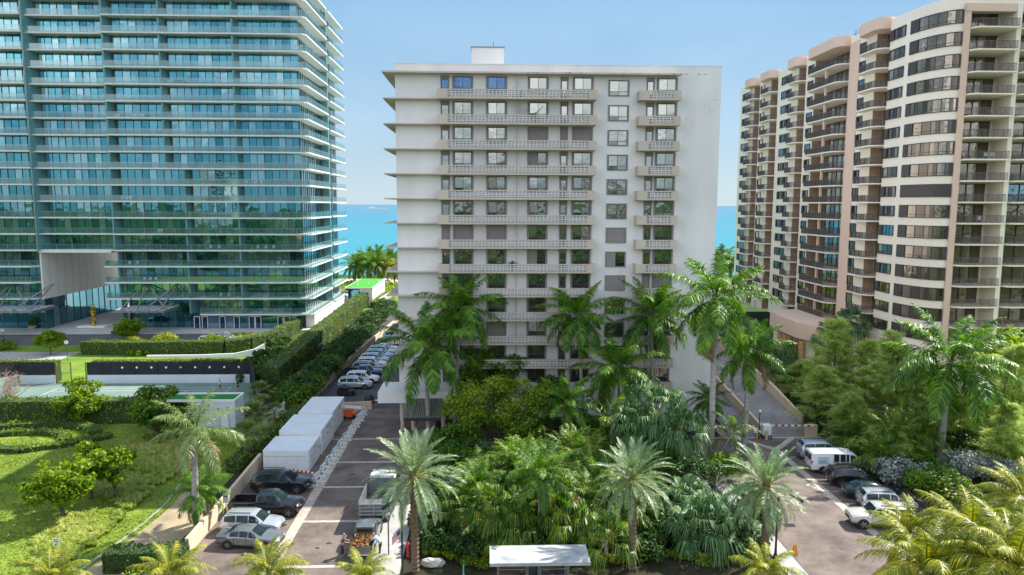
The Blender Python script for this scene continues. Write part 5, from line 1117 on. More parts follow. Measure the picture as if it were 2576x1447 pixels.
r_=random.Random(12)
M['farw']=mat('far_white_wall',(.70,.68,.64),.8); M['fart']=mat('terracotta_roof',(.45,.16,.08),.8)
for i in range(9):
    x=-190+i*46+r_.uniform(-10,10); y=-r_.uniform(55,120); w_=r_.uniform(9,16); h_=r_.uniform(5,8); t=thing('villa','tiled-roof villa across the street behind the viewer, %s from the west'%['first','second','third','fourth','fifth','sixth','seventh','eighth','ninth'][i],'house',(x,y,0),'villas across the street')
    q=MB(); q.box(x-w_/2,x+w_/2,y-5,y+5,0,h_); q.build('wall',M['farw'],t)
    q=MB(); q.prism([(x-w_/2-.5,y-5.5),(x+w_/2+.5,y-5.5),(x+w_/2+.5,y+5.5),(x-w_/2-.5,y+5.5)],h_,h_+.2); q.poly([(x-w_/2-.5,y+5.5,h_+.2),(x+w_/2+.5,y+5.5,h_+.2),(x+w_/4,y,h_+2.4),(x-w_/4,y,h_+2.4)][::-1]); q.poly([(x+w_/2+.5,y-5.5,h_+.2),(x-w_/2-.5,y-5.5,h_+.2),(x-w_/4,y,h_+2.4),(x+w_/4,y,h_+2.4)][::-1]); q.poly([(x-w_/2-.5,y-5.5,h_+.2),(x-w_/2-.5,y+5.5,h_+.2),(x-w_/4,y,h_+2.4)]); q.poly([(x+w_/2+.5,y+5.5,h_+.2),(x+w_/2+.5,y-5.5,h_+.2),(x+w_/4,y,h_+2.4)]); q.build('roof',M['fart'],t)
    for k in range(3): q=MB(); xx=x-w_/2+w_*(k+.5)/3; q.box(xx-.7,xx+.7,y+5.001,y+5.06,1.2,2.6); q.build('window',M['frame'],t)
for i,(x,y,w_,h_) in enumerate([(-260,-420,30,62),(-120,-520,26,48),(20,-600,34,70),(90,-380,22,44),(190,-470,30,56)]):
    t=thing('far_tower','pale high-rise far behind the viewer, %s from the west'%['first','second','third','fourth','fifth'][i],'apartment building',(x,y,0),'high-rises far behind the viewer')
    q=MB(); q.box(x-w_/2,x+w_/2,y-9,y+9,0,h_); q.build('wall',M['farw'],t)
    for k in range(int(h_/4)): q=MB(); q.box(x-w_/2+1,x+w_/2-1,y+9.01,y+9.1,k*4+1.4,k*4+3.2); q.build('window_band',M['frame'],t)

# short tufts that roughen the mown lawn
r=np.random.default_rng(90); n=60000; X=r.uniform(-75,-25,n); Y=r.uniform(44,82,n); k=(X>-1.02*Y+22)|(X>-60); X,Y=X[k],Y[k]; n=len(X)
pth=[G(*p) for p in pl+pr]; k=~inside(X,Y,pth); X,Y=X[k],Y[k]; n=len(X); dn=np.sin(X*.9+np.sin(Y*.6)*2)+np.sin(Y*1.3+X*.3)
p0=np.stack([X,Y,0*X],1); a=r.uniform(0,2*PI,n); rd=np.stack([np.cos(a),np.sin(a),0*a],1); h_=(.05+.05*(dn>0.2))*r.uniform(.6,1.3,n)
p1=p0+rd*.03+np.stack([0*X,0*X,h_*.7],1); p2=p0+rd*.09+np.stack([0*X,0*X,h_],1)
LM['lawnt']=leafmat('lawn_blade',(.11,.18,.02),(.19,.26,.03),(.26,.31,.045),trans=.3,scale=.25)
v,f=strips(p0,p1,p2,.10,.09,norm(np.cross(rd,[0,0,1.]))); npbuild('lawn_tufts',[(v,f,0)],[LM['lawnt']],label='short uneven grass tufts all over the left lawn',cat='grass',kind='stuff')
# ================================================================ VEHICLES
def paint(name,col,metal=.3): return mat(name,col,.22,metal,var=.03,scale=.8,coat=.8,spec=.6)
PT=dict(black=paint('black_car_paint',(.012,.013,.016)),silver=paint('silver_car_paint',(.52,.54,.57),.5),white=paint('white_car_paint',(.75,.76,.78),.0),grey=paint('grey_car_paint',(.20,.215,.225),.5),
 navy=paint('navy_car_paint',(.015,.04,.08)),tan=paint('pearl_car_paint',(.60,.58,.53),.2),blue=paint('blue_car_paint',(.03,.08,.16)),teal=paint('dark_teal_car_paint',(.012,.035,.04)),lblue=paint('pale_blue_car_paint',(.40,.50,.56),.4))
VG=glassmat('car_glass',(.012,.02,.022),(.02,.035,.038),.0,.03,.001,2); VG.node_tree.nodes['Principled BSDF'].inputs['Specular IOR Level'].default_value=.35
RB=mat('tyre_rubber',(.02,.02,.02),.85,var=.1); RM=mat('alloy_rim',(.45,.46,.47),.3,.8,var=.1); HL=mat('headlight_lens',(.65,.68,.70),.1,.3,coat=1); TLm=mat('tail_light_lens',(.35,.015,.015),.2,coat=1); BLK=mat('black_trim',(.02,.02,.022),.5); CHR=mat('chrome_trim',(.6,.6,.62),.15,.9); PLT=mat('licence_plate',(.6,.62,.62),.5)
ST={ # x, zbot, zbelt, ztop, half width at belt, half width at top
'suv':[(-2.42,.5,.85,.92,.78,.70),(-2.38,.36,.98,1.12,.90,.74),(-2.28,.30,1.04,1.36,.94,.72),(-1.98,.27,1.06,1.66,.96,.70),(-1.3,.26,1.05,1.74,.97,.71),(.0,.26,1.02,1.75,.97,.71),(.45,.26,1.01,1.66,.97,.69),(1.22,.27,1.0,1.07,.96,.80),(1.6,.28,.96,1.04,.95,.78),(2.12,.30,.86,.95,.92,.70),(2.36,.34,.74,.82,.82,.58),(2.44,.46,.62,.68,.70,.5)],
'sedan':[(-2.40,.45,.78,.88,.74,.66),(-2.34,.34,.90,1.00,.86,.72),(-1.75,.26,.94,1.06,.91,.74),(-1.05,.24,.94,1.38,.92,.62),(-.35,.23,.92,1.45,.93,.62),(.25,.23,.90,1.40,.93,.61),(1.12,.24,.88,.96,.92,.76),(1.6,.26,.84,.92,.91,.74),(2.12,.28,.74,.82,.87,.66),(2.34,.32,.64,.70,.76,.54),(2.42,.42,.54,.58,.62,.45)],
'van':[(-2.85,.5,1.1,1.2,.93,.86),(-2.82,.38,1.15,1.95,.98,.86),(-2.7,.34,1.18,2.06,1.0,.86),(-1.5,.32,1.18,2.10,1.0,.86),(.6,.32,1.16,2.08,1.0,.85),(1.25,.32,1.14,1.98,1.0,.82),(1.95,.34,1.12,1.28,.99,.80),(2.35,.36,1.02,1.14,.96,.72),(2.7,.38,.86,.96,.90,.62),(2.82,.48,.70,.76,.80,.55)],
'cab':[(-.78,.42,1.12,1.2,.96,.92),(-.74,.4,1.16,1.72,.98,.72),(-.6,.4,1.16,1.84,.99,.72),(.35,.4,1.14,1.87,1.0,.73),(.72,.4,1.13,1.80,1.0,.71),(1.45,.4,1.12,1.2,1.0,.84),(1.9,.42,1.10,1.2,.99,.82),(2.5,.42,1.02,1.12,.97,.78),(2.78,.45,.86,.96,.92,.70),(2.86,.55,.72,.78,.80,.6)],
'off':[(-2.3,.6,1.0,1.08,.86,.80),(-2.27,.45,1.1,1.6,.93,.80),(-2.15,.40,1.12,1.78,.95,.78),(-1.2,.38,1.12,1.84,.96,.79),(.1,.38,1.10,1.83,.96,.78),(.45,.38,1.09,1.74,.96,.76),(.98,.38,1.08,1.18,.95,.84),(1.5,.40,1.06,1.17,.95,.83),(2.05,.42,1.0,1.12,.94,.80),(2.3,.45,.86,1.0,.90,.74),(2.36,.55,.72,.82,.80,.66)]}
def cinterp(S,x):
    for a,b in zip(S[:-1],S[1:]):
        if a[0]<=x<=b[0]+1e-6:
            t=(x-a[0])/(b[0]-a[0]); return [a[i]+(b[i]-a[i])*t for i in range(6)]
    return list(S[-1] if x>S[0][0] else S[0])
def vehicle(kind,pt,label,loc,heading,group=None,name='parked_car',cat='car',scale=1,wh=None,rear_glass=True,lo=False):
    S=ST[kind]; t=thing(name,label,cat,(0,0,0),group); q=MB(); n_=len(S); Np=13
    def sec(s):
        x,zb_,zl,zt_,wb,wt=s; h=[(wb*.86,zb_),(wb*.99,zb_+.13),(wb*1.01,(zb_+zl)/2+.06),(wb*.965,zl),(wt+.02,zt_-.07),(wt*.86,zt_-.01)]
        r_=[(x,y,z) for y,z in h]; return r_+[(x,0,zt_+.02)]+[(x,-y,z) for x,y,z in reversed(r_)]
    # finer stations for smoother paint
    xs=[S[0][0]]
    for a,b in zip(S[:-1],S[1:]):
        k=2 if b[0]-a[0]>.5 else 1; xs+=[a[0]+(b[0]-a[0])*(j+1)/k for j in range(k)]
    secs=[sec([x]+cinterp(S,x)[1:]) for x in xs]
    for s in secs: q.v+=s
    for i in range(len(secs)-1):
        for j in range(Np): 
            a=i*Np+j; b=i*Np+(j+1)%Np; q.f.append((a,b,b+Np,a+Np)); q.m.append(0)
    q.f+=[tuple(range(Np-1,-1,-1)),tuple(range((len(secs)-1)*Np,len(secs)*Np))]; q.m+=[0,0]
    R_=(.37 if kind in('suv','van') else .33) if kind not in('cab','off') else .40
    ax={'suv':(-1.42,1.48),'sedan':(-1.42,1.42),'van':(-1.75,1.85),'cab':(-1.95,1.92),'off':(-1.35,1.48)}[kind]
    W_=max(s[4] for s in S)
    for a in ax:
        for s in (-1,1):
            if kind=='cab' and a<0: continue
            q.lathe([(R_+.07,W_*.93*s),(R_+.07,(W_*1.01+.012)*s)] if s>0 else [(R_+.07,(-W_*1.01-.012)),(R_+.07,-W_*.93)],(a,0,R_),20,1,axis='y')
    # door seams, sill, bumper strips
    cab0={'suv':(-1.0,0,.95),'sedan':(-.95,0,.9),'van':(.75,1.6),'cab':(-.05,.95),'off':(-.9,0,.85)}[kind]
    for s in (-1,1):
        for x in cab0:
            p_=cinterp(S,x); q.box(x-.01,x+.01,*sorted((s*(p_[4]*1.0),s*(p_[4]*1.012+.004))),p_[1]+.16,p_[2]-.03,1)
        x0_=ax[0]+R_+.1 if kind!='cab' else -.7; q.box(x0_,ax[1]-R_-.1,*sorted((s*W_*.93,s*(W_*.99+.006))),S[3][1]+.02,S[3][1]+.12,1)
    f=S[-1]; q.box(f[0]-.1,f[0]+.03,-f[4]*.7,f[4]*.7,f[1]+.02,f[1]+.1,1); 
    gz=(f[2]+.02); q.box(f[0]-.12,f[0]+.02,-f[4]*.45,f[4]*.45,gz-.14,gz+.02,1)
    b_=S[0]; q.box(b_[0]-.03,b_[0]+.1,-b_[4]*.9,b_[4]*.9,b_[1],b_[1]+.1,1)
    if kind in('suv','off') and not lo:
        for s in (-1,1): q.bar((-1.7,s*.58,S[4][3]+.05),(.1,s*.58,S[4][3]+.05),.04,.04,1)
    q.build('body',[pt,BLK],t,smooth=True)
    # glass: sides
    glass={'suv':[(-2.02,-1.08),(-1.0,-.06),(.02,.92)],'sedan':[(-1.28,-.62),(-.55,.08),(.16,.88)],'van':[(-.75,-.25),(-.15,.35),(.45,.62) if 0 else (.42,.68),(.8,1.62)],'cab':[(-.62,-.05),(.03,1.12)],'off':[(-1.98,-.98),(-.88,-.06),(.02,.72)]}[kind]
    def sp(x,tt,s,o=.012):
        p_=cinterp(S,x); y0,z0,y1,z1=p_[4]*.965,p_[2],p_[5]+.02,p_[3]-.07; return (x,s*(y0+(y1-y0)*tt+o),z0+(z1-z0)*tt+o*.3)
    for s in (-1,1):
        for xa,xb in glass:
            if kind=='van' and xb<.7 and s>0 and False: continue
            g=MB(); K=5; xs_=[xa+(xb-xa)*i/K for i in range(K+1)]
            for a,b in zip(xs_[:-1],xs_[1:]):
                def top_(x):
                    p_=cinterp(S,x); return .90 if p_[3]-p_[2]>.3 else max(.12,.9*(p_[3]-p_[2])/.3*.4)
                pts=[sp(a,.08,s),sp(b,.08,s),sp(b,top_(b),s),sp(a,top_(a),s)]; g.poly(pts if s<0 else pts[::-1])
            g.build('side_window',VG,t)
            if kind!='van' : pass
    # windscreen and rear window between stations
    def slant(xa,xb,name_,k0=.08,k1=.93,ww=.90):
        g=MB(); xa_=xa+(xb-xa)*k0; xb_=xa+(xb-xa)*k1; K=4; sg=1 if name_=='windshield' else -1
        for i in range(K):
            a=xa_+(xb_-xa_)*i/K; b=xa_+(xb_-xa_)*(i+1)/K; A=cinterp(S,a);B_=cinterp(S,b); o=.022
            for y0,y1 in ((-1,-.86),(-.86,0),(0,.86),(.86,1)):
                def pt_(P_,yy,x): 
                    w_=P_[5]*ww; z_=P_[3]-.01+( .03*(1-abs(yy)) )-(.03 if abs(yy)==1 else 0); return (x+o*.5*sg,yy*w_,z_+o)
                g.poly([pt_(A,y0,a),pt_(A,y1,a),pt_(B_,y1,b),pt_(B_,y0,b)][::-1] if True else [])
        g.build(name_,VG,t)
    fx={'suv':(.45,1.22),'sedan':(.25,1.12),'van':(1.25,1.95),'cab':(.72,1.45),'off':(.45,.98)}[kind]; slant(*fx,'windshield')
    rx={'suv':(-2.28,-1.98),'sedan':(-1.75,-1.05),'off':None,'van':None,'cab':None}[kind]
    if rx: slant(*rx,'rear_window',.05,.95)
    else:
        p_=cinterp(S,S[1][0]); g=MB(); w_=p_[5]*.82; z0=p_[2]+.12; z1=p_[3]-.12; x=S[1][0]-.035
        if kind=='van': 
            for s in (-1,1): g=MB(); g.box(x-.01,x+.02,*sorted((s*.06,s*w_)),z0,z1-.05); g.build('rear_window',VG,t)
        else: g.box(x-.01,x+.02,-w_,w_,z0,z1); g.build('rear_window',VG,t)
    # wheels
    for a in ax:
        for s in (-1,1):
            wt_=W_*.99; g=MB(); g.lathe([(R_*.6,wt_-.2),(R_*.97,wt_-.2),(R_,wt_-.15),(R_,wt_-.02),(R_*.95,wt_+.03),(R_*.66,wt_+.035)] if s>0 else [(R_*.66,-wt_-.035),(R_*.95,-wt_-.03),(R_,-wt_+.02),(R_,-wt_+.15),(R_*.97,-wt_+.2),(R_*.6,-wt_+.2)],(a,0,R_),20,0,axis='y'); wh_=g.build('wheel',RB,t,smooth=True)
            g=MB(); y=s*(wt_+.03)
            g.lathe([(R_*.64,min(y,y+.012*s)),(R_*.64,max(y,y+.012*s))],(a,0,R_),18,0,axis='y')
            for i in range(5):
                an=i*2*PI/5; c_,s_=math.cos(an),math.sin(an); g.bar((a+c_*R_*.14,y+.02*s,R_+s_*R_*.14),(a+c_*R_*.6,y+.016*s,R_+s_*R_*.6),.07,.03,1,up=(0,1,0))
            g.build('rim',[BLK,RM],wh_)
    # lamps, plate, mirrors
    hz=S[-2][2]; fx_=S[-2][0]
    for s in (-1,1):
        g=MB(); g.prism([(fx_-.22,s*.84*S[-3][4]),(fx_+.03,s*.68*S[-3][4]),(fx_+.05,s*.42*S[-3][4]),(fx_-.1,s*.5*S[-3][4])] if s<0 else [(fx_-.22,s*.84*S[-3][4]),(fx_-.1,s*.5*S[-3][4]),(fx_+.05,s*.42*S[-3][4]),(fx_+.03,s*.68*S[-3][4])],hz-.10,hz+.05); g.build('headlight',HL,t)
        bx=S[1][0]; g=MB(); zt_=S[1][2]
        if kind!='cab': g.box(bx-.03,bx+.14,*sorted((s*S[1][4]*.72,s*(S[1][4]*.985))),zt_-.18,zt_+.10 if kind!='sedan' else zt_-.02); g.build('tail_light',TLm,t)
        mx_=fx[1]-.28; p_=cinterp(S,mx_); g=MB(); g.box(mx_-.06,mx_+.07,*sorted((s*(p_[4]*.96),s*(p_[4]*.96+.20))),p_[2]+.02,p_[2]+.2); g.build('mirror',pt,t)
    g=MB(); g.box(S[0][0]-.045,S[0][0]-.031,-.22,.22,.55,.68); 
    if kind!='cab': g.build('licence_plate',PLT,t)
    if kind=='cab':
        for s in (-1,1):   # load bed
            g=MB(); g.box(-3.0,-.82,*sorted((s*.90,s*.98)),.52,1.14); g.lathe([(R_+.06,.975*s),(R_+.06,.99*s)] if s>0 else [(R_+.06,-.99),(R_+.06,-.975)],(ax[0],0,R_+.05),18,1,axis='y'); g.box(-3.0,-.82,*sorted((s*.88,s*.99)),1.141,1.17,1); g.build('bed_side',[pt,BLK],t)
            g=MB(); g.box(-3.07,-3.0,*sorted((s*.86,s*.985)),.75,1.1); g.build('tail_light',TLm,t)
        g=MB(); g.box(-3.0,-.82,-.9,.9,.5,.62); g.build('bed_floor',BLK,t)
        g=MB(); g.box(-3.05,-2.98,-.85,.85,.56,1.14); tg=g.build('tailgate',pt,t)
        g=MB(); g.box(-3.16,-3.02,-.9,.9,.42,.56); g.build('bumper',CHR,t)
        g=MB(); g.box(-3.175,-3.161,-.2,.2,.43,.55); g.build('licence_plate',PLT,t)
    t.location=loc; t.rotation_euler=(0,0,heading); t.scale=(scale,)*3 if not hasattr(scale,'__len__') else scale
    return t
def at(px,py,back=.95): p_=G(px,py); return (p_.x,p_.y+back,.01)
gl='cars parked nose-out along the left drive'
vehicle('suv',PT['black'],'black SUV parked closest to the white storage units',at(703,1243),R(-3),gl,scale=(1.07,1.03,1.03))
vehicle('cab',PT['black'],'black pickup truck with an empty open bed, parked against the left wall',at(668,1302),R(-2),gl,name='pickup_truck',cat='pickup',scale=1.0)
vehicle('suv',PT['silver'],'silver-white SUV parked between the black pickup and the grey sedan',at(627,1348),R(-4),gl,scale=(.96,.97,.93))
vehicle('sedan',PT['grey'],'grey sedan parked nearest to the street on the left',at(622,1385),R(-6),gl)
g_=at(903,1418); op=vehicle('cab',PT['grey'],'small dark pickup with an open bed full of garden waste, standing on the left drive',(g_[0]+.0,g_[1]+2.2,.01),R(90),None,name='pickup_truck',cat='pickup',scale=(.88,.92,.9))
# load of clippings
r=np.random.default_rng(5); n=500; lp=Vector(op.location); pos=np.stack([lp.x+r.uniform(-.7,.7,n),lp.y+r.uniform(-2.6,-.9,n),.75+r.uniform(0,.45,n)],1); v,f=leaves(pos,np.tile([0,0,1.],(n,1)),.22,.5,.9,r=r)
M['clip']=leafmat('dead_palm_clippings',(.15,.05,.02),(.32,.22,.07),(.34,.07,.03),trans=.1,scale=4)
npbuild('garden_waste',[(v,f,0)],[M['clip']],org=(lp.x,lp.y-1.7,.75),label='heap of red and yellow palm clippings in the open pickup bed',cat='garden waste')
# dump truck
def dump():
    p_=G(938,1328); x,y=p_.x+.1,p_.y; t=thing('dump_truck','white-cabbed truck with a slatted grey steel box, half hidden by the left date palm','truck',(x,y,0))
    g=MB(); g.box(x-1.15,x+1.15,y,y+.08,1.0,1.95,0)
    for z in (1.05,1.35,1.65,1.9): g.box(x-1.15,x+1.15,y-.06,y-.002,z,z+.09,1)
    for dx in (-1.12,-.04,1.04): g.box(x+dx,x+dx+.09,y-.1,y-.062,1.0,2.0,1)
    g.build('tailgate',[M['steelg'],M['steell']],t)
    for s in (-1,1):
        g=MB(); xs_=sorted((x+s*1.15,x+s*1.23)); g.box(*xs_,y+.0,y+4.2,1.0,2.1,0)
        for z in (1.1,1.5,1.9): g.box(*sorted((x+s*1.232,x+s*1.29)),y,y+4.2,z,z+.1,1)
        g.build('box_side',[M['steelg'],M['steell']],t)
    g=MB(); g.box(x-1.15,x+1.15,y+.09,y+4.2,.9,1.0,0); g.box(x-1.15,x+1.15,y+4.12,y+4.2,1.01,2.5,0); g.build('box_floor',[M['steelg']],t)
    g=MB(); g.prism([(x-1.1,y+4.5),(x+1.1,y+4.5),(x+1.1,y+6.2),(x+.95,y+6.7),(x-.95,y+6.7),(x-1.1,y+6.2)],.8,2.3); g.prism([(x-1.0,y+4.55),(x+1.0,y+4.55),(x+.95,y+6.0),(x-.95,y+6.0)],2.3,2.55); g.prism([(x-.95,y+6.7),(x+.95,y+6.7),(x+.8,y+7.9),(x-.8,y+7.9)],.7,1.5); cb=g.build('cab',PT['white'],t)
    g=MB(); g.box(x-.8,x+.8,y+4.47,y+4.499,1.55,2.15); g.build('rear_window',VG,t)
    for s in (-1,1):
        g=MB(); g.box(*sorted((x+s*1.1,x+s*1.12)),y+4.9,y+6.0,1.5,2.15); g.build('side_window',VG,t); g=MB(); g.box(*sorted((x+s*1.15,x+s*1.35)),y+6.1,y+6.25,1.4,1.9); g.build('mirror',BLK,t)
        for yy in (1.2,6.4):
            g=MB(); g.lathe([(.3,-.14),(.47,-.14),(.48,0),(.47,.14),(.3,.14)],(0,0,0),18,0,axis='y'); m_=MB(); m_.v=[(v_[1]+x+s*.95,v_[0]+y+yy,v_[2]+.48) for v_ in g.v]; m_.f=g.f; m_.m=g.m; m_.build('wheel',RB,t,smooth=True)
        g=MB(); g.box(*sorted((x+s*.85,x+s*1.1)),y-.03,y+.05,.75,.95); g.build('tail_light',TLm,t)
    g=MB(); g.box(x-1.1,x+1.1,y-.05,y+.05,.6,.74); g.build('bumper',BLK,t)
    return (x,y)
M['steelg']=mat('grey_steel_sheet',(.20,.21,.22),.5,.4,var=.15,scale=2); M['steell']=mat('light_steel_rib',(.40,.42,.44),.45,.4,var=.1)
dump()
gr='cars parked along the right drive'
vehicle('van',PT['white'],'white passenger van with light blue lettering on its side, parked on the right',at(2118,1194),R(-4),gr,name='parked_van',cat='van')
vehicle('suv',PT['lblue'],'pale blue-grey minivan just behind the white van',at(2078,1160),R(-4),gr,lo=True,scale=(1.0,1,1.05))
vehicle('suv',PT['black'],'black SUV parked next to the white van',at(2160,1228),R(-6),gr)
vehicle('sedan',PT['teal'],'dark green-black sedan between the black SUV and the silver hatchback',at(2205,1262),R(-8),gr)
vehicle('suv',PT['silver'],'silver hatchback with a glass roof, between the dark sedan and the white off-roader',at(2245,1290),R(-8),gr,scale=(.95,.95,.92))
vehicle('off',PT['tan'],'boxy pearl-white off-roader parked nearest to the street on the right',at(2225,1335),R(172),gr,name='parked_car')
# text panel on the van side: a block of small blue lines
vp=bpy.data.objects['parked_van']
g=MB()
for i,(w_,z) in enumerate(((1.05,1.62),(.95,1.52),(1.05,1.36),(.8,1.27),(.95,1.18),(1.0,1.09))): g.box(-2.25,-2.25+w_,-1.022,-1.012,z,z+.05)
g.build('side_lettering',mat('pale_blue_lettering',(.25,.50,.62),.6),vp)
# row along the car-park wall
gw='cars parked in the long row beside the white block'
row=[(98.3,'suv','silver','silver SUV, first of the long row by the white block',-18.4),(101.6,'suv','white','white SUV, second in the long row',-17.9),(104.9,'cab','navy','dark blue pickup in the long row',-18.3),(108.0,'suv','grey','grey estate car right behind the dark blue pickup',-18.3),(111.0,'suv','white','white minivan, second beyond the dark blue pickup',-18.1),(114.2,'suv','silver','silver SUV, third beyond the dark blue pickup',-18.1),(117.3,'suv','lblue','pale blue SUV in the middle of the long row',-17.9),(120.5,'suv','silver','silver SUV just beyond the pale blue one',-17.8),(123.8,'sedan','white','white sedan in the far half of the long row',-17.8),(127.2,'suv','navy','dark blue SUV beyond the white sedan',-17.6),(130.6,'sedan','blue','blue sedan, fourth from the far end of the row',-17.5),(134.4,'suv','lblue','pale blue SUV, third from the far end of the row',-17.3),(138.5,'sedan','navy','dark sedan, second from the far end of the row',-17.2),(143,'suv','blue','blue SUV, last at the far end of the row',-17)]
for y,kd,c_,lab,x in row: vehicle(kd,PT[c_],lab,(x,y,.012),R(random.uniform(-4,1)),gw,scale=.97,name='pickup_truck' if kd=='cab' else 'parked_car',cat='pickup' if kd=='cab' else 'car')
p_=G(868,998); 
t=thing('covered_cart','small cart under a black cover at the near end of the long row','cart',(p_.x,p_.y+.8,0))
g=MB(); x,y=p_.x,p_.y+.8; g.prism([(x-1.1,y-.7),(x+.9,y-.7),(x+1.2,y),(x+.9,y+.7),(x-1.1,y+.7)],.15,[.9,.7,.6,.7,.9]); g.prism([(x-.9,y-.6),(x+.3,y-.6),(x+.3,y+.6),(x-.9,y+.6)],.9,[1.25,1.1,1.1,1.25]); g.build('cover',mat('black_tarpaulin',(.012,.013,.016),.55,bump=.5,scale=2),t,smooth=True)
for sx in (-.7,.7):
    g=MB(); g.lathe([(.25,-.78),(.25,-.66)],(x+sx,y,.25),14,0,axis='y'); g.build('wheel',RB,t)
# others
p_=G(300,843); vehicle('sedan',PT['black'],'black sports coupe half hidden by the round tree under the tower canopy',(p_.x+.8,p_.y+.6,.02),R(180),None)
p_=G(528,868); vehicle('suv',PT['silver'],'silver car on the tower road behind the flowering bush',(p_.x,p_.y+1,.02),R(15),None,scale=.95)
p_=P(1835,955,97); vehicle('suv',PT['white'],'white car coming down the ramp beside the right wall',(29.0,110,3.45),R(-92),None)
p_=G(1738,1122); vehicle('sedan',PT['lblue'],'pale blue car on the forecourt between the huge fan palm and the tallest palm trunk',(p_.x,p_.y+1.8,.02),R(110),None)
# ================================================================ WALLS, COURT, SMALL THINGS
M['creamw']=stucco('cream_garden_wall',(.62,.50,.37),(.52,.42,.31)); M['poly']=mat('white_wrapped_plastic',(.72,.75,.78),.4,var=.07,scale=1.3,bump=1.0,detail=7)
def wallrun(name,pts,w,h,label,m,z=None,cat='wall',group=None,cope=True):
    b=MB(); hs=h if hasattr(h,'__len__') else [h]*len(pts); z=z or [0]*len(pts)
    for (a,c),(ha,hc),(za,zc_) in zip(zip(pts[:-1],pts[1:]),zip(hs[:-1],hs[1:]),zip(z[:-1],z[1:])):
        d=Vector((c[0]-a[0],c[1]-a[1],0)).normalized(); s=Vector((-d.y,d.x,0))*w/2; A=Vector((*a[:2],0));C_=Vector((*c[:2],0))
        b.prism([A-s,C_-s,C_+s,A+s],[za-.05,zc_-.05,zc_-.05,za-.05],[za+ha,zc_+hc,zc_+hc,za+ha])
    return b.build(name,m,label=label,cat=cat,group=group)
wallrun('garden_wall',[(-21.9,50.5),(-22.0,60),(-22.2,68.5)],.28,1.25,'cream wall behind the four cars parked at the lower left',M['creamw'])
wallrun('garden_wall',[(-22.9,87),(-22.6,100),(-22,118)],.25,1.0,'low cream wall along the near part of the long car row',M['creamw'])
wallrun('garden_wall',[(-21.9,118.2),(-20.6,135),(-19.6,150),(-19.2,176)],.25,1.2,'low cream wall along the far end of the long car row',M['creamw'])
a=G(800,1040);b=G(935,1030)
wallrun('garden_wall',[(a.x-1.2,a.y+.2),(b.x,b.y)],.3,1.05,'short cream wall behind the white storage units, ending at the gate arm',M['creamw'])
wallrun('ramp_wall',[(30.6,75),(30.6,84),(30.6,100),(30.6,116)],.3,[1.0,1.15,1.1,1.1],'cream wall dividing the two ramp lanes',M['creamw'],z=[0,.8,2.4,4.0])
wallrun('ramp_wall',[(36.75,80),(36.75,88),(36.75,100),(36.75,116),(37.5,125)],.3,[.9,1.3,1.4,1.4,1.4],'long cream wall on the outer side of the ramp under the she-oaks',M['creamw'],z=[.3,1.2,2.4,4.0,4.1])
a=G(2025,1098);b=G(2052,1100); wallrun('gate_wall',[(a.x,a.y),(b.x+.2,a.y)],.5,1.35,'short cream block wall at the end of the right gate arm',M['creamw'])
wallrun('curved_wall',[ (G(370,899).x,G(370,899).y),(G(500,900).x,G(500,900).y),(G(590,900).x,G(590,900).y),(G(640,896).x,G(640,896).y),(G(672,888).x,G(672,892).y)],.35,[.35,.5,.75,1.2,1.9],'white wall sweeping up in a curve below the clipped hedge',M['white'])
# storage units, wrapped white
gsu='white wrapped storage units beside the left drive'
U=[((660,1190),(772,1128),2.1,'smallest-looking white storage unit, nearest to the black SUV'),((722,1127),(828,1078),2.5,'middle white storage unit, with a notched lower front'),((765,1070),(857,1048),2.5,'farthest white storage unit, next to the short cream wall')]
ub=[(-21.4,-17.0,66.6,71.0,2.15),(-21.2,-16.9,71.3,77.2,2.55),(-20.9,-17.1,77.5,84.3,2.6)]
for (x0,x1,y0,y1,h_),u_ in zip(ub,U):
    t=thing('storage_unit',u_[3],'storage unit',((x0+x1)/2,y0,0),gsu)
    g=MB(); g.prism([(x0+.12,y0),(x1-.06,y0),(x1,y0+.08),(x1,y1-.1),(x1-.1,y1),(x0+.1,y1),(x0,y1-.15),(x0,y0+.15)],.05,h_); g.build('wrapping',M['poly'],t)
    g=MB(); 
    for i in range(3): g.box(x1+.004,x1+.03,y0+.9+i*(y1-y0)*.3,y0+1.15+i*(y1-y0)*.3,h_*.55,h_*.62)
    g.box(x1+.004,x1+.04,y0+(y1-y0)*.45,y0+(y1-y0)*.68,h_*.80,h_*.84); g.build('vent_slot',M['taupe'],t)
    g=MB(); g.box(x0+.004,x1-.1,y0-.012,y0-.002,.05,.12); g.box(x0+.15,x1-.2,y0-.02,y0-.003,h_*.74,h_*.755); 
    if 'middle' in u_[3]: g.box(x1-.5,x1-.08,y0-.1,y0-.003,.6,1.25)
    g.build('seam',M['steell'],t)
# barricades
M['bar']=mat('white_barrier_plastic',(.80,.82,.84),.4,var=.04); M['hole']=M['frame']
def barricade(i,p0):
    t=thing('barricade','','barricade',(0,0,0),'white plastic barricades along the cream paving line')
    g=MB()   # an A-shaped moulded stand, one sloping and one upright leg, rails between
    for x in (-.5,.5):
        g.bar((x,-.30,.02),(x*.82,-.06,1.05),.05,.06); g.bar((x,.30,.02),(x*.82,.06,1.05),.05,.06); g.bar((x,-.26,.16),(x,.26,.16),.04,.05)
    for z,d in ((1.03,.0),(.62,.0),(.30,.0)): g.bar((-.46,-.02-.24*(1-z),z),(.46,-.02-.24*(1-z),z),.04,.07); g.bar((-.46,.02+.24*(1-z),z),(.46,.02+.24*(1-z),z),.04,.07)
    g.build('frame',M['bar'],t)
    for x in (-.5,.5):
        g=MB(); g.box(x-.07,x+.07,-.38,.38,0,.05); g.build('foot',M['bar'],t)
    return t
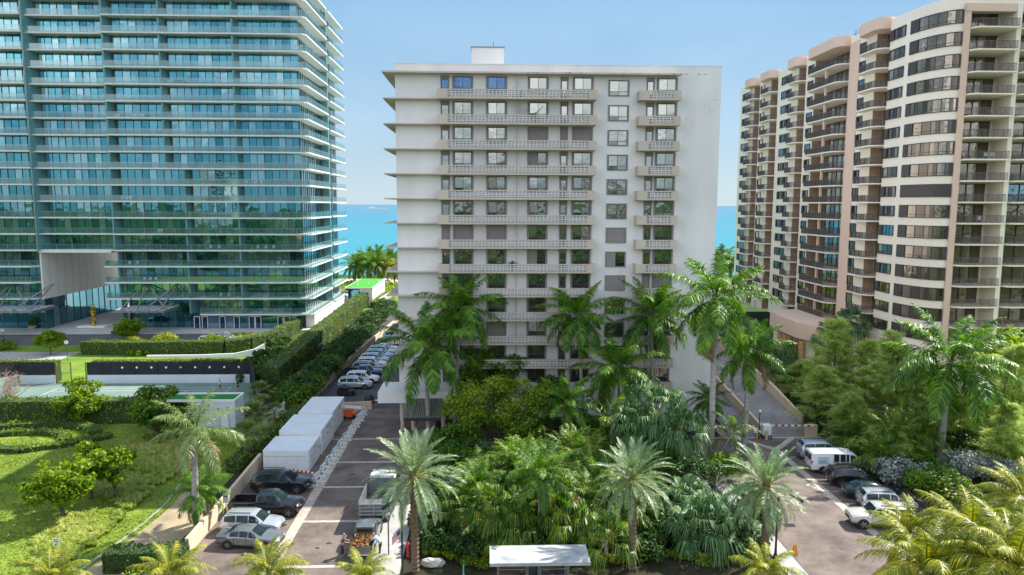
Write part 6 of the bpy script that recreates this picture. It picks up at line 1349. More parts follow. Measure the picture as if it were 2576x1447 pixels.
lab_b=['nearest barricade, holding the end of the red and white plank','second barricade from the red and white plank','third barricade from the red and white plank','fourth barricade from the red and white plank','fifth barricade from the red and white plank','sixth barricade from the red and white plank','seventh barricade from the red and white plank','eighth barricade from the red and white plank','ninth barricade from the red and white plank','farthest barricade, beside the orange lift']
prot=barricade(0,None)
A_=G(797,1218);B_=G(914,1048)
for i in range(10):
    u=i/9; p_=A_.lerp(B_,u); u2=u
    place(prot,(A_.x+(B_.x-A_.x)*u,A_.y+(B_.y-A_.y)*u,.012),R(78+6*math.sin(i*2.3)),1,label=lab_b[i])
def striped(name,a,b,label,n_=12,w=.1,h=.16,group=None):
    t=thing(name,label,'barrier arm',a,group); a=Vector(a);b=Vector(b)
    g=MB()
    for i in range(n_): g.bar(a.lerp(b,i/n_),a.lerp(b,(i+1)/n_),w,h,i%2)
    g.build('arm',[M['red'],M['white']],t)
    return t
M['red']=mat('red_paint',(.60,.03,.03),.5,var=.1)
a=G(740,1205);striped('striped_plank',(G(738,1206).x,G(738,1206).y,.95),(A_.x+.1,A_.y,.95),'red and white plank between the nearest storage unit and the first barricade')
a=G(935,1029);b=G(1008,1022); striped('barrier_arm',(a.x+.1,a.y,1.05),(b.x,b.y,1.12),'red and white gate arm across the left drive under the porch',10)
gp=G(1918,1103); 
striped('barrier_arm',(gp.x+.6,gp.y+.1,1.45),(G(2050,1100).x-.3,gp.y+.1,1.35),'red and white gate arm across the outer ramp lane',14)
striped('barrier_arm',(gp.x-.6,gp.y+.1,1.4),(gp.x-5.2,gp.y+.1,1.15),'thin red and white gate arm across the inner ramp lane',16,w=.07,h=.11)
t=thing('gate_cabinet','white gate-motor cabinet with a yellow-black foot between the two ramp lanes','cabinet',(gp.x+.35,gp.y,0))
g=MB(); g.prism([(gp.x-.05,gp.y-.3),(gp.x+.85,gp.y-.3),(gp.x+.85,gp.y+.35),(gp.x-.05,gp.y+.35)],.45,[1.5,1.5,1.6,1.6]); g.build('cabinet_body',M['white'],t)
g=MB(); g.box(gp.x-.1,gp.x+.9,gp.y-.34,gp.y+.38,0,.44); g.build('foot',mat('black_yellow_base',(.05,.045,.03),.7),t); g=MB(); g.box(gp.x-.8,gp.x-.65,gp.y-.3,gp.y-.15,0,1.0); g.box(gp.x+.6,gp.x+.7,gp.y-.37,gp.y-.341,.05,.4); g.build('bollard',mat('yellow_paint',(.75,.45,.03),.5),t)
# lamp posts
def globe_lamp(p_,h,label):
    t=thing('globe_lamp',label,'lamp post',p_,'white globe lamps on black posts'); p_=Vector(p_)
    g=MB(); g.tube([p_,p_+Vector((0,0,h-.2))],.05,8); g.lathe([(.14,0),(.10,.15),(.05,.2)],p_,10); g.lathe([(.1,h-.28),(.12,h-.2),(.06,h-.15)],p_,10); g.build('post',BLK,t)
    g=MB(); g.lathe([(.02,h-.2),(.13,h-.14),(.19,h),(.13,h+.14),(.02,h+.19)],p_,14); g.build('globe',mat('globe_glass',(.85,.85,.84),.3) if 'globe_glass' not in bpy.data.materials else bpy.data.materials['globe_glass'],t,smooth=2)
globe_lamp((gp.x-.45,gp.y-.1,0),3.1,'globe lamp beside the white gate-motor cabinet'); globe_lamp((30.6,90,2.5),2.2,'globe lamp standing on the wall between the ramp lanes')
p_=G(978,1400); t=thing('path_lamp','slim grey lamp post with a flat cap on the left pavement','lamp post',(p_.x,p_.y,.14))
g=MB(); p_.z=.14; g.tube([p_,p_+Vector((0,0,2.9))],.055,8); g.build('post',M['steelg'],t); g=MB(); g.lathe([(.1,2.75),(.2,2.95),(.22,3.05),(.05,3.2)],p_,12); g.build('cap',M['steell'],t,smooth=True)
def curved_lamp(bpx,bpy_,h,label,sgn,arm=1.7,rz=0):
    p_=G(bpx,bpy_); t=thing('street_lamp',label,'lamp post',p_,'black curved street lamps')
    g=MB(); g.lathe([(.16,0),(.15,.5),(.10,.6),(.08,1.0),(.075,h*.5),(.11,h*.5+.05),(.11,h*.5+.15),(.07,h*.5+.2),(.065,h)],p_,12); g.build('post',BLK,t,smooth=True)
    g=MB(); pts=[p_+Vector((sgn*arm*.0,0,h)),p_+Vector((sgn*arm*.02,0,h+.45)),p_+Vector((sgn*arm*.12,0,h+.7)),p_+Vector((sgn*arm*.3,0,h+.78)),p_+Vector((sgn*arm*.55,0,h+.65))]; g.tube(pts,[.07,.08,.08,.07,.06],10); g.build('arm',BLK,t,smooth=2)
    g=MB(); e=pts[-1]; g.tube([e,e+Vector((sgn*.35,0,-.2)),e+Vector((sgn*.85,0,-.5))],[.08,.13,.12],10); g.build('lamp_head',BLK,t,smooth=2)
    return t
curved_lamp(1950,1412,4.3,'black curved street lamp in front of the right date palm',1)
curved_lamp(1013,1470,5.2,'black curved street lamp between the left pavement and the left date palm',-1,.8)
# flag and hydrant post
p_=G(1012,1440); t=thing('flag','small striped red and white flag with a blue corner, hung from the left street lamp','flag',(p_.x-.1,p_.y,2.6))
g=MB(); nS=7; ox,oy,oz=p_.x-.12,p_.y-.02,3.1
for i in range(nS):
    g.poly([(ox,oy,oz-.07*i),(ox-.55,oy-.12,oz-.5-.075*i),(ox-.52,oy-.12,oz-.575-.075*i),(ox,oy,oz-.07*(i+1))],i%2); g.poly([(ox,oy+.01,oz-.07*(i+1)),(ox-.52,oy-.11,oz-.575-.075*i),(ox-.55,oy-.11,oz-.5-.075*i),(ox,oy+.01,oz-.07*i)],i%2)
g.poly([(ox,oy-.004,oz),(ox-.2,oy-.05,oz-.18),(ox-.2,oy-.05,oz-.44),(ox,oy-.004,oz-.27)],2); g.build('cloth',[M['red'],M['white'],mat('flag_blue',(.02,.04,.25),.7)],t)
g=MB(); g.tube([(ox+.1,oy+.02,3.0),(ox-.02,oy+.01,3.2)],.015,5); g.build('pole',M['chrome'],t)
q_=G(1027,1400); t=thing('fire_hydrant_post','red standpipe valve beside the left street lamp','standpipe',q_)
g=MB(); g.lathe([(.16,0),(.14,.1),(.11,.15),(.11,.75),(.16,.8),(.15,.95),(.05,1.1)],q_,12); g.build('barrel',M['red'],t,smooth=True); g=MB(); g.lathe([(.07,-.22),(.07,.22)],(q_.x,q_.y,.62),10,0,axis='y'); g.build('outlet',M['red'],t)
# shelter
zr_=2.75; a=G(1232,1418,zr_);b=G(1487,1418,zr_);c_=G(1468,1370,zr_); d_=G(1241,1370,zr_); Y0=a.y;Y1=c_.y
t=thing('bus_shelter','open shelter with a flat white roof and two slatted bays at the street','shelter',((a.x+b.x)/2,Y0,0))
g=MB(); g.prism([(a.x,Y0),(b.x,Y0),(b.x,Y1),(a.x,Y1)],zr_-.22,zr_); g.build('roof',mat('stained_white_roof',(.48,.48,.47),.7,col2=(.24,.26,.28),scale=1.1,detail=9),t)
x0,x1=a.x+.55,a.x+5.1
for x in (x0,a.x+2.45,a.x+3.25,x1+.0):
    for y in (Y0+.7,Y1-.3):
        g=MB(); g.box(x-.07,x+.07,y-.07,y+.07,0.02,zr_-.223); g.build('post',M['steelg'],t)
for xa,xb in ((x0+.1,a.x+2.35),(a.x+3.35,x1-.1)):
    g=MB()
    for i in range(14): g.box(xa,xb,Y1-.32,Y1-.29,.3+i*.16,.36+i*.16)
    g.build('slat_back',mat('dark_wood_slat',(.06,.035,.025),.6),t) if xa<x0+1 else g.build('slat_back',bpy.data.materials['dark_wood_slat'],t)
    g=MB(); g.box(xa,xb,Y0+.75,Y0+1.1,.42,.47,0); g.box(xa,xb,Y0+1.15,Y0+1.45,.42,.47,0); g.box(xa,xb,Y0+1.7,Y0+1.74,.6,1.0,0)
    for x in (xa+.1,xb-.15): g.box(x,x+.05,Y0+.8,Y0+1.7,.02,.42,1)
    g.build('bench',[mat('blue_grey_bench',(.10,.20,.32),.4,.2),M['steelg']],t)
    g=MB(); g.box(xa,xb,Y0+.66,Y0+.68,1.95,1.98); g.box(xa,xb,Y0+.66,Y0+.68,2.2,2.23); g.build('front_rail',M['steell'],t)
g=MB(); g.box(a.x+2.52,a.x+3.18,Y1-.34,Y1-.3,.5,2.2); g.build('poster_panel',mat('dark_glass_panel',(.02,.03,.03),.1,coat=1),t)
# rock, posts, cone, drain, signs
p_=G(1090,1424); g=MB(); r_=random.Random(4)
pr=[(.05,0),(.62,.05),(.72,.18),(.6,.42),(.3,.55),(.02,.58)]; g.lathe(pr,p_,11); g.v=[(p_.x+(x-p_.x)*1.15*(1+.22*math.sin(x*9+y*5)),p_.y+(y-p_.y)*.7*(1+.2*math.sin(y*11)),z*(1+.15*math.sin(x*7))) for x,y,z in g.v]; g.build('boulder',mat('pale_coral_rock',(.50,.48,.45),.9,col2=(.3,.29,.27),scale=4,bump=1),label='pale coral boulder on the ground right of the left date palm foot',cat='boulder',smooth=False)
p_=G(1166,1447); g=MB(); g.tube([p_,p_+Vector((0,0,.75))],.05,8); g.lathe([(.09,0),(.09,.06)],p_,8); g.build('marker_post',mat('mint_green_paint',(.20,.55,.42),.5),label='short mint-green post standing left of the white shelter',cat='post')
p_=G(1999,1395); t=thing('wet_floor_cone','orange folding caution stand on the right drive beside the pavement','caution sign',p_)
for s in (-1,1): g=MB(); g.prism([(p_.x-.18,p_.y+.16*s),(p_.x+.18,p_.y+.16*s),(p_.x+.18,p_.y+.19*s),(p_.x-.18,p_.y+.19*s)],0,.02); g.poly([(p_.x-.2,p_.y+.17*s,0),(p_.x+.2,p_.y+.17*s,0),(p_.x+.1,p_.y+.02*s,.75),(p_.x-.1,p_.y+.02*s,.75)]); g.poly([(p_.x-.2,p_.y+.18*s,0),(p_.x-.1,p_.y+.03*s,.75),(p_.x+.1,p_.y+.03*s,.75),(p_.x+.2,p_.y+.18*s,0)]); g.build('panel',mat('orange_plastic',(.85,.33,.02),.5) if s<0 else bpy.data.materials['orange_plastic'],t)
p_=G(1985,1322); g=MB()
for i in range(6): g.box(p_.x-.45,p_.x+.45,p_.y-.3+i*.1,p_.y-.24+i*.1,.012,.03)
g.build('drain_grate',BLK,label='dark slotted drain grate in the right drive',cat='drain')
def sign(px,py,h,w_,hh,label,mats,text=None,group=None,round_=False,face=0):
    p_=G(px,py); t=thing('sign_post',label,'sign',p_,group); g=MB(); g.tube([p_,p_+Vector((0,0,h))],.03,6); g.build('pole',mats[1],t)
    g=MB()
    if round_: g.lathe([(w_,-.055),(w_,-.035)],(p_.x,p_.y,h-w_),18,0,axis='y'); 
    else: g.box(p_.x-w_/2,p_.x+w_/2,p_.y-.055,p_.y-.035,h-hh,h+.02)
    pl=g.build('plate',mats[0],t)
    if text:
        g=MB()
        for (x0,x1,z0,z1,m_) in text: g.box(p_.x+x0,p_.x+x1,p_.y-.062,p_.y-.056,h+z0,h+z1,m_)
        g.build('lettering',[BLK,M['red']],pl)
    return t
sign(148,1440,2.5,.38,.62,'small white sign with black lettering on a dark post by the lawn',[M['white'],BLK],[(-.13,-.03,-.12,-.05,0),(.03,.13,-.12,-.05,0),(-.14,.14,-.25,-.19,0),(-.05,.12,-.36,-.32,0),(-.1,.12,-.52,-.42,0)])
sign(170,908,3.4,.32,.6,'round white sign with a red symbol by the lane behind the court hedge',[M['white'],BLK],[(-.05,.05,-.5,-.12,1)],round_=True)
sign(8,858,2.2,.55,.4,'small white sign on a post at the left picture edge by the tower road',[M['white'],BLK],[(-.2,.2,-.16,-.10,0),(-.2,.15,-.28,-.22,0)])
sign(570,1300,2.0,.45,.8,'pale blue-backed sign plate beside the wall behind the black pickup',[mat('pale_blue_plate',(.45,.55,.65),.5),BLK],[(-.15,.15,-.3,-.2,0)])
g=MB(); pp=Vector((gp.x-.95,gp.y-.35,0)); t=thing('sign_post','small white notice on the post before the inner gate arm','sign',pp); g.tube([pp,pp+Vector((0,0,1.3))],.03,6); g.build('pole',BLK,t); g=MB(); g.box(pp.x-.2,pp.x+.2,pp.y-.05,pp.y-.03,.75,1.35); pl=g.build('plate',M['white'],t); g=MB(); [g.box(pp.x-.13,pp.x+.13,pp.y-.06,pp.y-.052,z,z+.04) for z in (.9,1.02,1.14)]; g.build('lettering',BLK,pl)
g=MB(); z0=P(1762,1075,82.9); g.lathe([(.3,-.05),(.3,-.02)],(P(2017,1160,82.9).x if 0 else P(1753,1160-1,82.9).x,82.95,1.6),18,0,axis='y'); g.build('round_sign',M['red'],label='round red no-parking disc on the wall of the white block',cat='sign')
# orange lift with a white boom by the far wall
p_=G(880,1052); x,y=p_.x,p_.y; t=thing('orange_lift','orange work lift with a folded white boom next to the farthest storage unit','lift',(x,y,0))
g=MB(); g.box(x-1.0,x+.9,y-.5,y+.5,.25,.8); g.box(x-.5,x+.3,y-.4,y+.4,.8,1.1); g.build('chassis',mat('orange_machine_paint',(.70,.12,.02),.45),t)
g=MB(); g.bar((x-1.5,y,.5),(x-1.3,y,1.5),.3,.2); g.bar((x-1.3,y,1.5),(x+1.4,y,1.25),.25,.28); g.build('boom',M['white'],t)
for sx in (-.7,.6):
    for sy in (-1,1): g=MB(); g.lathe([(.27,-.1),(.27,.1)],(x+sx,y+sy*.55,.27),14,0,axis='y'); g.build('wheel',RB,t)
# black drum at the gate
p_=G(930,1012); t=thing('covered_drum','black covered round bin behind the gate arm of the left drive','bin',p_); g=MB(); g.lathe([(.55,0),(.62,.3),(.6,.65),(.35,.95),(.05,1.05)],p_,14); g.build('cover',bpy.data.materials['black_tarpaulin'],t,smooth=True); g=MB(); g.lathe([(.64,.0),(.64,.06)],p_,14); g.build('base',RB,t)
# ------------------------------------------------ tennis court surroundings
M['screen']=mat('black_windscreen_mesh',(.018,.022,.03),.8,var=.3,scale=.7,detail=8)
M['cwall']=mat('pale_blue_white_wall',(.62,.68,.74),.7,col2=(.5,.55,.6),scale=.25,detail=8)
def fence(x0,y0,x1,y1,label,zlo,zhi,seed=1,posts=3.0):
    a=Vector((x0,y0,0));b=Vector((x1,y1,0)); L_=(b-a).length; d=(b-a)/L_; s=Vector((-d.y,d.x,0)); t=thing('court_fence',label,'fence',(a+b)/2,'windscreen fences of the tennis court')
    g=MB(); g.bar(a+Vector((0,0,(zlo+zhi)/2)),b+Vector((0,0,(zlo+zhi)/2)),.03,zhi-zlo); g.build('windscreen',M['screen'],t)
    n_=int(L_/posts); 
    g=MB(); g.bar(a+Vector((0,0,zhi)),b+Vector((0,0,zhi)),.06,.06); g.build('rail',BLK,t)
    for i in range(n_+1):
        p_=a+d*(L_*i/n_); g=MB(); g.tube([p_-s*.06,p_-s*.06+Vector((0,0,zhi))],.04,6); g.build('post',BLK,t)
    return t
fx0=G(165,961).x; fx1=G(690,961).x
fl=fence(-56.9,101.9,-34.0,101.9,'long black windscreen fence along the far side of the tennis court',1.2,3.0)
g=MB()
for i in range(9):   # round white lamps seen through the screen
    g.lathe([(.16,-.06),(.16,-.03)],(-52+i*2.05,101.9,2.25),10,0,axis='y')
g.build('air_flap',M['white'],fl)
fence(-66.5,101.9,-61.5,101.9,'short black windscreen fence left of the court gate',1.2,3.0)
fence(-72,95,-66.7,101.8,'black windscreen fence slanting to the left of the court',1.2,3.0)
fence(-34.0,101.8,-29.8,91,'black windscreen fence at the right end of the tennis court',.2,3.4)
wallrun('court_wall',[(-56.9,101.9),(-34.1,101.9)],.2,1.18,'low pale wall under the long windscreen with rusty streaks',M['cwall'])
wallrun('court_wall',[(-66.4,101.9),(-61.5,101.9)],.2,1.18,'low pale wall left of the court gate',M['cwall'])
wallrun('court_wall',[(-72,94.8),(-66.6,101.7)],.2,1.18,'low mint-green wall slanting left of the court',mat('mint_wall',(.35,.55,.42),.7))
t=thing('court_gate','open dark-framed gate of the tennis court','gate',(-59.2,101.9,0))
for x in (-61.3,-59.2,-57.1): g=MB(); g.box(x-.06,x+.06,101.8,101.92,0,3.1); g.build('post',mat('bronze_gate_post',(.12,.09,.05),.5) if x<-61 else bpy.data.materials['bronze_gate_post'],t)
g=MB(); g.box(-61.2,-59.3,101.83,101.88,.1,.16); g.box(-61.2,-59.3,101.83,101.88,1.5,1.56); g.box(-61.2,-59.3,101.83,101.88,2.9,2.96)
for i in range(12): g.box(-61.2+i*.16,-61.18+i*.16,101.84,101.86,.16,2.9)
g.build('gate_leaf',bpy.data.materials['bronze_gate_post'],t)
# net
t=thing('tennis_net','tennis net with a white top band across the court','net',(nx,93.4,0))
for y in (87.4,99.4): g=MB(); g.tube([(nx,y,0),(nx,y,1.08)],.05,8); g.build('net_post',BLK,t)
g=MB(); g.box(nx-.03,nx+.03,87.45,99.35,.95,1.06); g.build('band',M['white'],t)
m_,n,l,b=nm('net_mesh'); b.inputs['Base Color'].default_value=(.02,.02,.02,1); tp=n.new('ShaderNodeBsdfTransparent'); ms=n.new('ShaderNodeMixShader'); ms.inputs[0].default_value=.5; l.new(tp.outputs[0],ms.inputs[1]); l.new(b.outputs[0],ms.inputs[2]); l.new(ms.outputs[0],n['Material Output'].inputs[0])
g=MB(); g.poly([(nx,87.45,.05),(nx,99.35,.05),(nx,99.35,.95),(nx,87.45,.95)]); g.build('netting',m_,t)
# utility building with sunken green roof
ua=G(495,1079);ubr=G(592,1079); hU=P(500,1006,80.4).z; t=thing('utility_building','small white flat building with a green roof at the corner of the tennis court','building',((ua.x+ubr.x)/2,80.4,0))
x0,x1,y0,y1=ua.x,ubr.x,80.4,83.4
g=MB(); g.box(x0,x1,y0,y1,0,hU-.25); g.build('wall',M['cwall'],t)
g=MB(); xl=x0-5.2; g.box(xl,x1+.05,y0-.05,y0+.15,hU-.249,hU); g.box(xl,x1+.05,y1-.15,y1+.05,hU-.249,hU+.05); g.box(x1-.15,x1+.05,y0+.15,y1-.15,hU-.249,hU); g.box(xl,xl+.2,y0+.15,y1-.15,hU-.249,hU); rf=g.build('parapet',M['white'],t)
g=MB(); g.box(xl+.2,x1-.15,y0+.15,y1-.15,hU-.3,hU-.12); g.build('roof',mat('artificial_turf',(.02,.17,.03),.9,scale=5),t)
g=MB(); dx=x1-1.2; g.box(dx-.45,dx+.45,y0-.03,y0-.003,.1,2.15); dr=g.build('door',M['white'],t); g=MB(); g.box(dx-.5,dx-.45,y0-.04,y0-.003,.05,2.2); g.box(dx+.45,dx+.5,y0-.04,y0-.003,.05,2.2); g.box(dx-.45,dx+.45,y0-.04,y0-.003,2.15,2.2); g.build('door_frame',M['steelg'],t)
g=MB(); g.tube([(dx+.35,y0-.07,1.05),(dx+.35,y0-.07,1.15)],.03,6); g.build('handle',M['chrome'],dr)
g=MB(); g.box(x1-.95,x1-.65,y0-.02,y0-.004,2.4,2.5,1); g.box(x0+2.4,x0+2.55,y0-.05,y0-.004,2.2,2.4,0); g.build('notice_plate',[M['steelg'],M['red']],t)
# white picket gate by the sabals
p0=G(640,1085);p1=G(720,1040); t=thing('picket_gate','white picket gate between the sabal palms','gate',p0)
g=MB(); a=Vector((-25.4,80,0)); b_=Vector((-24.6,86,0)); n_=22
for i in range(n_): p_=a.lerp(b_,i/n_); g.box(p_.x-.03,p_.x+.03,p_.y-.05,p_.y+.05,0,1.7)
g.build('pickets',M['white'],t); g=MB(); g.bar(a+Vector((0,0,.4)),b_+Vector((0,0,.4)),.05,.1); g.bar(a+Vector((0,0,1.4)),b_+Vector((0,0,1.4)),.05,.1); g.build('rails',M['white'],t)
# bank spotlights on poles
for i,(px,py,Y,lab) in enumerate([(745,987,92,'nearest the storage units'),(790,928,104,'above the bank shrubs in the middle'),(762,942,98,'between its two neighbours, lowest of all'),(865,880,124,'farther along the hedge'),(882,820,140,'farthest, beyond the long hedge end')]):
    p_=P(px,py,Y); t=thing('area_light','white area lamp on a thin pole, '+lab,'lamp',(p_.x,Y,0),'white area lamps over the bank'); g=MB(); g.tube([(p_.x,Y,0),(p_.x,Y,p_.z)],.05,6); g.build('pole',M['steell'],t)
    g=MB(); g.prism([(p_.x-.7,Y-.25),(p_.x+.1,Y-.25),(p_.x+.1,Y+.2),(p_.x-.7,Y+.2)],[p_.z-.1,p_.z+.02,p_.z+.02,p_.z-.1],[p_.z+.12,p_.z+.2,p_.z+.2,p_.z+.12]); g.build('lamp_head',M['white'],t)
# vent roof on slope
p_=G(770,890); g=MB(); g.box(p_.x-2.6,p_.x+2.2,p_.y,p_.y+2.6,0,1.3,0); g.box(p_.x-2.7,p_.x+2.3,p_.y-.1,p_.y+2.7,1.3,1.45,1)
for i in range(6): g.box(p_.x-2.5,p_.x+2.1,p_.y-.03,p_.y-.002,.15+i*.19,.22+i*.19,1)
g.build('vent_housing',[M['frame'],M['steell']],label='low dark vent housing with a pale slatted roof on the slope by the long hedge',cat='vent')
# gold sculpture on plinth
p_=G(237,824); x,y=p_.x,p_.y; t=thing('sculpture','tall twisted golden sculpture on a low white plinth at the tower forecourt','sculpture',(x,y,.12))
g=MB(); g.prism([(x-3,y-1),(x+2.6,y-1),(x+3.3,y+1),(x-2.3,y+1)],.13,.45); g.build('plinth',M['white'],t)
g=MB(); prf=[]; 
for i in range(26):
    z=.45+i*.165; prf.append((.42+.10*math.sin(i*1.9)+.12*math.sin(i*.8),z))
g.lathe(prf,(x,y,0),14); g.v=[(x+(vx-x)*(1+.25*math.sin(vz*5+math.atan2(vy-y,vx-x)*3)),y+(vy-y)*(1+.25*math.cos(vz*4+math.atan2(vy-y,vx-x)*2)),vz) for vx,vy,vz in g.v]
g.build('figure',mat('gold_leaf_metal',(.55,.38,.06),.3,.7,col2=(.35,.25,.04),scale=3,bump=.5),t,smooth=True)
# planters at the tower entrance
p_=G(82,828); t=thing('planter_pot','round stone planter with a clipped plant by the left tower doors','planter',p_); g=MB(); g.lathe([(.5,.13),(.8,.5),(.85,.7)],p_,14); g.build('pot',M['side'],t,smooth=True)
r=np.random.default_rng(3); d=norm(r.normal(0,1,(260,3))); v,f=leaves(np.array([p_.x,p_.y,1.5])+d*.8*r.uniform(.7,1,(260,1)),d,.3,.6,r=r); npbuild('plant',[(v,f,0)],[LM['tree']],t)
# beach pavilion with turf roof
za=4.7; fl_=P(870,724,180); fr=P(942,726,180); bl=P(895,701,200); br_=P(978,701,200)
x0,x1=-35.6,-28.9; y0,y1=180,202; t=thing('beach_pavilion','low white pavilion with a bright green turf roof in front of the beach palms','building',((x0+x1)/2,y0,0)); zt_=P(905,725,180).z
g=MB(); g.box(x0+3.6,x1,y0,y1,0,zt_-.16); g.box(x0,x0+3.6,y0+3,y1,0,zt_-.16); g.build('wall',M['white'],t)
g=MB(); g.box(x0-.2,x1+.2,y0-.2,y1+.2,zt_-.159,zt_+.12); g.build('roof_edge',M['white'],t); g=MB(); g.box(x0+.1,x1-.1,y0+.1,y1-.1,zt_+.121,zt_+.16); rf=g.build('roof',mat('bright_turf',(.05,.36,.02),.9,scale=.6,col2=(.04,.28,.02)),t)
g=MB(); [g.lathe([(.25,zt_+.161),(.2,zt_+.5)],(x0+2+i*2.1,y0+5+i*4,0),10) for i in range(3)]; g.build('roof_vent',M['white'],rf)
g=MB(); g.box(x0+.1,x0+3.5,y0+2.94,y0+2.998,.2,zt_-.5); g.build('window',M['tglass'],t); g=MB(); g.box(x0+.0,x0+3.59,y0+.2,y0+2.9,zt_-.5,zt_-.2); g.build('porch_soffit',M['frame'],t)
wallrun('garden_wall',[(-27.5,182),(-26,205),(-25,215)],.4,1.6,'white garden wall slanting toward the beach, right of the pavilion',M['white'])
b2=MB(); b2.poly([(-36,170,.075),(-31.5,170,.075),(-31.5,186,.075),(-36,186,.075)]); b2.build('pavilion_terrace',M['side'],kind='structure')
hedge([(-28,176),(-27.6,199)],1.8,1.6,'golden-green hedge running beside the pavilion wall',seed=91,lm='hedgey',dens=12,leaf=.3)
# ship on the horizon
sp_=P(948,518.5,4200); t=thing('ship','long white boat far out on the horizon','boat',(sp_.x,4200,-.5)); x=sp_.x
g=MB(); g.prism([(x-60,4195),(x+45,4195),(x+62,4200),(x+45,4205),(x-60,4205)],-1,4); g.build('hull',M['white'],t); g=MB(); g.box(x-50,x-20,4197,4203,4.01,9); g.build('deckhouse',M['white'],t); g=MB(); g.tube([(x-30,4200,9),(x-30,4200,16)],.5,6); g.build('mast',M['white'],t)
# red umbrella and seats on the forecourt
p_=G(1470,1190); t=thing('parasol','red parasol glimpsed between the palms on the forecourt','parasol',p_); g=MB(); g.tube([p_,p_+Vector((0,0,2.3))],.03,6); g.build('pole',M['white'],t); g=MB(); g.lathe([(1.3,1.9),(.7,2.25),(.02,2.5)],p_,8); g.build('canopy',M['red'],t)
for i,(px,py,lab) in enumerate([(1448,1192,'red garden chair left of the red parasol'),(1492,1192,'red garden chair right of the red parasol')]):
    p_=G(px,py); t=thing('garden_chair',lab,'chair',p_,'red garden chairs'); x,y=p_.x,p_.y
    g=MB(); g.box(x-.25,x+.25,y-.25,y+.25,.42,.47); g.build('seat',M['red'],t); g=MB(); g.box(x-.25,x+.25,y+.22,y+.27,.47,.95); g.build('backrest',M['red'],t)
    for sx in(-.22,.22):
        for sy in (-.22,.22): g=MB(); g.box(x+sx-.02,x+sx+.02,y+sy-.02,y+sy+.02,0,.42); g.build('leg',M['red'],t)
# ------------------------------------------------ balcony furniture
M['wf']=mat('white_furniture',(.75,.76,.76),.5); M['gf']=mat('grey_furniture',(.16,.17,.18),.6); M['rf']=mat('red_furniture',(.35,.06,.06),.6)
def lounge(): 
    t=thing('lounge_chair','','chair',(0,0,0)); g=MB(); g.box(-.4,.4,-.35,.35,.25,.4); g.build('seat',M['wf'],t); g=MB(); g.prism([(-.4,.3),(.4,.3),(.4,.42),(-.4,.42)],.4,.85); g.build('backrest',M['wf'],t)
    for s in (-1,1): g=MB(); g.box(*sorted((s*.4,s*.46)),-.35,.4,.02,.6); g.build('armrest',M['wf'],t)
    return t
def dtable(m_=None):
    t=thing('patio_table','','table',(0,0,0)); g=MB(); g.box(-.9,.9,-.45,.45,.7,.75); g.build('tabletop',M['gf'],t)
    for sx in(-.8,.8):
        for sy in (-.38,.38): g=MB(); g.box(sx-.03,sx+.03,sy-.03,sy+.03,0,.7); g.build('leg',M['gf'],t)
    return t
def schair(m_):
    t=thing('patio_chair','','chair',(0,0,0)); g=MB(); g.box(-.25,.25,-.25,.25,.4,.45); g.build('seat',m_,t); g=MB(); g.box(-.25,.25,.2,.25,.45,.92); g.build('backrest',m_,t)
    for sx in(-.22,.22):
        for sy in (-.2,.2): g=MB(); g.box(sx-.02,sx+.02,sy-.02,sy+.02,0,.4); g.build('leg',m_,t)
    return t
LC=lounge(); DT=dtable(); SCw=schair(M['wf']); SCr=schair(M['rf']); SCg=schair(M['gf'])
floors=['first','second','third','fourth','fifth','sixth','seventh','eighth','ninth','tenth','eleventh','twelfth','thirteenth','fourteenth','fifteenth','sixteenth','seventeenth','eighteenth']
def onfloor(kind,pr_,k,xs_,wing,grp,word,Yy=145.9,rz=0):
    for j,x in enumerate(xs_):
        nth=['leftmost','second','third','fourth','fifth'][j] if len(xs_)>1 else 'only'
        place(pr_,(x,Yy,sz(k)+.145),rz+random.uniform(-.4,.4),1,label='%s %s on the %s lowest %s glass-tower balcony'%(nth,word,floors[k],wing),group=grp)
gg='white lounge chairs on the glass tower balconies'; gh='dining tables on the glass tower balconies'; gi='dining chairs on the glass tower balconies'
for k,xs_,kind in [(16,[(196),(208),(218)],'L'),(12,[300,345,362],'L'),(10,[322,334,345],'G'),(7,[300,312,322],'W'),(6,[325,330],'G'),(5,[388,395],'W'),(5,[405,425,440],'G'),(14,[435,445,456,466],'W'),(11,[395,410],'G'),(11,[683,690,700],'R'),(8,[616,640,655],'W'),(3,[310,330],'W'),(2,[345,360,375],'W'),(4,[640,660,680],'W'),(4,[520,540],'W'),(6,[700,720],'G'),(5,[690,705],'G'),(3,[690,705],'W'),(1,[540,560],'W')]:
    pass
    pr_,word,grp={'L':(LC,'white lounge chair',gg),'W':(SCw,'white dining chair',gi),'G':(SCg,'dark dining chair',gi),'R':(SCr,'red chair',gi)}[kind]
    Yy=147.2 if xs_[0]<270 else 146.1
    wing='left' if xs_[0]<270 else ('middle' if xs_[0]<600 else 'right')
    onfloor(kind,pr_,k,[xv(x) for x in xs_],wing,grp,word,Yy)
for k,x,wing in [(14,450,'middle'),(9,345,'middle'),(8,700,'right'),(10,330,'middle'),(4,560,'middle')]:
    place(DT,(xv(x)+.6,146.2,sz(k)+.145),0,1,label='dark dining table on the %s lowest %s glass-tower balcony'%(floors[k],wing),group=gh)
def onr(pr_,k,x,word,i): place(pr_,(x,96.2,fz(k)+.01),random.uniform(-.8,.8),1,label='%s on the %s highest front balcony of the cream tower'%(word,floors[k]),group='chairs on the cream tower balconies')
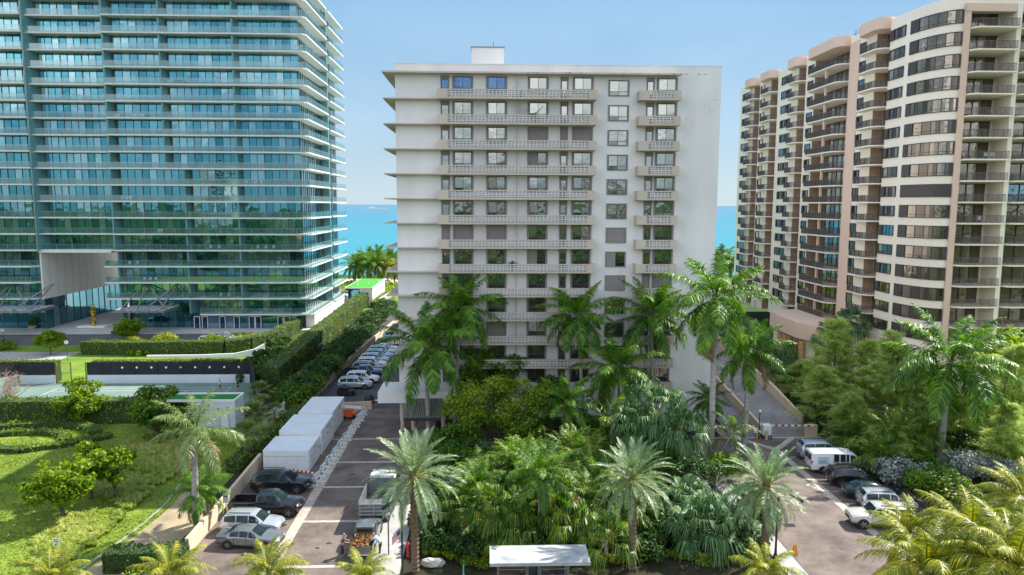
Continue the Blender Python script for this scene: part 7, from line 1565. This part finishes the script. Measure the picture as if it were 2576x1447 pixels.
for k,xs_,pr_,w_ in [(6,[64.6,67.6,68.6],SCw,'white patio chair'),(9,[67.4,68.4],SCw,'white patio chair'),(4,[67.8],SCr,'red patio chair'),(15,[64.8,66.2,67.8],SCw,'white patio chair'),(14,[72.5,73.6],SCr,'red patio chair'),(1,[64.8],SCw,'white patio chair')]:
    for j,x in enumerate(xs_): onr(pr_,k,x,['left','middle','right'][j if len(xs_)==3 else (j*2 if len(xs_)==2 else 0)]+' '+w_ if len(xs_)>1 else 'lone '+w_,0)
for o in (LC,DT,SCw,SCr,SCg): 
    if o.name not in PROTO: print('unused',o.name)
# potted plants on the white block balconies
for k,px,sp_,lab in [(0,1525,.35,'small potted plant at the right end of the top long balcony'),(1,1345,.55,'dark potted plant beside the hammock on the second balcony'),(7,1290,.6,'spiky potted plant by the drain pipe on the eighth balcony'),(4,1700,.45,'small green plant on the fifth small balcony'),(0,1312,.3,'little plant beside the drain pipe on the top balcony')]:
    p_=P(min(px,1490) if px<1600 else px,300,82.2); z=zb(k)+.17; t=thing('potted_plant',lab,'plant',(p_.x,82.2,z),'potted plants on the white block balconies'); g=MB(); g.lathe([(.12,z),(.17,z+.35)],(p_.x,82.2,0),10); g.build('pot',M['taupe'],t)
    r=np.random.default_rng(k+9); n=60; d=norm(r.normal(0,.5,(n,3))+[0,0,1]); p0=np.tile([p_.x,82.2,z+.35],(n,1)); v,f=strips(p0,p0+d*sp_*.8,p0+d*sp_*1.5,.04,.05,norm(np.cross(d,[0,1.,0]))); npbuild('leaves',[(v,f,0)],[LM['dark']],t)
# hammock
xa,xb=P(1308,280,82.4).x,P(1368,280,82.4).x; z=zb(1)+1.5; g=MB()
pts=[Vector((xa+(xb-xa)*i/10,82.4,z+.75-.95*math.sin(PI*i/10)+.0)) for i in range(11)]
for a,b in zip(pts[:-1],pts[1:]): g.bar(a,b,.5,.03)
g.build('hammock',mat('pale_hammock_cloth',(.55,.56,.58),.9),label='pale hammock slung across the second long balcony of the white block',cat='hammock')
# ================================================================ PEOPLE
SK=mat('skin',(.45,.28,.20),.6,var=.06); HR=mat('dark_hair',(.04,.03,.02),.8); 
def skinmesh(name,verts,edges,rad,m,parent,root=0,sub=2):
    me=bpy.data.meshes.new(name); me.from_pydata([tuple(v) for v in verts],edges,[]); o=bpy.data.objects.new(name,me); C.objects.link(o); o.parent=parent; ORG[o.name]=Vector((0,0,0))
    s=o.modifiers.new('skin','SKIN'); s.use_smooth_shade=True
    ly=me.skin_vertices[0].data if me.skin_vertices else None
    if ly is None: 
        bpy.context.view_layer.objects.active=o; 
    for i,r_ in enumerate(rad): me.skin_vertices[0].data[i].radius=(r_,r_) if not hasattr(r_,'__len__') else r_; me.skin_vertices[0].data[i].use_root=(i==root)
    ss=o.modifiers.new('sub','SUBSURF'); ss.levels=sub; ss.render_levels=sub; me.materials.append(m); return o
def person(label,loc,rz,shirt,trousers,armL,armR,lean=0,legs=(0,0),hat=None,short=False,group=None,scale=1):
    """armL/armR: (elbow offset, hand offset) from the shoulder, x forward"""
    t=thing('person',label,'person',loc,group); V=Vector
    pel=V((0,0,.95)); chest=V((.45*lean,0,1.28-.1*lean)); neck=V((.75*lean,0,1.48-.18*lean)); head=V((.92*lean+.02,0,1.66-.2*lean)); crown_=V((.97*lean+.01,0,1.76-.2*lean))
    v=[pel,chest,neck,head,crown_]; e=[(0,1),(1,2),(2,3),(3,4)]; r_=[(.15,.12),(.17,.12),.055,(.085,.10),.07]
    hands=[]
    for s,(el,ha) in ((1,armL),(-1,armR)):
        sh=neck+V((-.01,s*.19,-.06)); E_=sh+V(el); Hn=sh+V(ha); i=len(v); v+=[sh,E_,Hn]; e+=[(1,i),(i,i+1),(i+1,i+2)]; r_+=[.06,.042,.03]; d=(Hn-E_).normalized(); pm=Hn+d*.07; v.append(pm); e.append((i+2,i+3)); r_.append((.038,.02))
        up=d.cross(V((0,1,0.3))).normalized(); sdv=d.cross(up).normalized()
        for f_,(o,ln) in enumerate(((-.030,.065),(-.010,.08),(.010,.075),(.028,.06))):
            k=len(v); a=pm+sdv*o+d*.03; v+=[a,a+d*ln*.6,a+d*ln+up*.02]; e+=[(i+3,k),(k,k+1),(k+1,k+2)]; r_+=[.0095,.009,.008]
        k=len(v); a=Hn+d*.03+sdv*-.045; v+=[a,a+(d*.7-sdv*.6)*.05]; e+=[(i+2,k),(k,k+1)]; r_+=[.011,.009]
    for s,st in ((1,legs[0]),(-1,legs[1])):
        i=len(v); v+=[V((0,s*.10,.9)),V((st*.5,s*.11,.50)),V((st,s*.11,.09)),V((st+.14,s*.12,.04))]; e+=[(0,i),(i,i+1),(i+1,i+2),(i+2,i+3)]; r_+=[.09,.062,.04,(.04,.03)]
    skinmesh('body',v,e,r_,SK,t)
    # face
    g=MB(); hx=head.x
    for s in (-1,1): g.box(hx+.085,hx+.10,*sorted((s*.022,s*.046)),head.z+.005,head.z+.022,0)
    g.build('eyes',BLK,t); g=MB(); g.prism([(hx+.085,-.015),(hx+.125,0),(hx+.085,.015)],head.z-.035,[head.z-.005,head.z-.02,head.z-.005]); g.build('nose',SK,t); g=MB(); g.box(hx+.085,hx+.097,-.028,.028,head.z-.062,head.z-.05); g.build('mouth',mat('lips',(.4,.12,.1),.5) if 'lips' not in bpy.data.materials else bpy.data.materials['lips'],t)
    g=MB(); c_=crown_; g.lathe([(.105,-.06),(.115,0),(.10,.05),(.06,.085),(.01,.095)],(c_.x-.015,c_.y,c_.z-.02),14); 
    if hat: g.lathe([(.17,-.03),(.17,-.015)],(c_.x+.03,c_.y,c_.z-.01),14)
    g.build('hat' if hat else 'hair',hat or HR,t,smooth=2)
    # shirt: torso with sleeves
    v2=[pel+V((0,0,.0)),chest,neck+V((0,0,-.04))]; e2=[(0,1),(1,2)]; r2=[(.175,.145),(.195,.145),.085]
    for s,(el,ha) in ((1,armL),(-1,armR)):
        sh=neck+V((-.01,s*.19,-.06)); i=len(v2); v2+=[sh,sh+V(el)*.8]; e2+=[(1,i),(i,i+1)]; r2+=[.078,.065]
    skinmesh('shirt',v2,e2,r2,shirt,t,root=0)
    v3=[V((0,0,.98)),V((0,0,.90))]; e3=[(0,1)]; r3=[(.165,.135),(.16,.13)]
    for s,st in ((1,legs[0]),(-1,legs[1])):
        i=len(v3); v3+=[V((0,s*.10,.82)),V((st*.5,s*.11,.50 if not short else .55))]; e3+=[(1,i),(i,i+1)]; r3+=[.105,.08]
        if not short: v3.append(V((st*.95,s*.11,.14))); e3.append((i+1,i+2)); r3.append(.062)
    skinmesh('shorts' if short else 'trousers',v3,e3,r3,trousers,t,root=0)
    g=MB()
    for s,st in ((1,legs[0]),(-1,legs[1])): g.prism([(st-.07,s*.12-.05),(st+.2,s*.12-.045),(st+.2,s*.12+.045),(st-.07,s*.12+.05)],0,[.10,.06,.06,.10])
    g.build('shoes',BLK,t)
    t.rotation_euler=(0,0,rz); t.scale=(scale,)*3; return t
cl=lambda n_,c_: mat(n_,c_,.85,scale=6,var=.1)
lb=cl('light_blue_shirt',(.42,.60,.78)); dk=cl('dark_work_trousers',(.03,.035,.045)); dg=cl('dark_grey_shirt',(.07,.08,.10)); wh=cl('white_sports_shirt',(.72,.72,.74)); bs=cl('black_sports_wear',(.02,.02,.025)); wc=cl('white_cap',(.8,.8,.78)); st_=cl('straw_hat',(.55,.42,.22))
ol=op.location
person('man in a pale blue shirt bending over the right side of the open pickup bed',(ol.x+1.35,ol.y-1.9,.01),R(165),lb,dk,((.25,.05,-.2),(.5,.0,-.28)),((.25,-.05,-.2),(.5,.0,-.3)),lean=.55,legs=(0,.12),hat=st_)
person('worker in dark clothes standing at the left side of the open pickup bed',(ol.x-1.4,ol.y-2.0,.01),R(10),dg,dk,((.1,.05,-.26),(.32,.0,-.32)),((.1,-.05,-.26),(.32,0,-.32)),lean=.15,legs=(.06,-.06),hat=st_)
p_=G(554,985); person('tennis player in a light shirt with one arm raised near the right court end',(p_.x,p_.y,.01),R(200),wh,dg,((.05,.12,.2),(.12,.05,.45)),((.1,-.1,-.22),(.25,-.1,-.4)),legs=(.12,-.12),short=True)
p_=G(599,985); person('tennis player in black near the right end of the court',(p_.x,p_.y,.01),R(190),bs,bs,((.1,.08,-.25),(.28,-.05,-.3)),((.1,-.08,-.25),(.28,.05,-.32)),legs=(.05,-.05),short=True)
yb_=zr('B2')[0]+ (zr('B2')[1]-zr('B2')[0])*.62
person('person in white cap and blue shirt at a low balcony of the cream tower',(X0-1.05,yb_+1.0,fz(14)+.01),R(180),lb,bs,((.15,.05,-.25),(.38,0,-.3)),((.15,-.05,-.25),(.38,0,-.3)),lean=.1,hat=wc)
p_=G(905,826);
